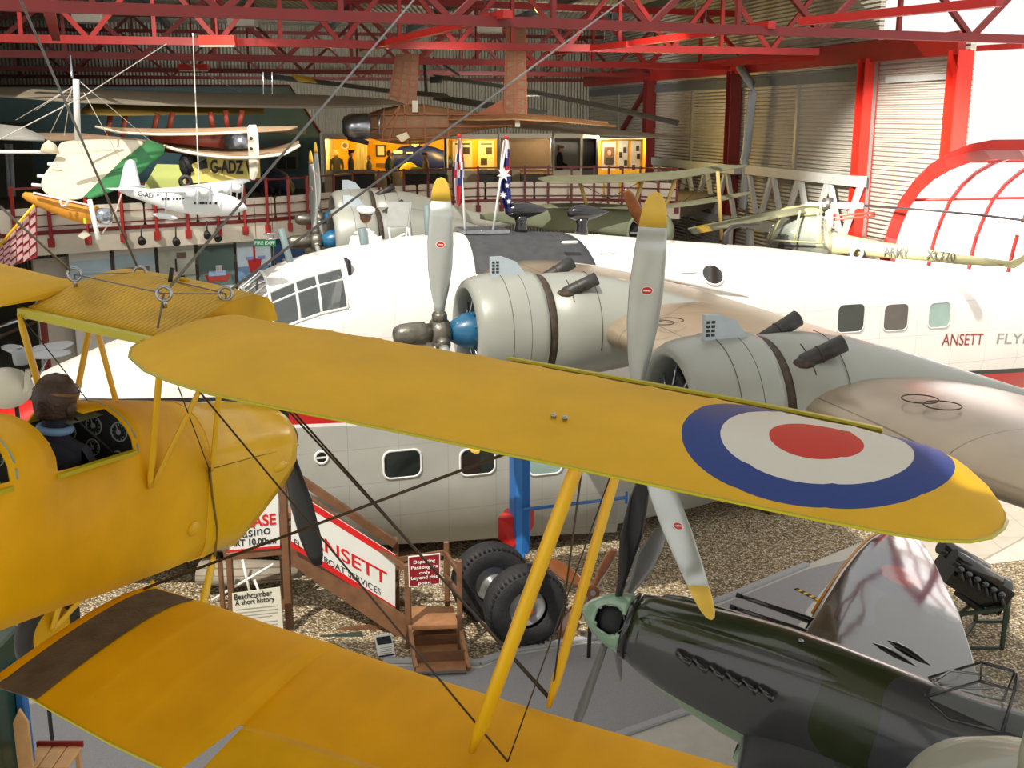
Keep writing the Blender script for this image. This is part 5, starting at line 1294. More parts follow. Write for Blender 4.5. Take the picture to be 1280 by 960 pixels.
# right wall
def wallpt(t, off=0.0, z=0.0): return V((KW, 0, 0)) + WU * t - WN * off + V((0, 0, z))
TC = [(PW(px, 200).y / WU.y) for px in (1085, 920, 815)]
ZT = EYE + 1.7
def wbox(t0, t1, off0, off1, z0, z1, nm, m, par=None):
    c = [wallpt(t0, off0, z0), wallpt(t1, off0, z0), wallpt(t1, off1, z0), wallpt(t0, off1, z0)]
    o = MB().prism(c, (0, 0, z1 - z0)); ob = o.build(nm, m, par, world=par is not None); return ob
tB = PW(735, 150).y / WU.y
ztop = EYE + .93
gapT = PW(1203, 150).y / WU.y
struct(wbox(gapT, TC[0], -.2, -.05, 0, EYE + 1.9, 'wall_right', M_shut)); struct(wbox(TC[0], tB + 1, -.2, -.05, 0, EYE + 4.4, 'wall_right', M_shut))
# dark rail over each shutter bay and post between leaves
for i, (t0, t1) in enumerate(((TC[0], TC[1]), (TC[1], TC[2]), (TC[2], tB))):
    z = PW(960, 102).z
    struct(wbox(t0, t1, -.05, .04, z - .15, z + .17, 'trim_2', M_purlin)); tm = (t0 + t1) / 2
    struct(wbox(tm - .08, tm + .08, -.05, .03, 0, z, 'trim_3', mat('shutter_post', srgb(140, 136, 126), .5, .2)))
# steel columns
for i, t0 in enumerate(TC + [gapT]):
    lab = ['bright red steel column between the two shutter bays, nearest the glazed arch', 'dark red steel column behind the grey drainpipe', 'dark red steel column right of the lit yellow case', 'sunlit steel column at the far right, ending above the arch'][i]
    cM = frame(wallpt(t0, .2, 0), WU, (0, 0, 1)); th = thing('steel_column', lab, 'column', cM, 'columns along the right wall')
    z1 = EYE + 1.55; z0 = 0 if i < 3 else 0
    MB().box((-.2, 0, z1 / 2), (.04, .42, z1)).build('flange', M_rcol if i in (0, 3) else M_rdark, th); MB().box((.2, 0, z1 / 2), (.04, .42, z1)).build('flange', M_rcol if i in (0, 3) else M_rdark, th); MB().box((0, -.17, z1 / 2), (.38, .04, z1)).build('web', M_rdark if i in (1, 2) else M_rcol, th)
    if i == 0: MB().box((-.2, -.12, z1 / 2), (.05, .1, z1)).build('shutter_guide', M_cable, th)
# eaves beam above the bays
eb = MB().prism([wallpt(gapT, .1, EYE + 1.45), wallpt(tB, .1, EYE + 1.45), wallpt(tB, .3, EYE + 1.45), wallpt(gapT, .3, EYE + 1.45)], (0, 0, .55)).build('eaves_beam', M_rbeam); tag(eb, 'deep red eaves beam running along the top of the right wall', 'beam'); recentre(eb)
# wall above, set to the far back
bM = frame(wallpt(tB, 0, 0), (-WN.x, -WN.y, 0), (0, 0, 1))
bw = struct(MB().box((21, .1, (EYE + 4.4) / 2), (44, .2, EYE + 4.4)).build('wall_back', M_clad)); bw.matrix_basis = bM
# red frame of the back wall
for k, x in enumerate((7.5, 15.8, 24.3)):
    t = thing('steel_column', ['dark red column on the back wall above the lit cases', 'dark red column on the back wall behind the yellow alcove', 'dark red column on the back wall behind the teal screen'][k], 'column', bM @ Matrix.Translation(V((x, -.0, 0))), 'columns on the back wall')
    t.matrix_basis = bM @ Matrix.Translation(V((x, -.35 if False else .0, 0)))
    for dx in (-.14, .14): MB().box((dx, -.16, (EYE + 4) / 2), (.04, .4, EYE + 4)).build('flange', M_rdark, t)
    MB().box((0, -.16, (EYE + 4) / 2), (.26, .03, EYE + 4)).build('web', M_rdark, t)
for k, z in enumerate((EYE + 1.25, EYE + 2.6)):
    t = MB().box((0, 0, 0), (42, .16, .22)).build('wall_rail', M_rdark); t.matrix_basis = bM @ Matrix.Translation(V((20, -.3, z))); tag(t, ['lower horizontal red rail across the back wall', 'upper horizontal red rail across the back wall'][k], 'rail', 'rails on the back wall')
# left wall
lwp = [V((-16, 14, 0)), V((-27, 68, 0))]
wl = MB().prism([lwp[0], lwp[1], lwp[1] + V((-.3, 0, 0)), lwp[0] + V((-.3, 0, 0))], (0, 0, EYE + 4.4)).build('wall_left', mat('dark_left_wall', srgb(92, 100, 84), .7, 0, .1, 2)); struct(wl)
# roof
CEIL = EYE + 4.2
def roofpt(x, y): return V((x, y, CEIL))
WX = lambda y: 12.2 - .23 * y
# skylight opening at the right; unseen near slabs and slot shaped to steer sun
roofp = [(-20, 12.2), (WX(12.2) + .3, 12.2)]
for X0, X1, Y0, Y1 in ((-30, 9.5, ROOF_Y0, 72), (9.5, 14, 36, 72), (-30, -13, 7.5, ROOF_Y0), (-12, TIP[0] - .35, -8, 7.0), (TIP[0] + .45, 12, -8, 7.0), (TIP[0] - .35, TIP[0] + .45, TIP[1] + .5, 7.0), (TIP[0] - .35, TIP[0] + .45, -8, TIP[1] - .5)):
    struct(MB().prism([V((X0, Y0, CEIL)), V((X1, Y0, CEIL)), V((X1, Y1, CEIL)), V((X0, Y1, CEIL))], (0, 0, .08)).build('ceiling', M_roof))
# dark grey purlins under the roof
pc_ = 0
for k in range(8):
    a = V((-17 + k * 3.8, 26, CEIL - .14)); b = V((-17 + k * 3.8 - 7.8, 60, CEIL - .14))
    t = MB().bar(a, b, .16, .28).build('roof_purlin', M_purlin); recentre(t)
    tag(t, ('leftmost', 'second from the left', 'third from the left', 'fourth from the left', 'fourth from the right', 'third from the right', 'second from the right', 'rightmost')[k] + ' grey roof purlin running away under the roof sheets', 'purlin', 'grey roof purlins')
# pale roof lamps
M_lampw = mat('lamp_housing_white', srgb(214, 210, 198), .5); M_lampr = mat('lamp_housing_red', srgb(214, 52, 30), .4)
# ---- trusses ----
ORD = ['nearest', 'second', 'third', 'fourth', 'farthest']
def truss(i, a, b, zb, depth, w, m, panels, posts=True, lab=None, off=0.0):
    A_ = PZ(a[0], a[1], zb); B_ = PZ(b[0], b[1], zb)
    d = (B_ - A_); L_ = d.length; M_ = frame(A_, d)
    M_ = frame(A_, (d.x, d.y, 0))
    t = thing('roof_truss', lab, 'truss', M_, 'red roof trusses')
    MB().bar((0, 0, 0), (L_, 0, 0), w, w).build('bottom_chord', m, t); MB().bar((0, 0, depth), (L_, 0, depth), w, w).build('top_chord', m, t)
    n_ = panels; s = L_ / n_
    for k in range(n_):
        x0 = (k + off) * s; x1 = x0 + s
        if x1 > L_: break
        a0, a1 = ((x0, 0, 0), (x1, 0, depth)) if k % 2 == 0 else ((x0, 0, depth), (x1, 0, 0))
        MB().bar(a0, a1, w * .62, w * .62, (0, 1, 0)).build('brace', m, t)
        if posts and k % 2: MB().bar((x0, 0, 0), (x0, 0, depth), w * .5, w * .5, (0, 1, 0)).build('post', m, t)
    return t
truss(0, (-60, 4), (1300, 50), ZT - .1, 1.7, .17, M_rdark, 11, lab='nearest dark red roof truss across the top of the view')
truss(1, (-60, 47), (1022, 65), ZT, 1.7, .18, M_rbeam, 15, lab='second red roof truss from the front, ending right of centre')
truss(2, (-60, 66), (1092, 87), ZT, 1.8, .2, M_rbeam, 15, lab='third red roof truss, reaching the bright red column', off=.4)
truss(3, (-60, 85), (930, 95), ZT, 2.0, .17, M_rdark, 15, lab='fourth, darker red roof truss, reaching the drainpipe column')
truss(4, (-60, 95), (815, 101), ZT, 2.0, .15, M_rdark, 15, lab='farthest dark red roof truss before the back wall', off=.3)
# longitudinal ties between trusses
TI = [((514, 46), (635, 17), 'red tie bar left of centre between the two nearest trusses'), ((453, 61), (516, 46), 'short red tie bar left of the tall brown fin'), ((791, 54), (965, 31), 'long pale-topped red tie bar right of centre'), ((688, 66), (786, 55), 'red tie bar above the brown tail fin'), ((1002, 27), (1250, 2), 'long red tie bar near the bright roof opening'), ((903, 80), (1280, 57), 'long red member rising to the sunlit column'), ((61, 11), (70, 47), 'short bright red tie bar at the upper left')]
for a, b, lab in TI:
    z_ = ZT + .0
    p, q = PZ(*a, ZT), PZ(*b, ZT)
    if a == (61, 11): p = PZ(61, 11, ZT - .1)
    t = MB().bar(p, q, .17, .14).build('tie_bar', M_rbeam); tag(t, lab, 'beam', 'red tie bars between trusses'); recentre(t)
# lamps on trusses
for px, py, y_, m_, lab in ((272, 57, 26.4, M_lampr, 'red-housed strip lamp under the second truss, left of centre'), (242, 88, 42, M_lampr, 'dim red-housed strip lamp on a farther truss'), (1163 - 872, 0, 0, None, '')):
    if m_ is None: continue
    c = PY(px, py, y_); w_ = .85 if y_ < 30 else 1.1
    t = thing('strip_lamp', lab, 'lamp', c, 'strip lamps on the trusses')
    MB().prism([V((-w_ / 2, -.1, .0)), V((w_ / 2, -.1, 0)), V((w_ / 2 - .03, -.1, .22)), V((-w_ / 2 + .03, -.1, .22))], (0, .25, 0)).build('housing', m_, t)
    MB().box((0, 0, -.015), (w_ * .9, .2, .03)).build('diffuser', M_lampw, t); MB().bar((0, 0, .1), (0, 0, CEIL - c.z), .04, .04).build('bracket', M_rbeam, t)
for px, py, y_, lab in ((612, 36, 37, 'pale box lamp under the roof, left of centre top'), (545, 56, 43, 'small pale box lamp under the roof at the centre'), (875, 42, 34, 'pale box lamp under the roof, right of centre'), (760, 60, 47, 'pale box lamp above the brown tail fin'), (112, 23, 31, 'pale box lamp at the upper left'), (128, 52, 44, 'small pale box lamp farther back at the upper left'), (303, 28, 34, 'pale box lamp above the red strip lamp')):
    c = PY(px, py, y_); t = thing('box_lamp', lab, 'lamp', c, 'pale box lamps under the roof')
    MB().box((0, 0, 0), (.8, .5, .24), bev=.02).build('housing', M_lampw, t); MB().bar((-.15, 0, 0), (-.15, 0, CEIL - c.z), .03, .03).build('bracket', M_purlin, t); MB().bar((.15, 0, 0), (.15, 0, CEIL - c.z), .03, .03).build('bracket', M_purlin, t)
# grey lattice girder along the right wall
M_gird = mat('grey_girder', srgb(176, 178, 176), .5, .2, .06, 4)
def girder(px0, px1, yt0, lab):
    P0 = PW(px0, 200, .45); t0 = P0.y / WU.y; P1 = PW(px1, 200, .45); t1 = P1.y / WU.y
    M_ = frame(wallpt(t0, .45, 0), -WU, (0, 0, 1)); L_ = t0 - t1; zt_ = PW(px0, yt0, .45).z; zb_ = zt_ - 1.8
    g = thing('lattice_girder', lab, 'girder', M_, 'grey lattice girders on the right wall')
    MB().bar((0, 0, zt_), (L_, 0, zt_), .28, .3).build('top_chord', M_gird, g); MB().bar((0, 0, zb_), (L_, 0, zb_), .28, .28).build('bottom_chord', M_gird, g)
    n_ = max(4, int(L_ / .9)); s = L_ / n_
    for k in range(n_):
        a0, a1 = ((k * s, 0, zb_), ((k + 1) * s, 0, zt_)) if k % 2 else ((k * s, 0, zt_), ((k + 1) * s, 0, zb_))
        MB().bar(a0, a1, .13, .16).build('brace', M_gird, g)
    for x in (.4, L_ - .4): MB().bar((x, 0, 0), (x, 0, zb_), .16, .16).build('leg', M_gird, g)
    return g
girder(817, 921, 201, 'grey lattice girder in the bay left of the drainpipe')
girder(935, 1077, 212, 'grey lattice girder in the bay right of the drainpipe')
# drainpipe
M_pipe = mat('grey_pipe', srgb(140, 146, 150), .5, 0, .05, 6)
pp = [PW(925, 84, .45), PW(940, 106, .45), PW(941, 115, .45), PW(933, 190, .45), PW(930, 200, .45), PW(933, 215, .45), PW(928, 260, .45), PW(935, 272, .45), PW(934, 310, .45)]
t = MB().tube(pp + [V((pp[-1].x, pp[-1].y, 0))], .145, 12); t = t.build('drainpipe', M_pipe); tag(t, 'grey cranked drainpipe on the right wall beside a dark red column', 'pipe'); recentre(t)
# diagonal wall brace between last columns
t = MB().bar(PW(807, 112, .1), PW(778, 162, .1), .17, .17).build('wall_brace', M_rdark); tag(t, 'dark red diagonal brace on the right wall behind the thin rotor blades', 'brace'); recentre(t)
# roller door drum and bright door at the right
dm = MB().prism([PW(1112, 96, .15), PW(1190, 92, .15), PW(1190, 99, .15), PW(1112, 104, .15)], (-.15, -.1, 0)).build('roller_drum', M_gird); tag(dm, 'grey roller box above the bright shutter', 'roller box'); recentre(dm)
# arched glazed canopy
aM = None
ar_t = thing('glazed_arch', 'red-ribbed white glazed barrel vault at the right edge', 'canopy', V((PW(1150, 300, 1).x, PW(1150, 300, 1).y, 0)))
M_vault = mat('glowing_vault_sheet', (.92, .94, .95), .4, 0, .01, 2, trans=0)
b_ = M_vault.node_tree.nodes['Principled BSDF']; b_.inputs['Emission Color'].default_value = (1, .98, .95, 1); b_.inputs['Emission Strength'].default_value = VAULT  # opaque sheet glows in place of daylight behind the glazing
# rib profiles measured on planes parallel to the right wall
def W2(px, py, off): return PW(px, py, off)
rib0 = [(1097, 430), (1105, 350), (1112, 312), (1116, 295), (1124, 272), (1134, 250), (1148, 231), (1165, 215), (1187, 202), (1212, 192), (1240, 187), (1285, 187), (1340, 200), (1380, 225)]
r3 = [W2(x, y, 2.0) for x, y in rib0]
shift = V((-WN.x, -WN.y, 0)) * .0
vdir = V((.9746, .224, 0))
o0 = [p + vdir * 0 for p in r3]
# vault runs outwards (away from the hall, +x)
NR = 6
rb = MB()
for i in range(len(r3) - 1): rb.bar(r3[i], r3[i + 1], .26, .12, (0, 0, 1))
rb = MB().tube(r3, .2, 4, smooth=False).build('front_rib', M_rbeam, ar_t, world=True)
ribs = []
for k in range(1, NR):
    off = 1.15 * k
    ps = [p + vdir * off + V((0, 0, -.02)) for p in r3]
    MB().tube(ps, .06, 6).build('rib', M_rbeam, ar_t, world=True); ribs.append(ps)
for j in (5, 8, 11):
    MB().tube([r3[j], r3[j] + vdir * (1.15 * (NR - 1))], .045, 6).build('purlin', M_rbeam, ar_t, world=True)
vs = MB(); vs.loft([[p + V((0, 0, .05)) for p in r3], [p + vdir * (1.15 * (NR - 1)) + V((0, 0, .05)) for p in r3]], closed=False)
vs.build('vault_sheet', M_vault, ar_t, world=True)
for j in (0,):
    MB().bar(r3[j], V((r3[j].x, r3[j].y, 0)), .2, .12).build('front_leg', M_rbeam, ar_t, world=True)
    MB().bar(r3[-1], V((r3[-1].x, r3[-1].y, 0)), .2, .12).build('front_leg', M_rbeam, ar_t, world=True)
# ================= far gallery =================
ZG = EYE - 2.8
M_gpan = mat('cream_infill_panel', srgb(214, 206, 190), .6, 0, .04, 3)
M_gfas = mat('cream_fascia', srgb(206, 198, 182), .6, 0, .05, 3)
M_floorg = mat('gallery_floor', srgb(84, 74, 62), .7, 0, .1, 3)
EDGE = [(-40, 300), (0, 297), (44, 293), (100, 289.5), (160, 285.5), (240, 281), (300, 278), (345, 275), (390, 271), (440, 264), (480, 259.5), (530, 255), (590, 252), (640, 251), (700, 250.5), (745, 250.5), (800, 252), (850, 254)]
ep = [PZ(x, y, ZG) for x, y in EDGE]
def edge_at(px):
    for a, b in zip(EDGE, EDGE[1:]):
        if px <= b[0]: t = (px - a[0]) / (b[0] - a[0]); return PZ(px, a[1] + (b[1] - a[1]) * t, ZG)
    return ep[-1]
gs = MB().prism([V((p.x, p.y, ZG - .45)) for p in ep] + [V((9.5, 46, ZG - .45)), V((9.5, 50, ZG - .45)), V((-27, 50, ZG - .45)), V((-22, 32, ZG - .45))], (0, 0, .45)).build('floor', M_floorg); struct(gs)
fa = MB()
for a, b in zip(ep, ep[1:]): fa.bar(a + V((0, -.05, -.27)), b + V((0, -.05, -.27)), .06, .5)
struct(fa.build('trim_4', M_gfas))
fa = MB()
for a, b in zip(ep, ep[1:]): fa.bar(a + V((0, -.08, .03)), b + V((0, -.08, .03)), .08, .09)
struct(fa.build('trim_5', M_rdark))
PX = [22, 66, 112, 156, 198, 237, 275, 308, 336, 363, 386, 419, 443, 475, 506, 536, 567, 598, 627, 656, 685, 714, 742, 760, 777, 799, 822, 845]
def pos_words(i, n): return ['first', 'second', 'third', 'fourth', 'fifth', 'sixth', 'seventh', 'eighth', 'ninth', 'tenth', 'eleventh', 'twelfth', 'thirteenth', 'fourteenth', 'fifteenth', 'sixteenth', 'seventeenth', 'eighteenth', 'nineteenth', 'twentieth', 'twenty-first', 'twenty-second', 'twenty-third', 'twenty-fourth', 'twenty-fifth', 'twenty-sixth', 'twenty-seventh'][i]
rail = thing('gallery_railing', 'long dark red railing with cream panels along the curved far gallery', 'railing', edge_at(400))
for i, px in enumerate(PX):
    p = edge_at(px) + V((0, -.12, 0)); far = p.y > 33
    MB().box(p + V((0, 0, .5)), (.07, .07, 1.35)).build('post', M_rdark if far else M_rbeam, rail, world=True)
    MB().box(p + V((0, -.02, -.22)), (.16, .05, .22)).build('post_bracket', M_rdark if far else M_rbeam, rail, world=True)
for i, (a, b) in enumerate(zip(PX, PX[1:])):
    p, q = edge_at(a), edge_at(b)
    for h in (1.12,): MB().bar(p + V((0, -.12, h)), q + V((0, -.12, h)), .06, .05).build('top_rail', M_rdark, rail, world=True)
    for h in (.18, .46): MB().bar(p + V((0, -.12, h)), q + V((0, -.12, h)), .03, .03).build('cross_rail', M_rdark, rail, world=True)
PN_ = [0, 44, 118, 182, 248, 300, 345, 390, 440, 480, 522, 565, 607, 628, 668, 710, 755, 775, 797, 822, 848]
for i, (a, b) in enumerate(zip(PN_, PN_[1:])):
    p, q = edge_at(a + 1.0), edge_at(b - 1.5); d = (q - p); n = V((-d.y, d.x, 0)).normalized() * .02
    c = [p + V((0, 0, .07)), q + V((0, 0, .07)), q + V((0, 0, .60)), p + V((0, 0, .60))]
    L_ = d.length; dn = d.normalized(); R_ = rrect(L_ / 2, .29, .07, 3); ctr = (p + q) / 2 + V((0, 0, .35))
    MB().prism([ctr + dn * u + V((0, 0, v)) for u, v in R_], n).build('infill_panel', M_gpan, rail, world=True)
# ---- poster wall below the gallery ----
M_pwall = mat('poster_wall', srgb(176, 172, 160), .7, 0, .05, 2); M_pdark = mat('dark_gap', srgb(70, 60, 48), .8)
M_pwhite = mat('poster_white', srgb(214, 216, 216), .5, 0, .02, 2)
pw = []
for px in (20, 72, 130, 186, 237, 287, 334, 376, 400): 
    p = edge_at(px); pw.append(V((p.x, p.y + .5, 0)))
wl_ = MB()
for a, b in zip(pw, pw[1:]): wl_.bar(a + V((0, .25, 2.1)), b + V((0, .25, 2.1)), .1, 4.3)
struct(wl_.build('wall_front', M_pwall))
def pic_mat(nm, sky, sea, horizon=.5): 
    m = mat(nm, sky, .5, 0, .06, 6); return m
PS = [(75, 127, 304, 'poster with a small red funnel steamer on pale blue sea', srgb(176, 204, 220), srgb(150, 176, 186), [('b', .35, .36, .3, .05, srgb(60, 50, 50)), ('b', .5, .42, .05, .1, srgb(190, 40, 30)), ('b', .45, .38, .18, .04, srgb(230, 230, 225))]),
      (133, 184, 297, 'poster with an old stone gatehouse and a crowd', srgb(170, 196, 210), srgb(120, 110, 96), [('b', .5, .45, .7, .26, srgb(132, 116, 92)), ('b', .35, .5, .12, .1, srgb(50, 44, 38)), ('b', .62, .5, .12, .1, srgb(50, 44, 38)), ('b', .5, .34, .8, .08, srgb(150, 60, 50)), ('b', .3, .34, .2, .06, srgb(200, 190, 180))]),
      (189, 235, 291, 'poster with a dark smoking tug head on', srgb(186, 192, 180), srgb(140, 152, 144), [('h', .45, .36, .46, .16, srgb(30, 30, 34)), ('b', .42, .48, .22, .07, srgb(210, 205, 195)), ('b', .46, .56, .05, .12, srgb(60, 50, 44)), ('b', .62, .66, .26, .05, srgb(110, 96, 80))]),
      (240, 285, 286, 'poster with a red and white launch on dark green water', srgb(80, 104, 100), srgb(92, 116, 112), [('h', .5, .38, .75, .07, srgb(160, 60, 50)), ('b', .5, .43, .5, .05, srgb(140, 160, 200)), ('b', .55, .48, .18, .06, srgb(190, 190, 190))]),
      (289, 332, 281, 'poster with a bright red lightship painting', srgb(196, 214, 230), srgb(110, 150, 190), [('h', .5, .46, .42, .13, srgb(190, 40, 40)), ('b', .5, .58, .06, .16, srgb(170, 30, 30)), ('b', .35, .54, .22, .03, srgb(140, 150, 210)), ('b', .7, .54, .22, .03, srgb(140, 150, 210))]),
      (336, 375, 277, 'poster with a white boat on deep navy sea', srgb(44, 76, 124), srgb(30, 52, 96), [('h', .35, .42, .6, .06, srgb(200, 190, 175)), ('b', .4, .47, .3, .04, srgb(180, 170, 150))])]
titles = ['TO CALSHOT', 'TEAM OF RESCUERS', 'AT CALSHOT', '', 'CALSHOT SPIT', '']
for k, (x0, x1, yt, lab, sky, sea, shp) in enumerate(PS):
    a, b = edge_at(x0), edge_at(x1); a = V((a.x, a.y + .38, 0)); b = V((b.x, b.y + .38, 0))
    zt_ = PL(x0, yt, a, (0, 1, 0)).z; hgt = 2.9; d = (b - a); L_ = d.length; dn = d.normalized(); n = V((dn.y, -dn.x, 0))
    t = thing('ship_poster', 'tall wall ' + lab, 'poster', a + V((0, 0, zt_ - hgt)), 'tall ship posters under the gallery')
    def rect(u0, u1, v0, v1, off, m, nm):
        c = [a + dn * (u0 * L_) + V((0, 0, zt_ - hgt * (1 - v0))), a + dn * (u1 * L_) + V((0, 0, zt_ - hgt * (1 - v0))), a + dn * (u1 * L_) + V((0, 0, zt_ - hgt * (1 - v1))), a + dn * (u0 * L_) + V((0, 0, zt_ - hgt * (1 - v1)))]
        return MB().prism([p + n * off for p in c], n * .004).build(nm, m, t, world=True)
    MB().prism([a + V((0, 0, zt_ - hgt)), b + V((0, 0, zt_ - hgt)), b + V((0, 0, zt_)), a + V((0, 0, zt_))], n * .03).build('poster_board', M_pwhite, t, world=True)
    top = .84 if k != 5 else 1.0
    rect(0, 1, .46, top, .032, mat('poster_sky_%s' % 'abcdef'[k], sky, .5, 0, .08, 3), 'poster_sky'); rect(0, 1, .46, .60, .038, mat('poster_sea_%s' % 'abcdef'[k], sea, .5, 0, .15, 8), 'poster_sea')
    for q, (ty, u, v, w_, h_, col) in enumerate(shp):
        v = .46 + (v - .3) * .9; mm = mat('poster_ink_%s%s' % ('abcdef'[k], 'abcdef'[q]), col, .6, 0, .1, 10)
        if ty == 'b': rect(u - w_ / 2, u + w_ / 2, v - h_ / 2, v + h_ / 2, .044 + .005 * q, mm, 'painted_shape')
        else:
            c = [(u - w_ / 2, v + h_ / 2), (u - w_ * .36, v - h_ / 2), (u + w_ * .36, v - h_ / 2), (u + w_ / 2, v + h_ / 2)]
            MB().prism([a + dn * (uu * L_) + V((0, 0, zt_ - hgt * (1 - vv))) + n * (.044 + .005 * q) for uu, vv in c], n * .004).build('painted_hull', mm, t, world=True)
    for r in range(6): rect(.22, .78 - (.2 if r == 5 else 0), .33 - r * .024, .337 - r * .024, .033, mat('red_print', srgb(176, 90, 84), .7), 'text_line')
    if titles[k]:
        tt = text(titles[k], L_ * .085, a + dn * (L_ * .5) + V((0, 0, zt_ - .26)) + n * .034, dn, (0, 0, 1), M_greyletter, t, align='CENTER', world=True)
# dark strips between posters, small lamps
for k, px in enumerate((130, 186.5, 237.5, 287, 334)):
    p = edge_at(px); t = MB().box((p.x, p.y + .42, 2.0), (.1, .06, 3.6)).build('partition_post', M_pdark); tag(t, 'dark narrow post between ship posters, ' + ['first', 'second', 'third', 'fourth', 'fifth'][k] + ' from the left', 'post', 'posts between ship posters'); recentre(t)
for k, (px, py) in enumerate(((220, 301), (259, 293), (272, 296), (177, 300))):
    p = edge_at(px); c = PL(px, py, V((p.x, p.y - .35, 0)), (0, 1, 0))
    t = thing('spotlight', ['black double spotlight in front of the smoking tug poster', 'black spotlight above the launch poster, left one', 'black spotlight above the launch poster, right one', 'small black spotlight over the gatehouse poster'][k], 'lamp', c, 'black spotlights under the gallery edge')
    MB().lathe([(-.09, .06), (.02, .10), (.1, .10)], (0, 0, 0), (.3, -.6, -.5), 14).build('lamp_head', M_blackm, t); MB().tube([(0, 0, .05), (0, .05, .35)], .02, 6).build('stem', M_blackm, t)
# fire exit sign
c = PY(331, 303.5, 26.5); fe = thing('fire_exit_sign', 'green FIRE EXIT sign with a white arrow hanging under the gallery', 'sign', c)
MB().box((0, 0, 0), (.52, .03, .17)).build('sign_panel', mat('exit_green', srgb(20, 120, 74), .5, emit=srgb(20, 120, 74), es=.4), fe)
text('FIRE EXIT', .115, (-.24, -.02, -.04), (1, 0, 0), (0, 0, 1), M_white, fe, bold=.003); 
MB().bar((.14, -.02, .0), (.23, -.02, 0), .005, .02).build('arrow', M_white, fe); MB().prism([V((.2, -.018, .04)), V((.24, -.018, 0)), V((.2, -.018, -.04)), V((.215, -.018, 0))], (0, -.006, 0)).build('arrow_head', M_white, fe)
for x in (-.2, .2): MB().tube([(x, 0, .08), (x, .0, 1.1)], .006, 6).build('hanging_rod', M_wire, fe)
# ---- exhibit rooms at the back of the gallery ----
YB = 41.0
M_yroom = mat('deep_yellow_wall', srgb(228, 168, 20), .7, 0, .05, 2)
M_cwall = mat('cream_case', srgb(196, 190, 172), .6, 0, .04, 3); M_ccase = mat('dark_case', srgb(46, 40, 34), .6, 0, .1, 3)
def room(px0, px1, pt, y0, depth, back, lab, nm='display_case', fascia=6, side=M_cwall, cat='display case'):
    a = PY(px0, pt, y0); b = PY(px1, pt, y0); z1 = a.z; z0 = ZG
    t = thing(nm, lab, cat, V(((a.x + b.x) / 2, y0, z0)))
    MB().box(((a.x + b.x) / 2, y0 + depth, (z0 + z1) / 2), (b.x - a.x, .06, z1 - z0)).build('back_panel', back, t, world=True)
    for x in (a.x, b.x): MB().box((x, y0 + depth / 2, (z0 + z1) / 2), (.08, depth, z1 - z0)).build('side_panel', side, t, world=True)
    f = fascia * y0 / FPX
    MB().box(((a.x + b.x) / 2, y0, z1 + f / 2), (b.x - a.x + .1, .08, f)).build('fascia', M_cwall, t, world=True)
    MB().box(((a.x + b.x) / 2, y0 + depth / 2, z1 + .03), (b.x - a.x, depth, .06)).build('case_top', M_ccase, t, world=True)
    MB().box(((a.x + b.x) / 2, y0 + .08, z0 + .45), (b.x - a.x, .08, .9)).build('plinth', M_cwall if side is M_cwall else side, t, world=True)
    return t, a, b
r1, _, _ = room(405, 556, 174, YB, 1.9, M_yroom, 'brightly lit deep yellow alcove with uniformed dummies and a round plaque', fascia=7)
r2, _, _ = room(557, 622, 174, YB, 1.2, M_yroom, 'lit yellow alcove with white text panels behind the crossed flag')
r3_, _, _ = room(624, 690, 173, YB, 1.3, mat('tan_case', srgb(150, 120, 84), .7), 'glass display case with tan backing left of the dark uniformed dummy')
r4, _, _ = room(692, 727, 173, YB, 1.3, M_cwall, 'pale lit glass case around the dark uniformed dummy')
r5, _, _ = room(749, 806, 174, YB + .4, .6, M_yroom, 'bright yellow lit case with a portrait and text panels, right of the others', side=M_yroom, fascia=1)
r6, _, _ = room(728, 747, 173, YB + .3, 1.2, M_ccase, 'dark unlit case left of the bright yellow portrait case', side=M_ccase)
def flat(px0, py0, px1, py1, y, m, nm, par, d=.03): 
    a, b = PY(px0, py1, y), PY(px1, py0, y); return MB().box(((a.x + b.x) / 2, y, (a.z + b.z) / 2), (b.x - a.x, d, b.z - a.z)).build(nm, m, par, world=True)
M_print = mat('dark_print', srgb(52, 48, 42), .7, 0, .2, 12)
flat(752, 177, 770, 217, YB + .95, M_paper, 'portrait_panel', r5); flat(755, 184, 768, 205, YB + .92, mat('portrait_brown', srgb(120, 84, 60), .7, 0, .3, 6), 'portrait', r5)
MB().ball(PY(761.5, 191, YB + .9), .09, 12, 8, (.8, .15, 1.2)).build('portrait_face', M_skin, r5, world=True); flat(756.5, 197, 766.5, 206, YB + .9, M_print, 'portrait_coat', r5)
for x in (772, 788): flat(x, 176, x + 13, 219, YB + .95, M_paper, 'text_panel', r5)
for x, y in ((774, 190), (779, 184), (780, 200), (774, 207), (790, 206), (795, 182), (796, 192)): flat(x, y, x + 4, y + 7, YB + .92, M_print, 'small_photograph', r5)
for x0, x1 in ((566, 590), (598, 618)): 
    flat(x0, 176, x1, 218, YB + 1.1, M_paper, 'text_panel', r2); flat(x0 + 3, 179, x1 - 3, 181, YB + 1.07, M_print, 'text_heading', r2); flat(x1 - 11, 184, x1 - 3, 193, YB + 1.07, M_print, 'small_photograph', r2); flat(x0 + 3, 198, x0 + 11, 206, YB + 1.07, M_print, 'small_photograph', r2)
M_curt = mat('cream_curtain', srgb(206, 190, 140), .8, 0, .1, 3); corrugate(M_curt, 0, .18, 1, .05)
MB().prism([PY(446, 180, YB + 1.5), PY(459, 173, YB + 1.5), PY(459, 216, YB + 1.5), PY(441, 216, YB + 1.5)], (0, .05, 0)).build('curtain', M_curt, r1, world=True)
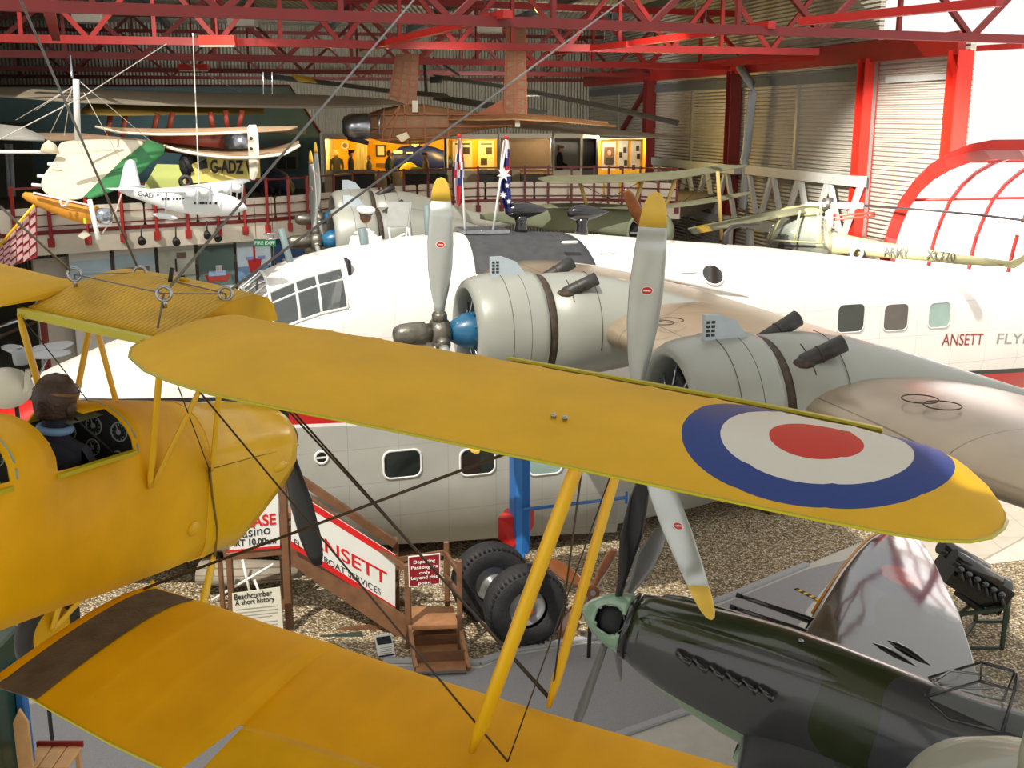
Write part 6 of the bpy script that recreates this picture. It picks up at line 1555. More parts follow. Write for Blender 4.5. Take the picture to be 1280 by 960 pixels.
MB().torus(PY(431, 182, YB + 1.8), (0, 1, 0), .12, .035, 24, 8).build('round_plaque', M_paper, r1, world=True); MB().lathe([(0, .09), (.02, .09)], PY(431, 182, YB + 1.82), (0, -1, 0), 20).build('plaque_centre', M_strap, r1, world=True)
flat(470, 181, 482, 196, YB + 1.8, M_blackm, 'picture_frame', r1); flat(472, 183, 480, 194, YB + 1.77, M_paper, 'framed_picture', r1)
flat(470, 204, 486, 209, YB + 1.8, M_strap, 'shelf', r1)
# blue aircraft nose exhibit with yellow inside
bx = thing('blue_display', 'dark blue rounded aircraft section with small plaques in the middle of the lit gallery', 'exhibit', V((PY(530, 215, YB + .9).x, YB + .9, ZG)))
M_nblue = mat('deep_blue', srgb(20, 34, 110), .4, 0, .15, 4)
MB().loft([[PY(x, yc, YB + 1.1) + V((0, .3 * math.sin(a), hh * math.cos(a))) for a in (2 * PI * k / 16 for k in range(16))] for x, yc, hh in ((490, 200, .25), (500, 199, .45), (520, 200, .58), (540, 202, .55), (556, 204, .45), (566, 205, .15))]).build('body', M_nblue, bx, world=True)
flat(492, 188, 503, 192, YB + .75, M_paper, 'plaque', bx); flat(508, 190, 516, 192, YB + .75, M_paper, 'plaque', bx)
for x, m_ in ((519, M_paper), (529, M_strap)): MB().lathe([(0, .16), (.03, .16)], PY(x, 178, YB + .9), (0, -1, 0), 20).build('round_badge', m_, bx, world=True)
MB().loft([[PY(512, 222, YB + .3) + V((.42 * k * math.cos(a), -.1 + dy, .55 * k * math.sin(a))) for a in (PI * q / 14 for q in range(15))] for k, dy in ((1, .0), (.9, -.15), (.4, -.2))], closed=False).build('yellow_dome', M_strut, bx, world=True)
# case counters
M_ctr = mat('glass_counter', srgb(90, 92, 84), .15, 0, .2, 4, coat=1)
for k, (x0, x1, m_, lab) in enumerate(((418, 470, M_ctr, 'long low glass counter behind the railing below the yellow alcove'), (505, 560, M_ctr, 'low glass counter below the blue aircraft section'), (598, 640, M_ctr, 'low glass counter behind the railing right of the flags'), (650, 690, mat('amber_glass', srgb(190, 150, 90), .3), 'amber lit boat-shaped counter in front of the tan case'))):
    a, b = PY(x0, 219, 39.6), PY(x1, 228, 39.6); t = thing('display_counter', lab, 'counter', V(((a.x + b.x) / 2, 39.6, ZG)), 'low display counters behind the railing')
    MB().box(((a.x + b.x) / 2, 39.6, ZG + .42), (b.x - a.x, .6, .84), bev=.02).build('cabinet', M_ccase, t, world=True); MB().box(((a.x + b.x) / 2, 39.6, ZG + .92), (b.x - a.x, .62, .16), bev=.02).build('glass_top', m_, t, world=True)
# ---- uniformed dummies ----
def person(lab, base, h, rz, coat, legs, cap=None, lean=0.0, arm='down', hairm=M_hair, skirt=False, tie=None):
    M_ = frame(base, rz=rz); t = thing('person', lab, 'person', M_); k = h / 1.8
    v = lambda x, y, z: V((x * k + lean * max(0, z - .9) * 0, (y + lean * max(0, z - .95)) * k, z * k))   # faces +y
    lg = MB()
    b = MB()
    def R(z, rx, ry, c=0): return [v(rx * math.cos(a), c + ry * math.sin(a), z) for a in (2 * PI * q / 18 for q in range(18))]
    b.loft([R(.78 if not skirt else .55, .20 if skirt else .17, .13), R(.95, .175, .12), R(1.1, .15, .11), R(1.25, .18, .12), R(1.38, .20, .115), R(1.46, .17, .10), R(1.50, .07, .07), R(1.56, .055, .06)])
    b.build('body', coat, t)
    for s in (-1, 1):
        m1 = MB(); limb(m1, [v(.09 * s, 0, .85), v(.1 * s, .02, .5), v(.1 * s, -.01, .1)], [.095 * k, .07 * k, .05 * k]); m1.build('trouser_leg', legs, t)
        MB().ball(v(.1 * s, .06, .05), .06 * k, 10, 6, (.75, 2.0, .8)).build('shoe', M_blackm, t)
        a0 = v(.2 * s, 0, 1.40)
        if arm == 'down' or (arm == 'one' and s > 0): pts = [a0, v(.25 * s, -.02, 1.14), v(.24 * s, .06, .88)]
        elif arm == 'front' or arm == 'one': pts = [a0, v(.26 * s, .04, 1.15), v(.12 * s, .27, 1.08)]
        else: pts = [a0, v(.27 * s, .2, 1.25), v(.15 * s, .42, 1.12)]
        m2 = MB(); limb(m2, pts, [.065 * k, .052 * k, .036 * k]); m2.build('sleeve', coat, t)
        d = (pts[-1] - pts[-2]).normalized(); hd_ = MB(); hd_.ball(pts[-1] + d * (.05 * k), .04 * k, 10, 6, (.6, 1, 1.1))
        hd = hd_.build('hand', M_skin, t)
        for f in range(5):
            o_ = V(((f - 2) * .014 * k, 0, 0)); p0 = pts[-1] + d * (.075 * k) + o_
            MB().tube([p0, p0 + d * (.035 * k) + V((0, .008, 0)), p0 + d * (.055 * k) + V((0, .02, -.01))], [.008 * k, .007 * k, .005 * k], 6).build('finger', M_skin, hd)
    hc2 = v(0, .02, 1.67); hd = MB().ball(hc2, .098 * k, 16, 12, (.82, 1, 1.22)).build('head', M_skin, t)
    MB().ball(hc2 + V((0, .098 * k, -.005)), .018 * k, 8, 6, (.8, 1, 1.3)).build('nose', M_skin, hd)
    for s in (-1, 1): MB().ball(hc2 + V((.035 * s * k, .085 * k, .02 * k)), .011 * k, 8, 6).build('eye', M_blackm, hd); MB().ball(hc2 + V((.082 * s * k, 0, 0)), .022 * k, 8, 6, (.4, 1, 1.4)).build('ear', M_skin, hd)
    MB().ball(hc2 + V((0, -.02 * k, .02 * k)), .102 * k, 16, 10, (.86, .98, 1.15)).build('hair', hairm, t)
    if cap is not None:
        c = MB().lathe([(.05 * k, .108 * k), (.09 * k, .11 * k), (.12 * k, .145 * k), (.145 * k, .13 * k), (.15 * k, .03 * k)], hc2, (0, .1, 1), 20).build('cap', cap, t); MB().ball(hc2 + V((0, .1 * k, .055 * k)), .06 * k, 12, 6, (1, .8, .12)).build('cap_peak', M_blackm, c)
    return t
M_black_c = mat('black_uniform', srgb(26, 26, 28), .85, 0, .2, 12); M_brown_c = mat('brown_coat', srgb(104, 78, 52), .85, 0, .2, 12); M_green_c = mat('dark_green_coat', srgb(44, 56, 44), .85, 0, .2, 12); M_hiviz = mat('bright_yellow_green', srgb(190, 220, 40), .6)
def stand(px, ph, y): p = PY(px, ph, y); return V((p.x, y, ZG)), (p.z - ZG)
for px, ph, y, rz, coat, cap, arm, lab in ((420, 187, 41.9, PI, M_black_c, None, 'down', 'dummy in a dark uniform standing at the back of the yellow alcove, below the plaque'), (438, 188, 40.6, PI / 2 * 3, M_black_c, M_black_c, 'down', 'dummy in black uniform and peaked cap at the left of the yellow alcove'), (461, 194, 41.2, PI / 2, M_navy, None, 'front', 'dummy in a navy jacket bending beside the cream curtain'), (486, 188, 40.4, -PI * .6, M_green_c, None, 'one', 'dummy in a dark green coat standing left of the blue aircraft section'), (532, 191, 40.2, PI * .6, M_brown_c, M_brown_c, 'front', 'dummy in brown coat leaning over the bright yellow-green object'), (700, 182, 41.6, -PI * .55, M_black_c, M_strap, 'one', 'dummy in black uniform with a yellow cap inside the pale glass case')):
    b_, h_ = stand(px, ph, y); person(lab, b_, h_, rz, coat, M_black_c, cap, arm=arm)
t = MB().ball(PY(520, 213, 39.9), .22, 14, 8, (1.2, .6, .6)).build('yellow_green_bundle', M_hiviz); tag(t, 'bright yellow-green bundle on the counter beside the brown-coated dummy', 'bundle'); recentre(t)
# teal screen wall at the left
M_teal = mat('grey_teal_screen', srgb(104, 134, 138), .7, 0, .06, 1.5)
ts = [(0, 330, 'x')]
c = [PY(-30, 280, 45), PY(402, 265, 45), PY(398, 168, 45), PY(362, 108, 45), PY(-30, 108, 45)]
t = MB().prism(c, (0, .3, 0)).build('teal_screen', M_teal); tag(t, 'large grey-teal screen wall with a sloping right edge behind the hanging aircraft', 'screen wall'); recentre(t)
t = MB().tube([PY(-30, 107, 44.8), PY(362, 107, 44.8), PY(400, 166, 44.8)], .05, 6).build('red_edge_rail', M_rdark); tag(t, 'thin dark red rail along the top of the teal screen', 'rail'); recentre(t)
# exhibits in the dark left gallery
t = thing('picture_board', 'pale board with two pictures at the right end of the teal screen', 'board', PY(355, 212, 44.5)); flat(342, 176, 372, 213, 44.6, mat('dim_board', srgb(120, 124, 116), .7), 'board', t); flat(346, 196, 356, 211, 44.5, M_print, 'picture', t); flat(359, 196, 369, 211, 44.5, M_print, 'picture', t)
flat(358, 163, 382, 168, 44.6, M_greyletter, 'caption_strip', t)
cr_ = thing('blue_bomb_trolley', 'dark blue rounded vehicle body behind the red posts, left of the tall white blades', 'vehicle', V((PY(350, 240, 36).x, 36, PY(350, 253, 36).z)))
MB().loft([[PY(x, yc, 36) + V((0, .5 * math.sin(a), hh * math.cos(a))) for a in (2 * PI * k / 14 for k in range(14))] for x, yc, hh in ((322, 236, .1), (330, 228, .35), (345, 226, .42), (358, 230, .35), (365, 236, .15))]).build('body', M_navy, cr_, world=True)
for x in (334, 356): MB().torus(PY(x, 240, 35.6), (0, 1, 0), .18, .07, 20, 8).build('wheel', M_blackm, cr_, world=True)
# red and white ramp at the left
M_pink = mat('pale_red_board', srgb(196, 160, 158), .6); M_rr = mat('ramp_red', srgb(150, 36, 50), .6)
rp = thing('red_lattice_ramp', 'red and white slatted sloping ramp side at the left edge', 'ramp', V((PY(20, 335, 24).x, 24, 0)))
qa, qb, qc, qd = PY(44, 255, 24), PY(45, 322, 24), PY(-20, 345, 24), PY(-20, 330, 24)
MB().prism([qa, qb, qc, qd], (0, .08, 0)).build('ramp_side', M_rr, rp, world=True)
for k in range(8):
    for j in range(5):
        u = k / 8; top = qa.lerp(qd, u); bot = qb.lerp(qc, u); a = top.lerp(bot, (j + .15 + .3 * (k % 2)) / 5.4); h = (top - bot).length / 5.4 * .62
        MB().prism([a, a + V((-.13, 0, -.10)), a + V((-.13, 0, -.10 - h)), a + V((0, 0, -h))], (0, -.03, 0)).build('slat', M_pink, rp, world=True)
MB().tube([PY(48, 250, 23.9), PY(-20, 330, 23.9)], .03, 6).build('handrail', M_strut, rp, world=True)
MB().box((qa.x - .2, 24.3, qc.z / 2), (.12, .1, max(.2, qc.z))).build('ramp_post', M_rdark, rp, world=True)
# dark doorway area at far left
t = MB().box(PY(15, 225, 40), (1.6, .2, 4.0)).build('dark_partition', mat('dark_partition', srgb(60, 62, 52), .7)); tag(t, 'dark olive partition at the far left behind the sail wing', 'partition'); recentre(t)
for k, px in enumerate((8, 13)): t = MB().tube([PY(px, 180, 36), PY(px + 4, 245, 36)], .07, 8).build('pipe', M_pipe); tag(t, ['grey vertical pipe at the far left edge', 'second grey vertical pipe from the left edge'][k], 'pipe', 'vertical pipes at the left edge'); recentre(t)
# ================= hanging and parked aircraft behind =================
M_cream = mat('cream_fabric', srgb(226, 214, 186), .8, 0, .08, 3, .4, 6)
M_sailg = mat('green_sail', srgb(48, 128, 70), .7, 0, .08, 3, .2, 8)
M_olive = mat('olive_fabric', srgb(112, 112, 86), .8, 0, .1, 3)
M_grn2 = mat('grey_green_fabric', srgb(126, 134, 110), .75, 0, .08, 2)
M_brownf = mat('brown_fabric', srgb(132, 108, 82), .75, 0, .12, 3)
M_yfus = mat('pale_yellow_fuselage', srgb(232, 214, 120), .6, 0, .05, 4)
M_redw = mat('red_brown_strut', srgb(140, 56, 36), .5)
M_rudder = mat('pale_rudder', srgb(200, 192, 176), .6, 0, .06, 5)
def uwing(name, par, le, te, y_le, y_te, m, th=.06, lab=None, world=True):
    """wing between a measured leading line and trailing line, each at its own distance"""
    n = len(le); rings = []
    for (a, b) in zip(le, te):
        A_, B_ = PY(a[0], a[1], a[2] if len(a) > 2 else y_le), PY(b[0], b[1], b[2] if len(b) > 2 else y_te)
        u = (B_ - A_); r = []
        for i in range(9):
            t = i / 8; h, l = foil(t, .10, .04); r.append(A_ + u * t + V((0, 0, h * u.length)))
        for i in range(7, 0, -1):
            t = i / 8; h, l = foil(t, .10, .04); r.append(A_ + u * t + V((0, 0, l * u.length)))
        rings.append(r)
    return MB().loft(rings).build(name, m, par, world=world, label=lab)
def hangwire(lab, pts, y, r=.01, m=None):
    q = [PY(p[0], p[1], p[2] if len(p) > 2 else y) for p in pts]
    t = MB().tube(q, r, 6).build('suspension_wire', m or M_wcord); tag(t, lab, 'wire'); recentre(t); return t
# ---- model flying boat ----
YM = 17.5
mb_ = PY(228, 258, YM); mM = frame(PY(240, 252, YM), (.93, -.25, -.13))
mo = thing('model_flying_boat', 'white model flying boat hanging on a cord at the upper left', 'model aeroplane', mM)
Ml = lambda px, py, y=0.0: LP(mM, px, py, (0, 1, 0), y)
prof = [(150, 232, 240), (160, 233, 245), (185, 236, 253), (210, 238, 262), (228, 238, 266), (250, 239, 269), (275, 241, 270), (292, 246, 268), (303, 253, 264), (308, 259, 262)]
rings = []
for px, pt, pb in prof:
    t_, b_ = Ml(px, pt), Ml(px, pb); hh = (t_ - b_).length / 2; c = (t_ + b_) / 2; w_ = hh * .62 + .01
    rings.append([c + V((0, w_ * math.cos(a), hh * math.sin(a))) for a in (2 * PI * k / 18 for k in range(18))])
M_mod = mat('model_white', srgb(226, 230, 232), .4, 0, .03, 6)
hu = MB().loft(rings).build('hull', M_mod, mo)
fin = [Ml(150, 234), Ml(155, 210), Ml(158, 202), Ml(163, 199), Ml(168, 202), Ml(175, 232)]
MB().prism([p + V((0, -.02, 0)) for p in fin], (0, .04, 0)).build('tail_fin', M_mod, mo)
w0 = Ml(262, 242); 
for sd in (1, -1):
    wing_mesh(MB(), [(.08 * sd, w0.x + .1, w0.x - .48, w0.z + .04, .16, .02), (.8 * sd, w0.x + .02, w0.x - .4, w0.z + .07, .14, .02), (1.5 * sd, w0.x - .1, w0.x - .32, w0.z + .1, .1, .02)], 10).build('wing', M_mod, mo)
    for y in (.32, .68):
        nc = MB().lathe([(-.2, .03), (0, .065), (.14, .065), (.17, .04)], (w0.x, y * sd, w0.z + .05), (1, 0, 0), 14).build('engine', M_mod, mo)
        MB().ball((w0.x + .19, y * sd, w0.z + .05), .15, 10, 8, (.05, .15, 1)).build('propeller', M_mod, nc)
    wing_mesh(MB(), [(.02 * sd, Ml(170, 236).x, Ml(150, 236).x, Ml(160, 236).z, .1, 0), (.42 * sd, Ml(166, 236).x, Ml(152, 236).x, Ml(160, 236).z + .02, .1, 0)], 6).build('tailplane', M_mod, mo)
    MB().lathe([(-.2, .01), (-.1, .04), (.1, .04), (.2, .01)], (w0.x - .1, 1.05 * sd, w0.z - .28), (1, 0, 0), 10).build('float', M_mod, mo); MB().tube([(w0.x - .1, 1.05 * sd, w0.z - .25), (w0.x - .1, 1.05 * sd, w0.z + .08)], .012, 6).build('float_strut', M_mod, mo)
    for row, xs_ in ((248, (208, 211.5, 215, 222, 226, 230, 234)), (253, (249, 252.5, 256, 259.5, 263, 268, 275))):
        for x in xs_:
            p = Ml(x, row, 0); hh = .13; MB().box((p.x, -sd * .098 if row == 248 else -sd * .118, p.z), (.03, .03, .035)).build('cabin_window', M_dark, hu)
text('G-ADUHL', .11, Ml(176, 244) + V((0, -.085, 0)), (1, 0, 0), (0, 0, 1), M_exh, mo)
hangwire('white cord holding the white model flying boat', [(241, 42, 22.0), (249, 236, YM)], YM)
hangwire('thin pale wire slanting up to the right from the white mast to the roof', [(0, 174, 16.5), (105, 120, 18), (208, 55, 22)], 18, .008)
# ---- sail wing / microlight with mast ----
YG = 19.0
sw = thing('sail_wing', 'cream sail wing with green leading edge and white mast hanging at the upper left', 'hang glider', PY(110, 200, YG))
pts = [(45, 178), (60, 168, 0), (160, 173), (190, 178), (206, 186)]
sail = [[(72, 178), (100, 176), (130, 175), (160, 176), (186, 177)], [(74, 190), (95, 190), (120, 190), (145, 190), (170, 190)], [(66, 206), (90, 206), (110, 206), (130, 205), (152, 204)], [(52, 222), (75, 224), (95, 224), (115, 222), (138, 218)], [(50, 236), (68, 240), (85, 241), (102, 240), (122, 232)], [(62, 246), (72, 248), (84, 250), (96, 250), (106, 248)]]
rings = [[PY(x, y, YG + 2.0 - i * .55 + .12 * math.sin(j * 1.7)) for j, (x, y) in enumerate(r)] for i, r in enumerate(sail)]
s1 = MB().loft(rings, closed=False).build('sail', M_cream, sw, world=True); s1.modifiers.new('s', 'SUBSURF').render_levels = 2; sm = s1.modifiers.new('t', 'SOLIDIFY'); sm.thickness = .02
gre = [[(186, 177), (206, 186)], [(170, 190), (205, 193)], [(152, 204), (190, 204)], [(138, 218), (172, 220)], [(122, 232), (150, 236)], [(106, 248), (112, 250)]]
rings = [[PY(a[0], a[1], YG + 2.0 - i * .55), PY((a[0] + b[0]) / 2, (a[1] + b[1]) / 2 - 1, YG + 1.9 - i * .55), PY(b[0], b[1], YG + 1.8 - i * .55)] for i, (a, b) in enumerate(gre)]
g1 = MB().loft(rings, closed=False).build('green_sail_edge', M_sailg, sw, world=True); sm = g1.modifiers.new('t', 'SOLIDIFY'); sm.thickness = .04
c_ = MB().loft([[PY(0, 157, YG + 3), PY(0, 170, YG + 2.6), PY(0, 175, YG + 2.4)], [PY(28, 160, YG + 3), PY(28, 172, YG + 2.6), PY(28, 176, YG + 2.4)], [PY(58, 173, YG + 2.6), PY(56, 176, YG + 2.5), PY(56, 177, YG + 2.4)]], closed=False).build('far_sail', M_greycloth if False else mat('grey_sail', srgb(150, 148, 140), .8), sw, world=True)
c_.modifiers.new('t', 'SOLIDIFY').thickness = .03
c_ = MB().loft([[PY(40, 168, YG + 2.9), PY(62, 177, YG + 2.4)], [PY(100, 168, YG + 2.9), PY(110, 176, YG + 2.3)], [PY(186, 177, YG + 2.0), PY(180, 178, YG + 2.0)]], closed=False).build('upper_sail', M_brownf, sw, world=True); c_.modifiers.new('t', 'SOLIDIFY').thickness = .03
cu = MB().loft([[PY(55, 182, YG + 1), PY(52, 190, YG + 1)], [PY(62, 176, YG + 1.05), PY(62, 192, YG + .95)], [PY(70, 181, YG + 1), PY(75, 192, YG + 1)]], closed=False).build('rolled_cloth', M_cream, sw, world=True); cu.modifiers.new('t', 'SOLIDIFY').thickness = .06
MB().tube([PY(-20, 190, YG + 1), PY(74, 190, YG + 1)], .035, 8).build('boom', M_white, sw, world=True)
ms = MB().tube([PY(95, 99, YG + .6), PY(97, 176, YG + .6)], .055, 10).build('mast', mat('white_mast', srgb(226, 226, 226), .35, .1, .04, 6), sw, world=True)
MB().tube([PY(88, 70, YG + 1.4), PY(90, 96, YG + .7)], .02, 6).build('mast_tie', M_steel, sw, world=True)
for a, b in (((92, 108), (60, 172)), ((91, 108), (20, 150)), ((92, 108), (44, 138)), ((100, 102), (190, 178)), ((105, 116), (152, 202)), ((97, 176), (128, 245)), ((90, 108), (80, 170))):
    MB().tube([PY(a[0], a[1], YG + .6), PY(b[0], b[1], YG + 1.2)], .006, 5).build('rigging_wire', M_wcord, sw, world=True)
for x, y in ((60, 205), (47, 220), (40, 231)): MB().tube([PY(x, y, YG + .6), PY(x + 12, y + 1, YG + .6)], .03, 8).build('batten_end', M_white, sw, world=True)
# orange pod below it
YO = 18.0
M_orf = mat('orange_fabric', srgb(204, 138, 36), .6, 0, .1, 4, .3, 8)
od = thing('orange_pod', 'orange fabric-covered pod with white trim slung below the cream sail wing', 'glider pod', PY(80, 262, YO))
rings = []
for x, y0, y1 in ((28, 243, 246), (32, 240, 250), (50, 242, 260), (70, 247, 268), (90, 252, 276), (105, 254, 280), (115, 256, 280), (122, 258, 276)):
    a, b = PY(x, y0, YO), PY(x, y1, YO); c = (a + b) / 2; h = (a - b).length / 2; rings.append([c + V((.15 * h * math.sin(q), .9 * h * math.sin(q), h * math.cos(q))) for q in (2 * PI * k / 16 for k in range(16))])
MB().loft(rings).build('pod_body', M_orf, od, world=True)
MB().tube([PY(42, 241.5, YO - .15), PY(80, 250, YO - .2), PY(112, 257, YO - .2)], .022, 6).build('white_trim', M_white, od, world=True); MB().tube([PY(42, 242.8, YO - .17), PY(80, 251.3, YO - .24), PY(112, 258.3, YO - .22)], .010, 6).build('red_trim', M_redletter, od, world=True)
MB().tube([PY(112, 250, YO - .4), PY(123, 299, YO - .6)], .04, 8).build('keel_tube', M_white, od, world=True)
MB().lathe([(-.12, .06), (0, .13), (.14, .13), (.18, .05)], PY(126, 270, YO), (1, 0, -.1), 14).build('engine', M_steel, od, world=True)
MB().bar(PY(120, 280, YO), PY(138, 281, YO), .05, .04).build('tail_bar', M_white, od, world=True); MB().box(PY(133, 276, YO), (.14, .1, .1)).build('white_block', M_white, od, world=True)
MB().prism([PY(97, 295, YO), PY(105, 288, YO), PY(112, 294, YO), PY(104, 299, YO)], (0, .06, 0)).build('foot_plate', M_paper, od, world=True)
MB().box(PY(106, 276, YO - .35), (.035, .02, .09)).build('yellow_label', M_hiviz, od, world=True)
MB().tube([PY(75, 250, YO - .3), PY(77, 257, YO - .3), PY(82, 257, YO - .3), PY(85, 250, YO - .3)], .02, 8).build('loop_handle', M_white, od, world=True)
MB().tube([PY(152, 242, YO), PY(146, 262, YO), PY(128, 292, YO)], .012, 6).build('slack_cord', M_wcord, od, world=True)
# ---- yellow biplane wings far back ----
YF = 30.0
bf = thing('red_strutted_biplane', 'biplane with dull yellow upper wing and red-brown struts hanging behind the small yellow aircraft', 'biplane', PY(230, 150, YF))
uwing('upper_wing', bf, [(100, 141, 29), (112, 132, 29.5), (150, 129, 30), (220, 133, 31), (330, 135, 32)], [(101, 143, 28.4), (115, 144, 28.0), (150, 145, 28.3), (220, 144, 29.3), (330, 143, 30.5)], 30, 28.5, mat('dull_yellow_wing', srgb(150, 122, 52), .7, 0, .12, 2))
for x0, y0, x1, y1 in ((138, 144, 134, 170), (157, 143, 153, 172), (197, 142, 192, 165), (216, 140, 211, 162), (263, 140, 266, 160), (282, 138, 284, 160), (303, 138, 299, 158)): MB().tube([PY(x0, y0, 29), PY(x1, y1, 29)], .07, 8, flat=.5).build('strut', M_redw, bf, world=True)
rad = MB().lathe([(-.35, .28), (-.2, .42), (.2, .42), (.35, .25)], PY(300, 178, 30), (1, -.3, 0), 24).build('engine_cowling', M_steel, bf, world=True)
MB().tube([PY(190, 175, 30.5), PY(300, 178, 30.5)], [.3, .4], 12).build('fuselage', M_redw, bf, world=True)
# ---- Flea-type aircraft ----
YA = 24.0
fa_ = thing('small_yellow_aircraft', 'small pale yellow tandem-wing aircraft lettered G-ADZW hanging at the upper left', 'aeroplane', PY(280, 210, YA))
uwing('upper_wing', fa_, [(120, 158.5, 24.6), (150, 164, 24.8), (200, 167, 25), (260, 167, 25), (310, 166, 25), (360, 165, 25), (372, 160, 25)], [(121, 159.5, 24.4), (150, 168, 23.8), (200, 170, 23.7), (260, 169, 23.6), (310, 166.5, 23.6), (360, 163, 23.8), (372, 159, 24.6)], 25, 23.8, M_brownf, lab='brown fabric wing with a cream edge')
uwing('rear_wing', fa_, [(196, 178, 24.5), (220, 185, 24.8), (250, 190, 25), (285, 194, 25), (320, 193, 25), (355, 187, 25), (374, 180, 25)], [(197, 180, 24.2), (220, 189, 23.6), (250, 195, 23.4), (285, 199, 23.3), (320, 199, 23.3), (355, 194, 23.5), (374, 183, 24)], 25, 23.5, M_brownf, lab='lower brown wing bowed downward')
ed = MB(); ed.tube([PY(120, 158.5, 24.3), PY(150, 166, 23.7), PY(200, 168.5, 23.6), PY(260, 167.5, 23.5), PY(312, 165, 23.5)], .03, 6).build('wing_edge', M_cream, fa_, world=True)
MB().tube([PY(197, 179, 24.1), PY(220, 187.5, 23.5), PY(250, 193.5, 23.3), PY(285, 197.5, 23.2), PY(320, 197.5, 23.2), PY(355, 192.5, 23.4), PY(374, 182, 23.9)], .035, 6).build('wing_edge', M_cream, fa_, world=True)
MB().prism([PY(240, 205, 23.6), PY(262, 196, 23.6), PY(312, 199, 23.6), PY(313, 224, 23.6), PY(285, 227, 23.6), PY(238, 229, 23.6)], (.1, .5, 0)).build('fuselage', M_yfus, fa_, world=True)
p0 = PY(263, 215.5, 23.55); p1 = PY(306, 216.5, 23.55); text('G-ADZ W', .36, p0, p1 - p0, (0, 0, 1), M_ink, fa_, world=True, sx=.60, bold=.012)
MB().prism([PY(309, 160, 23.3), PY(311, 156, 23.3), PY(316, 156, 23.3), PY(319, 166, 23.3), PY(320, 190, 23.3), PY(319, 214, 23.3), PY(315, 225, 23.3), PY(312, 222, 23.3)], (.05, .06, 0)).build('rudder', M_rudder, fa_, world=True)
for y in (173, 186): MB().lathe([(0, .035), (.01, .035)], PY(314, y, 23.27), (0, -1, 0), 10).build('rudder_hole', M_ink, fa_, world=True)
MB().ball(PY(236, 206, 23.8), .22, 14, 10, (.9, 1, 1.3)).build('engine', M_blackm, fa_, world=True); MB().tube([PY(231, 197, 23.6), PY(240, 215, 23.6)], .06, 8).build('cylinder', M_blackm, fa_, world=True)
MB().torus(PY(232, 227, 23.5), (.2, -1, 0), .1, .045, 20, 8).build('wheel', M_blackm, fa_, world=True)
MB().prism([PY(247, 203, 23.55), PY(258, 198, 23.55), PY(260, 210, 23.55), PY(250, 212, 23.55)], (0, -.02, 0)).build('cockpit_opening', M_dark, fa_, world=True)
for x in (329, 340): MB().tube([PY(x, 90, 24), PY(x + .3, 118, 24)], .012, 6).build('hanging_rod', M_steel, fa_, world=True)
# light green wing panel
lg = MB().prism([PY(178, 236, 26), PY(196, 205, 27.5), PY(231, 206, 27.5), PY(232, 236, 26)], (0, 0, -.08)).build('green_wing_panel', mat('pale_green_panel', srgb(176, 186, 110), .5, 0, .05, 2)); tag(lg, 'pale yellow-green wing panel behind the model flying boat', 'wing panel'); recentre(lg)
# ---- translucent brown man-powered aircraft ----
YS_ = 33.0
M_trans = mat('amber_translucent_fabric', srgb(146, 108, 72), .5, 0, .15, 5, alpha=.82)
M_tstr = mat('brown_wood_lattice', srgb(150, 84, 48), .6, 0, .1, 6)
su = thing('pedal_aircraft', 'translucent brown fabric aircraft with tall pylon and fin hanging before the lit gallery', 'aeroplane', PY(560, 170, YS_))
rings = []
for x, y0, y1 in ((452, 152, 168), (460, 142, 172), (480, 135, 178), (505, 131, 181), (530, 130, 180), (560, 135, 172), (600, 141, 163), (640, 143, 158), (700, 146, 154), (760, 152, 155)):
    a, b = PY(x, y0, YS_), PY(x, y1, YS_); c = (a + b) / 2; h = (a - b).length / 2; rings.append([c + V((0, .55 * h * math.sin(q), h * math.cos(q))) for q in (2 * PI * k / 14 for k in range(14))])
sf = MB().loft(rings, smooth=False).build('fuselage', M_trans, su, world=True)
for k, (xa, ya, xb, yb) in enumerate(((462, 143, 640, 143), (458, 160, 640, 157), (470, 175, 560, 171), (480, 135, 478, 177), (500, 132, 485, 178), (505, 131, 510, 181), (530, 130, 532, 180), (560, 135, 561, 172), (500, 132, 478, 165))):
    MB().bar(PY(xa, ya, YS_ - .35), PY(xb, yb, YS_ - .35), .035, .035).build('longeron', M_tstr, sf, world=False); 
    for v in sf.children[-1].data.vertices: v.co = MW(su).inverted() @ v.co
def lattice(par, c4, y, th, nx, ny, nm, cross=False):
    a, b, c, d = [PY(p[0], p[1], y) for p in c4]
    o = MB().prism([a, b, c, d], (0, th, 0)).build(nm, M_trans, par, world=True); Mi = MW(su).inverted()
    L2 = lambda p, q, w_: MB().bar(Mi @ p, Mi @ q, w_, w_).build('lattice_bar', M_tstr, o)
    for i in range(nx + 1): L2(a.lerp(b, i / nx) + V((0, -.03, 0)), d.lerp(c, i / nx) + V((0, -.03, 0)), .05)
    for j in range(ny + 1): L2(a.lerp(d, j / ny) + V((0, -.03, 0)), b.lerp(c, j / ny) + V((0, -.03, 0)), .035)
    if cross:
        for j in range(ny):
            L2(a.lerp(d, j / ny) + V((0, -.03, 0)), b.lerp(c, (j + 1) / ny) + V((0, -.03, 0)), .025); L2(b.lerp(c, j / ny) + V((0, -.03, 0)), a.lerp(d, (j + 1) / ny) + V((0, -.03, 0)), .025)
lattice(su, [(496, 68), (523, 68), (519, 134), (486, 126)], YS_, .3, 3, 8, 'pylon')
lattice(su, [(634, 26), (656, 26), (658, 146), (630, 146)], YS_ - .2, .2, 2, 10, 'tail_fin', True)
uwing('tailplane', su, [(560, 147, 33.4), (600, 145, 33.4), (640, 144, 33.4), (700, 148, 33.2), (770, 157, 33.0)], [(560, 150, 32.4), (600, 151, 32.2), (640, 150, 32), (700, 153, 32.2), (770, 159, 32.7)], 33.4, 32.4, mat('tan_ribbed_fabric', srgb(176, 128, 84), .7, 0, .15, 8))
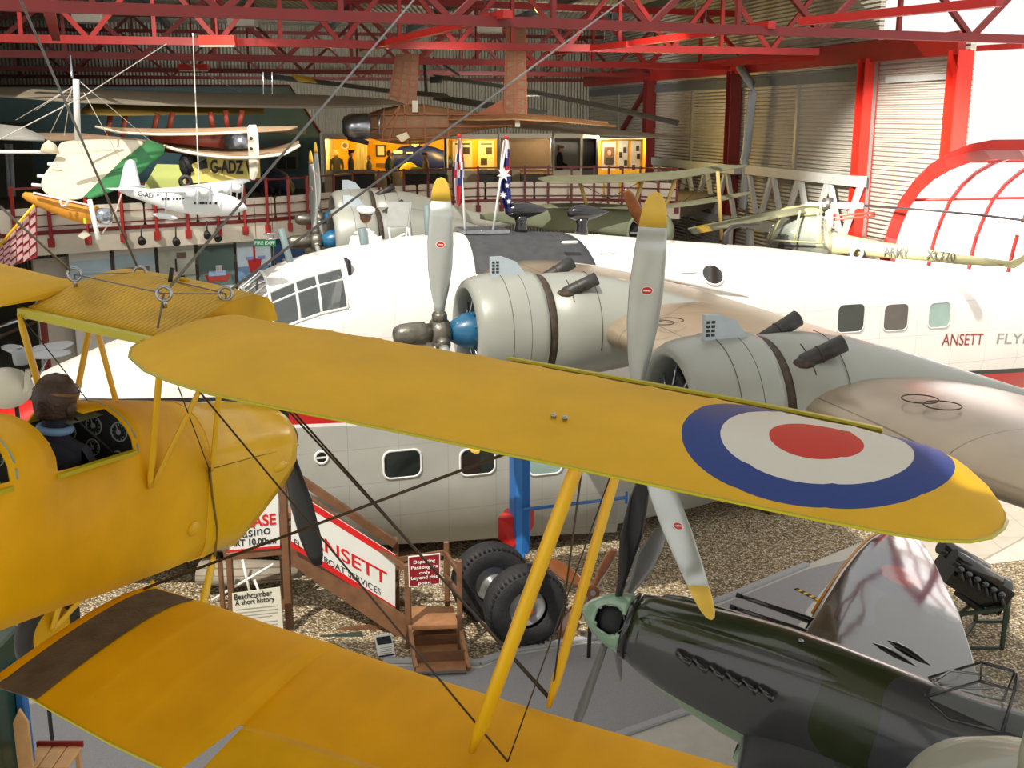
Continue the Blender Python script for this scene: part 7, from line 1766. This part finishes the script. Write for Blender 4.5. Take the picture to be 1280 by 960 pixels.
MB().prism([PY(519, 134, YS_ - .1), PY(545, 140, YS_ - .1), PY(600, 143, YS_ - .1), PY(560, 148, YS_ - .1), PY(520, 145, YS_ - .1)], (0, .15, 0)).build('pylon_fairing', M_brownf, su, world=True)
MB().prism([PY(590, 146, YS_ - .3), PY(628, 124, YS_ - .3), PY(630, 146, YS_ - .3)], (0, .1, 0)).build('fin_fillet', M_tstr, su, world=True)
M_wing3 = mat('dusty_long_wing', srgb(126, 116, 98), .7, 0, .08, 2)
uwing('long_wing', su, [(-30, 118, 29), (100, 120, 30), (250, 121, 31), (400, 124, 32), (470, 126, 33), (508, 129, 33.5)], [(-30, 119, 27), (100, 129, 27.6), (250, 134, 29), (400, 136, 30), (470, 134, 31.5), (508, 131, 33)], 31, 29, M_wing3, lab='very long grey-brown wing')
uwing('long_wing', su, [(530, 142, 34), (640, 151, 35), (750, 162, 36), (840, 170, 36.5), (872, 172, 37)], [(530, 150, 33), (640, 160, 34), (750, 170, 35), (840, 173, 36), (872, 173, 36.8)], 34, 33, M_wing3, lab='far grey-brown wing tapering to the right')
MB().box(PY(519, 133, YS_ - .5), (.16, .1, .32)).build('bearing_block', M_paper, su, world=True); MB().box(PY(647, 154, YS_ - .5), (.14, .1, .2)).build('bearing_block', M_paper, su, world=True)
MB().tube([PY(474, 140, YS_ - .5), PY(474, 170, YS_ - .5)], .03, 6).build('seat_post', M_steel, su, world=True)
MB().prism([PY(495, 170, YS_ - .5), PY(508, 165, YS_ - .5), PY(512, 172, YS_ - .5), PY(502, 178, YS_ - .5)], (0, .1, 0)).build('loose_fabric', M_cream, su, world=True)
# silver cowling
t = thing('silver_cowling', 'rounded silver engine cowling hanging left of the translucent brown aircraft', 'engine cowling', PY(444, 158, 32.5))
MB().lathe([(-.42, .30), (-.35, .36), (.1, .36), (.3, .28), (.36, .18)], (0, 0, 0), (-1, -.25, -.02), 28).build('cowl', M_steel, t); MB().lathe([(-.1, .1), (.5, .06)], (-.1, -.1, -.32), (1, 0, -.3), 10).build('exhaust', M_blackm, t)
# ---- large rotor ----
M_rotor = mat('rotor_blade_grey', srgb(92, 94, 88), .5, 0, .08, 4)
ro = thing('hanging_rotor', 'large dark multi-bladed rotor with a yellow band hanging under the far roof', 'rotor', PY(583, 100, 40))
def rb_(par, pts, w_, m=M_rotor, nm='rotor_blade'):
    q = [PY(*p) for p in pts]; rings = []
    for i, p in enumerate(q):
        d = (q[min(i + 1, len(q) - 1)] - q[max(i - 1, 0)]).normalized(); s = d.cross(V((0, 0, 1))).normalized(); k = 1 if 0 < i < len(q) - 1 else .7
        rings.append([p + s * (w_ * k * math.cos(a)) + V((0, 0, min(.03, w_ * .4) * math.sin(a))) + V((0, 0, -.33 * w_ * math.cos(a))) for a in (2 * PI * j / 10 for j in range(10))])
    return MB().loft(rings).build(nm, m, par, world=True)
h_ = (545, 95, 40)
rb_(ro, [(330, 95, 34), (420, 105, 36), (486, 114, 38), (560, 120, 39.5)], .3); rb_(ro, [(545, 96, 40), (640, 110, 42), (740, 130, 41), (848, 154, 40)], .26); rb_(ro, [(545, 122, 40), (600, 130, 38), (680, 142, 36)], .26); rb_(ro, [(640, 118, 44), (680, 117, 45), (708, 123, 46)], .25)
rb_(ro, [(368, 97, 34.8), (392, 100, 35.2)], .31, M_ytip, 'yellow_band')
MB().tube([PY(530, 72, 40), PY(533, 118, 40)], .05, 8).build('rotor_mast', M_blackm, ro, world=True); MB().bar(PY(541, 72, 38), PY(574, 94, 38), .1, .08).build('dark_blade', M_blackm, ro, world=True)
MB().lathe([(-.1, .22), (.1, .22)], PY(545, 100, 40), (0, 0, 1), 16).build('rotor_hub', M_blackm, ro, world=True)
# ---- olive biplane behind the hull ----
YW = 26.0
ob = thing('olive_biplane', 'old olive green biplane with black rotary engine and brown propeller beyond the hull', 'biplane', PY(815, 300, YW))
uwing('upper_wing', ob, [(672, 224, 27), (690, 223, 27), (760, 222.5, 27), (840, 218, 27.4), (900, 210, 28), (935, 206.5, 29)], [(674, 225, 26.5), (690, 230, 25.8), (760, 229, 25.8), (840, 225, 26.2), (900, 215, 27), (935, 208, 28.8)], 27, 26, M_olive)
uwing('lower_wing', ob, [(828, 258, 26.6), (860, 254, 27), (900, 247, 27.6), (938, 240, 28.4)], [(830, 261, 26), (860, 258, 26.2), (900, 252, 26.8), (938, 243, 28.0)], 27, 26, M_olive)
uwing('lower_wing', ob, [(640, 262, 27.2), (690, 257, 27), (740, 256, 26.9), (790, 258, 26.6)], [(640, 264, 26.6), (690, 260, 26.2), (740, 260, 26.2), (790, 262, 26)], 27, 26, M_olive)
rings = []
for x, y0, y1, yy in ((600, 268, 274, 29), (650, 262, 282, 28), (690, 260, 288, 27.4), (740, 260, 290, 26.8), (790, 260, 298, 26.4), (812, 262, 304, 26.2)):
    a, b = PY(x, y0, yy), PY(x, y1, yy); c = (a + b) / 2; h = (a - b).length / 2; rings.append([c + V((0, .6 * h * math.copysign(abs(math.sin(q)) ** .6, math.sin(q)), h * math.copysign(abs(math.cos(q)) ** .6, math.cos(q)))) for q in (2 * PI * k / 20 for k in range(20))])
MB().loft(rings).build('fuselage', M_grn2, ob, world=True)
ec = PY(812, 291, 25.9); ax = V((-.35, -1, 0)).normalized()
MB().lathe([(-.45, .42), (-.4, .50), (.15, .52), (.22, .47), (.2, .44)], ec, ax, 36, cap=False).build('engine_cowl', M_grn2, ob, world=True)
MB().lathe([(.05, .46), (.08, .46)], ec, ax, 30).build('engine_face', M_blackm, ob, world=True)
aa = ax.cross(V((0, 0, 1))).normalized(); bb = aa.cross(ax)
for k in range(9): a = 2 * PI * k / 9; d = aa * math.cos(a) + bb * math.sin(a); MB().bar(ec + ax * .12 + d * .18, ec + ax * .12 + d * .44, .035, .035).build('pushrod', M_steel, ob, world=True)
b = MB(); pe = PY(786, 235, 25.5); blade(b, ec + ax * .3, (pe - ec).normalized(), ax, (pe - ec).length, .08, .15, .03, .03, .5, .3); b.build('propeller_blade', M_mahog, ob, world=True); b = MB(); blade(b, ec + ax * .3, -(pe - ec).normalized(), ax, (pe - ec).length, .08, .15, .03, .03, .5, .3); b.build('propeller_blade', M_mahog, ob, world=True)
for (xa, ya, xb, yb) in ((725, 229, 735, 262), (803, 226, 792, 260), (897, 214, 902, 300), (844, 224, 832, 260)): MB().tube([PY(xa, ya, 26.5), PY(xb, yb, 26.5)], .045, 8, flat=.6).build('strut', mat('pale_timber_strut', srgb(200, 168, 96), .5), ob, world=True)
for (xa, ya, xb, yb) in ((725, 230, 790, 262), (803, 226, 735, 262), (897, 216, 850, 256), (845, 226, 900, 250)): MB().tube([PY(xa, ya, 26.6), PY(xb, yb, 26.6)], .008, 5).build('bracing_wire', M_wire, ob, world=True)
for y in (0,):
    c = PY(812, 318, 26.2); MB().torus(V((c.x, 26.2, .36)), (.9, -.3, 0), .3, .06, 24, 8).build('wheel', M_blackm, ob, world=True); MB().tube([V((c.x, 26.2, .36)), ec + V((0, .2, -.4))], .05, 8).build('undercarriage_leg', M_olive, ob, world=True)
# ---- army helicopter ----
YH = 27.0
M_army = mat('khaki_green', srgb(132, 130, 92), .45, 0, .06, 3)
he = thing('army_helicopter', 'small khaki army helicopter with clear bubble cabin behind the white hull', 'helicopter', PY(1010, 310, YH))
rings = []
for x, y0, y1 in ((958, 298, 302), (964, 284, 312), (976, 270, 320), (995, 262, 324), (1015, 262, 326), (1028, 270, 326), (1036, 285, 322)):
    a, b = PY(x, y0, YH), PY(x, y1, YH); c = (a + b) / 2; h = (a - b).length / 2; rings.append([c + V((0, .9 * h * math.sin(q), h * math.cos(q))) for q in (2 * PI * k / 20 for k in range(20))])
bub = MB().loft(rings).build('bubble_cabin', mat('cabin_perspex', srgb(120, 124, 112), .1, 0, .2, 3, coat=1, alpha=.6), he, world=True)
MB().ball(PY(1002, 264, YH), .52, 18, 8, (1, 1, .25)).build('cabin_roof', M_army, he, world=True)
for a, b in (((978, 268), (962, 300)), ((1000, 263), (992, 305)), ((1022, 264), (1026, 305)), ((962, 300), (1030, 304))): MB().tube([PY(*a, YH - .85), PY(*b, YH - .85)], .025, 6).build('cabin_frame', M_army, he, world=True)
for x in (980, 1004): MB().box(PY(x, 300, YH), (.4, .9, .5), bev=.1).build('seat', M_blackm, he, world=True)
rings = []
for x, y0, y1, yy in ((1000, 300, 322, 27), (1030, 288, 318, 27), (1060, 294, 318, 26.8), (1100, 302, 322, 26.5), (1150, 310, 326, 26), (1200, 318, 331, 25.6), (1262, 326, 334, 25)):
    a, b = PY(x, y0, yy), PY(x, y1, yy); c = (a + b) / 2; h = (a - b).length / 2; rings.append([c + V((0, h * math.sin(q), h * math.cos(q))) for q in (2 * PI * k / 18 for k in range(18))])
bo = MB().loft(rings).build('tail_boom', M_army, he, world=True)
def htext(s, xa, ya, xb, yb, h, y0, y1):
    A_, B_ = PY(xa, ya, y0), PY(xb, yb, y1); t = text(s, 1, (0, 0, 0), (1, 0, 0), (0, 1, 0), M_exh, None, ext=.002, bold=.01); xs_ = [v.co.x for v in t.data.vertices]; k = (B_ - A_).length / (max(xs_) - min(xs_)); d = (B_ - A_).normalized(); Mi = MW(he).inverted(); x0 = min(xs_)
    for v in t.data.vertices: c = v.co.copy(); v.co = Mi @ (A_ + d * ((c.x - x0) * k) + V((0, 0, c.y * h / .7)) + V((0, -c.z, 0)))
    t.parent = he
htext('ARMY', 1104, 319, 1135, 321.5, .2, 26.25, 25.93); htext('XL770', 1157, 323, 1194, 327, .2, 25.74, 25.46)
MB().torus(PY(1071, 316, 26.3), (0, -1, 0), .13, .035, 24, 6).build('roundel_ring', mat('roundel_blue', srgb(120, 150, 230), .5), bo, world=False)
for v in bo.children[-1].data.vertices: v.co = MW(he).inverted() @ v.co
MB().tube([PY(1036, 290, YH), PY(1035, 252, YH)], .07, 10).build('rotor_mast', M_paper, he, world=True)
for x in (1026, 1040): MB().tube([PY(x, 253, YH - .3), PY(x, 282, YH - .3)], .02, 6).build('control_rod', M_paper, he, world=True)
MB().bar(PY(1008, 256, YH), PY(1078, 257, YH), .16, .12).build('rotor_head', M_paper, he, world=True); MB().lathe([(-.12, .12), (.12, .12)], PY(1035, 254, YH), (0, 0, 1), 14).build('rotor_hub', M_exh, he, world=True)
rb_(he, [(1076, 257, 27), (1150, 262, 25.5), (1220, 268, 24), (1300, 278, 22.5)], .05, M_exh); rb_(he, [(1010, 257, 27), (985, 262, 29), (940, 270, 32), (880, 280, 35)], .08, M_rotor)
for a, b in (((1036, 270), (1094, 266)), ((1036, 275), (1094, 270)), ((1030, 290), (1018, 296)), ((1040, 288), (1062, 300))): MB().tube([PY(*a, YH), PY(*b, YH)], .03, 6).build('engine_bay_tube', M_redletter if a[1] < 280 else M_blackm, he, world=True)
MB().prism([PY(1250, 333, 25), PY(1275, 322, 25), PY(1290, 312, 25), PY(1290, 322, 25), PY(1268, 336, 25)], (0, .06, 0)).build('tail_fin', M_army, he, world=True)
for s in (-.6, .6): 
    c = PY(1010, 320, YH); MB().tube([V((c.x - .5, YH + s, 2.2 - .1)), V((c.x - .5, YH + s, .3))], .05, 8).build('undercarriage_leg', M_army, he, world=True); MB().torus(V((c.x - .5, YH + s, .2)), (0, 1, 0), .15, .05, 18, 6).build('wheel', M_blackm, he, world=True)
# plinth carrying the helicopter
c = PY(1010, 330, YH); 
# second drooping rotor with yellow tip mark
r2_ = thing('drooping_rotor', 'khaki drooping rotor blade with a yellow tip mark above the white hull roof', 'rotor', PY(960, 270, 25))
rb_(r2_, [(864, 289, 24.5), (900, 282, 25), (960, 270, 26), (1030, 258, 27)], .17, M_olive); rb_(r2_, [(874, 287, 24.55), (886, 284.7, 24.7)], .178, M_ytip, 'yellow_mark')
MB().tube([PY(1030, 258, 27), PY(1030, 250, 27.2)], .04, 6).build('hanger', M_steel, r2_, world=True)
# small aero engine and propeller at the left, beyond the biplane
ae = thing('silver_propeller_display', 'silver two-bladed propeller with grey hub and cream casing at the left, under the yellow wing', 'propeller', PY(30, 480, 10.5))
hb = PY(27, 452, 10.5)
MB().lathe([(-.02, .07), (0, .075), (.1, .078), (.12, .06), (.13, .03)], hb, (0, -.1, 1), 20).build('hub', M_pipe, ae, world=True); MB().lathe([(.13, .02), (.16, .02)], hb, (0, -.1, 1), 10).build('hub_bolt', M_steel, ae, world=True)
for d, L_ in ((V((.9, .45, .0)), .45), (V((-.5, .8, .02)), .6), (V((.25, .95, 0)), .75)):
    b = MB(); blade(b, hb + V((0, 0, .05)), d.normalized(), V((0, 0, 1)), L_, .05, .13, .04, .02, .3, .1); b.build('blade', mat('pale_silver_paint', srgb(160, 164, 166), .35, .3, .06, 5), ae, world=True)
MB().ball(PY(8, 485, 10.6), .25, 18, 10, (1, 1, .8)).build('cream_casing', M_paper, ae, world=True)
MB().tube([PY(36, 462, 10.5), PY(34, 485, 10.5), PY(20, 500, 10.5)], .035, 8).build('bracket', M_paper, ae, world=True)
for a, b in (((0, 420), (50, 400)), ((0, 408), (40, 396)), ((44, 480), (62, 440))): MB().tube([PY(*a, 10.6), PY(*b, 10.9)], .012, 6).build('rod', M_steel, ae, world=True)
c = PY(20, 500, 10.6); MB().tube([V((c.x, 10.6, 0)), c], .022, 8).build('stand', M_blackm, ae, world=True)
hangwire('thin dark cable slanting across the upper middle towards the roof', [(300, 115, 30), (200, 62, 30)], 30, .012, M_cable)
# ================= camera and light =================
cam = bpy.data.cameras.new('camera'); co = bpy.data.objects.new('camera', cam); COL.objects.link(co)
co.location = CAM; co.rotation_euler = (PI / 2 - TH, 0, 0); cam.sensor_width = 36; cam.lens = FPX / 1280 * 36; cam.clip_start = .05; cam.clip_end = 300
C.camera = co
w = bpy.data.worlds.new('sky'); C.world = w; w.use_nodes = True
bg = w.node_tree.nodes['Background']; bg.inputs[0].default_value = (1.0, .985, .95, 1); bg.inputs[1].default_value = WORLD
def sun(az, el, e, col, ang=1.0):
    l = bpy.data.lights.new('sun', 'SUN'); l.energy = e; l.angle = math.radians(ang); l.color = col
    o = bpy.data.objects.new('sun', l); COL.objects.link(o)
    a, b = math.radians(az), math.radians(el); d = V((math.sin(a) * math.cos(b), math.cos(a) * math.cos(b), math.sin(b)))  # towards the sun
    o.rotation_euler = d.to_track_quat('Z', 'Y').to_euler(); return o
def spot(p, tgt, e, ang=60, col=(1, .9, .75), size=.1, blend=.5):
    l = bpy.data.lights.new('fill_spot', 'SPOT'); l.energy = e; l.spot_size = math.radians(ang); l.spot_blend = blend; l.color = col; l.shadow_soft_size = size
    o = bpy.data.objects.new('fill_spot', l); COL.objects.link(o); o.location = p; o.rotation_euler = (V(p) - V(tgt)).to_track_quat('Z', 'Y').to_euler(); return o
def point(p, e, col=(1, .8, .5), size=.1):
    l = bpy.data.lights.new('lamp', 'POINT'); l.energy = e; l.color = col; l.shadow_soft_size = size
    o = bpy.data.objects.new('lamp', l); COL.objects.link(o); o.location = p; return o
LIGHTS()
C.view_settings.view_transform = 'Standard'; C.view_settings.look = 'None'; C.view_settings.gamma = 1; C.view_settings.use_curve_mapping = False
C.view_settings.exposure = EXPO
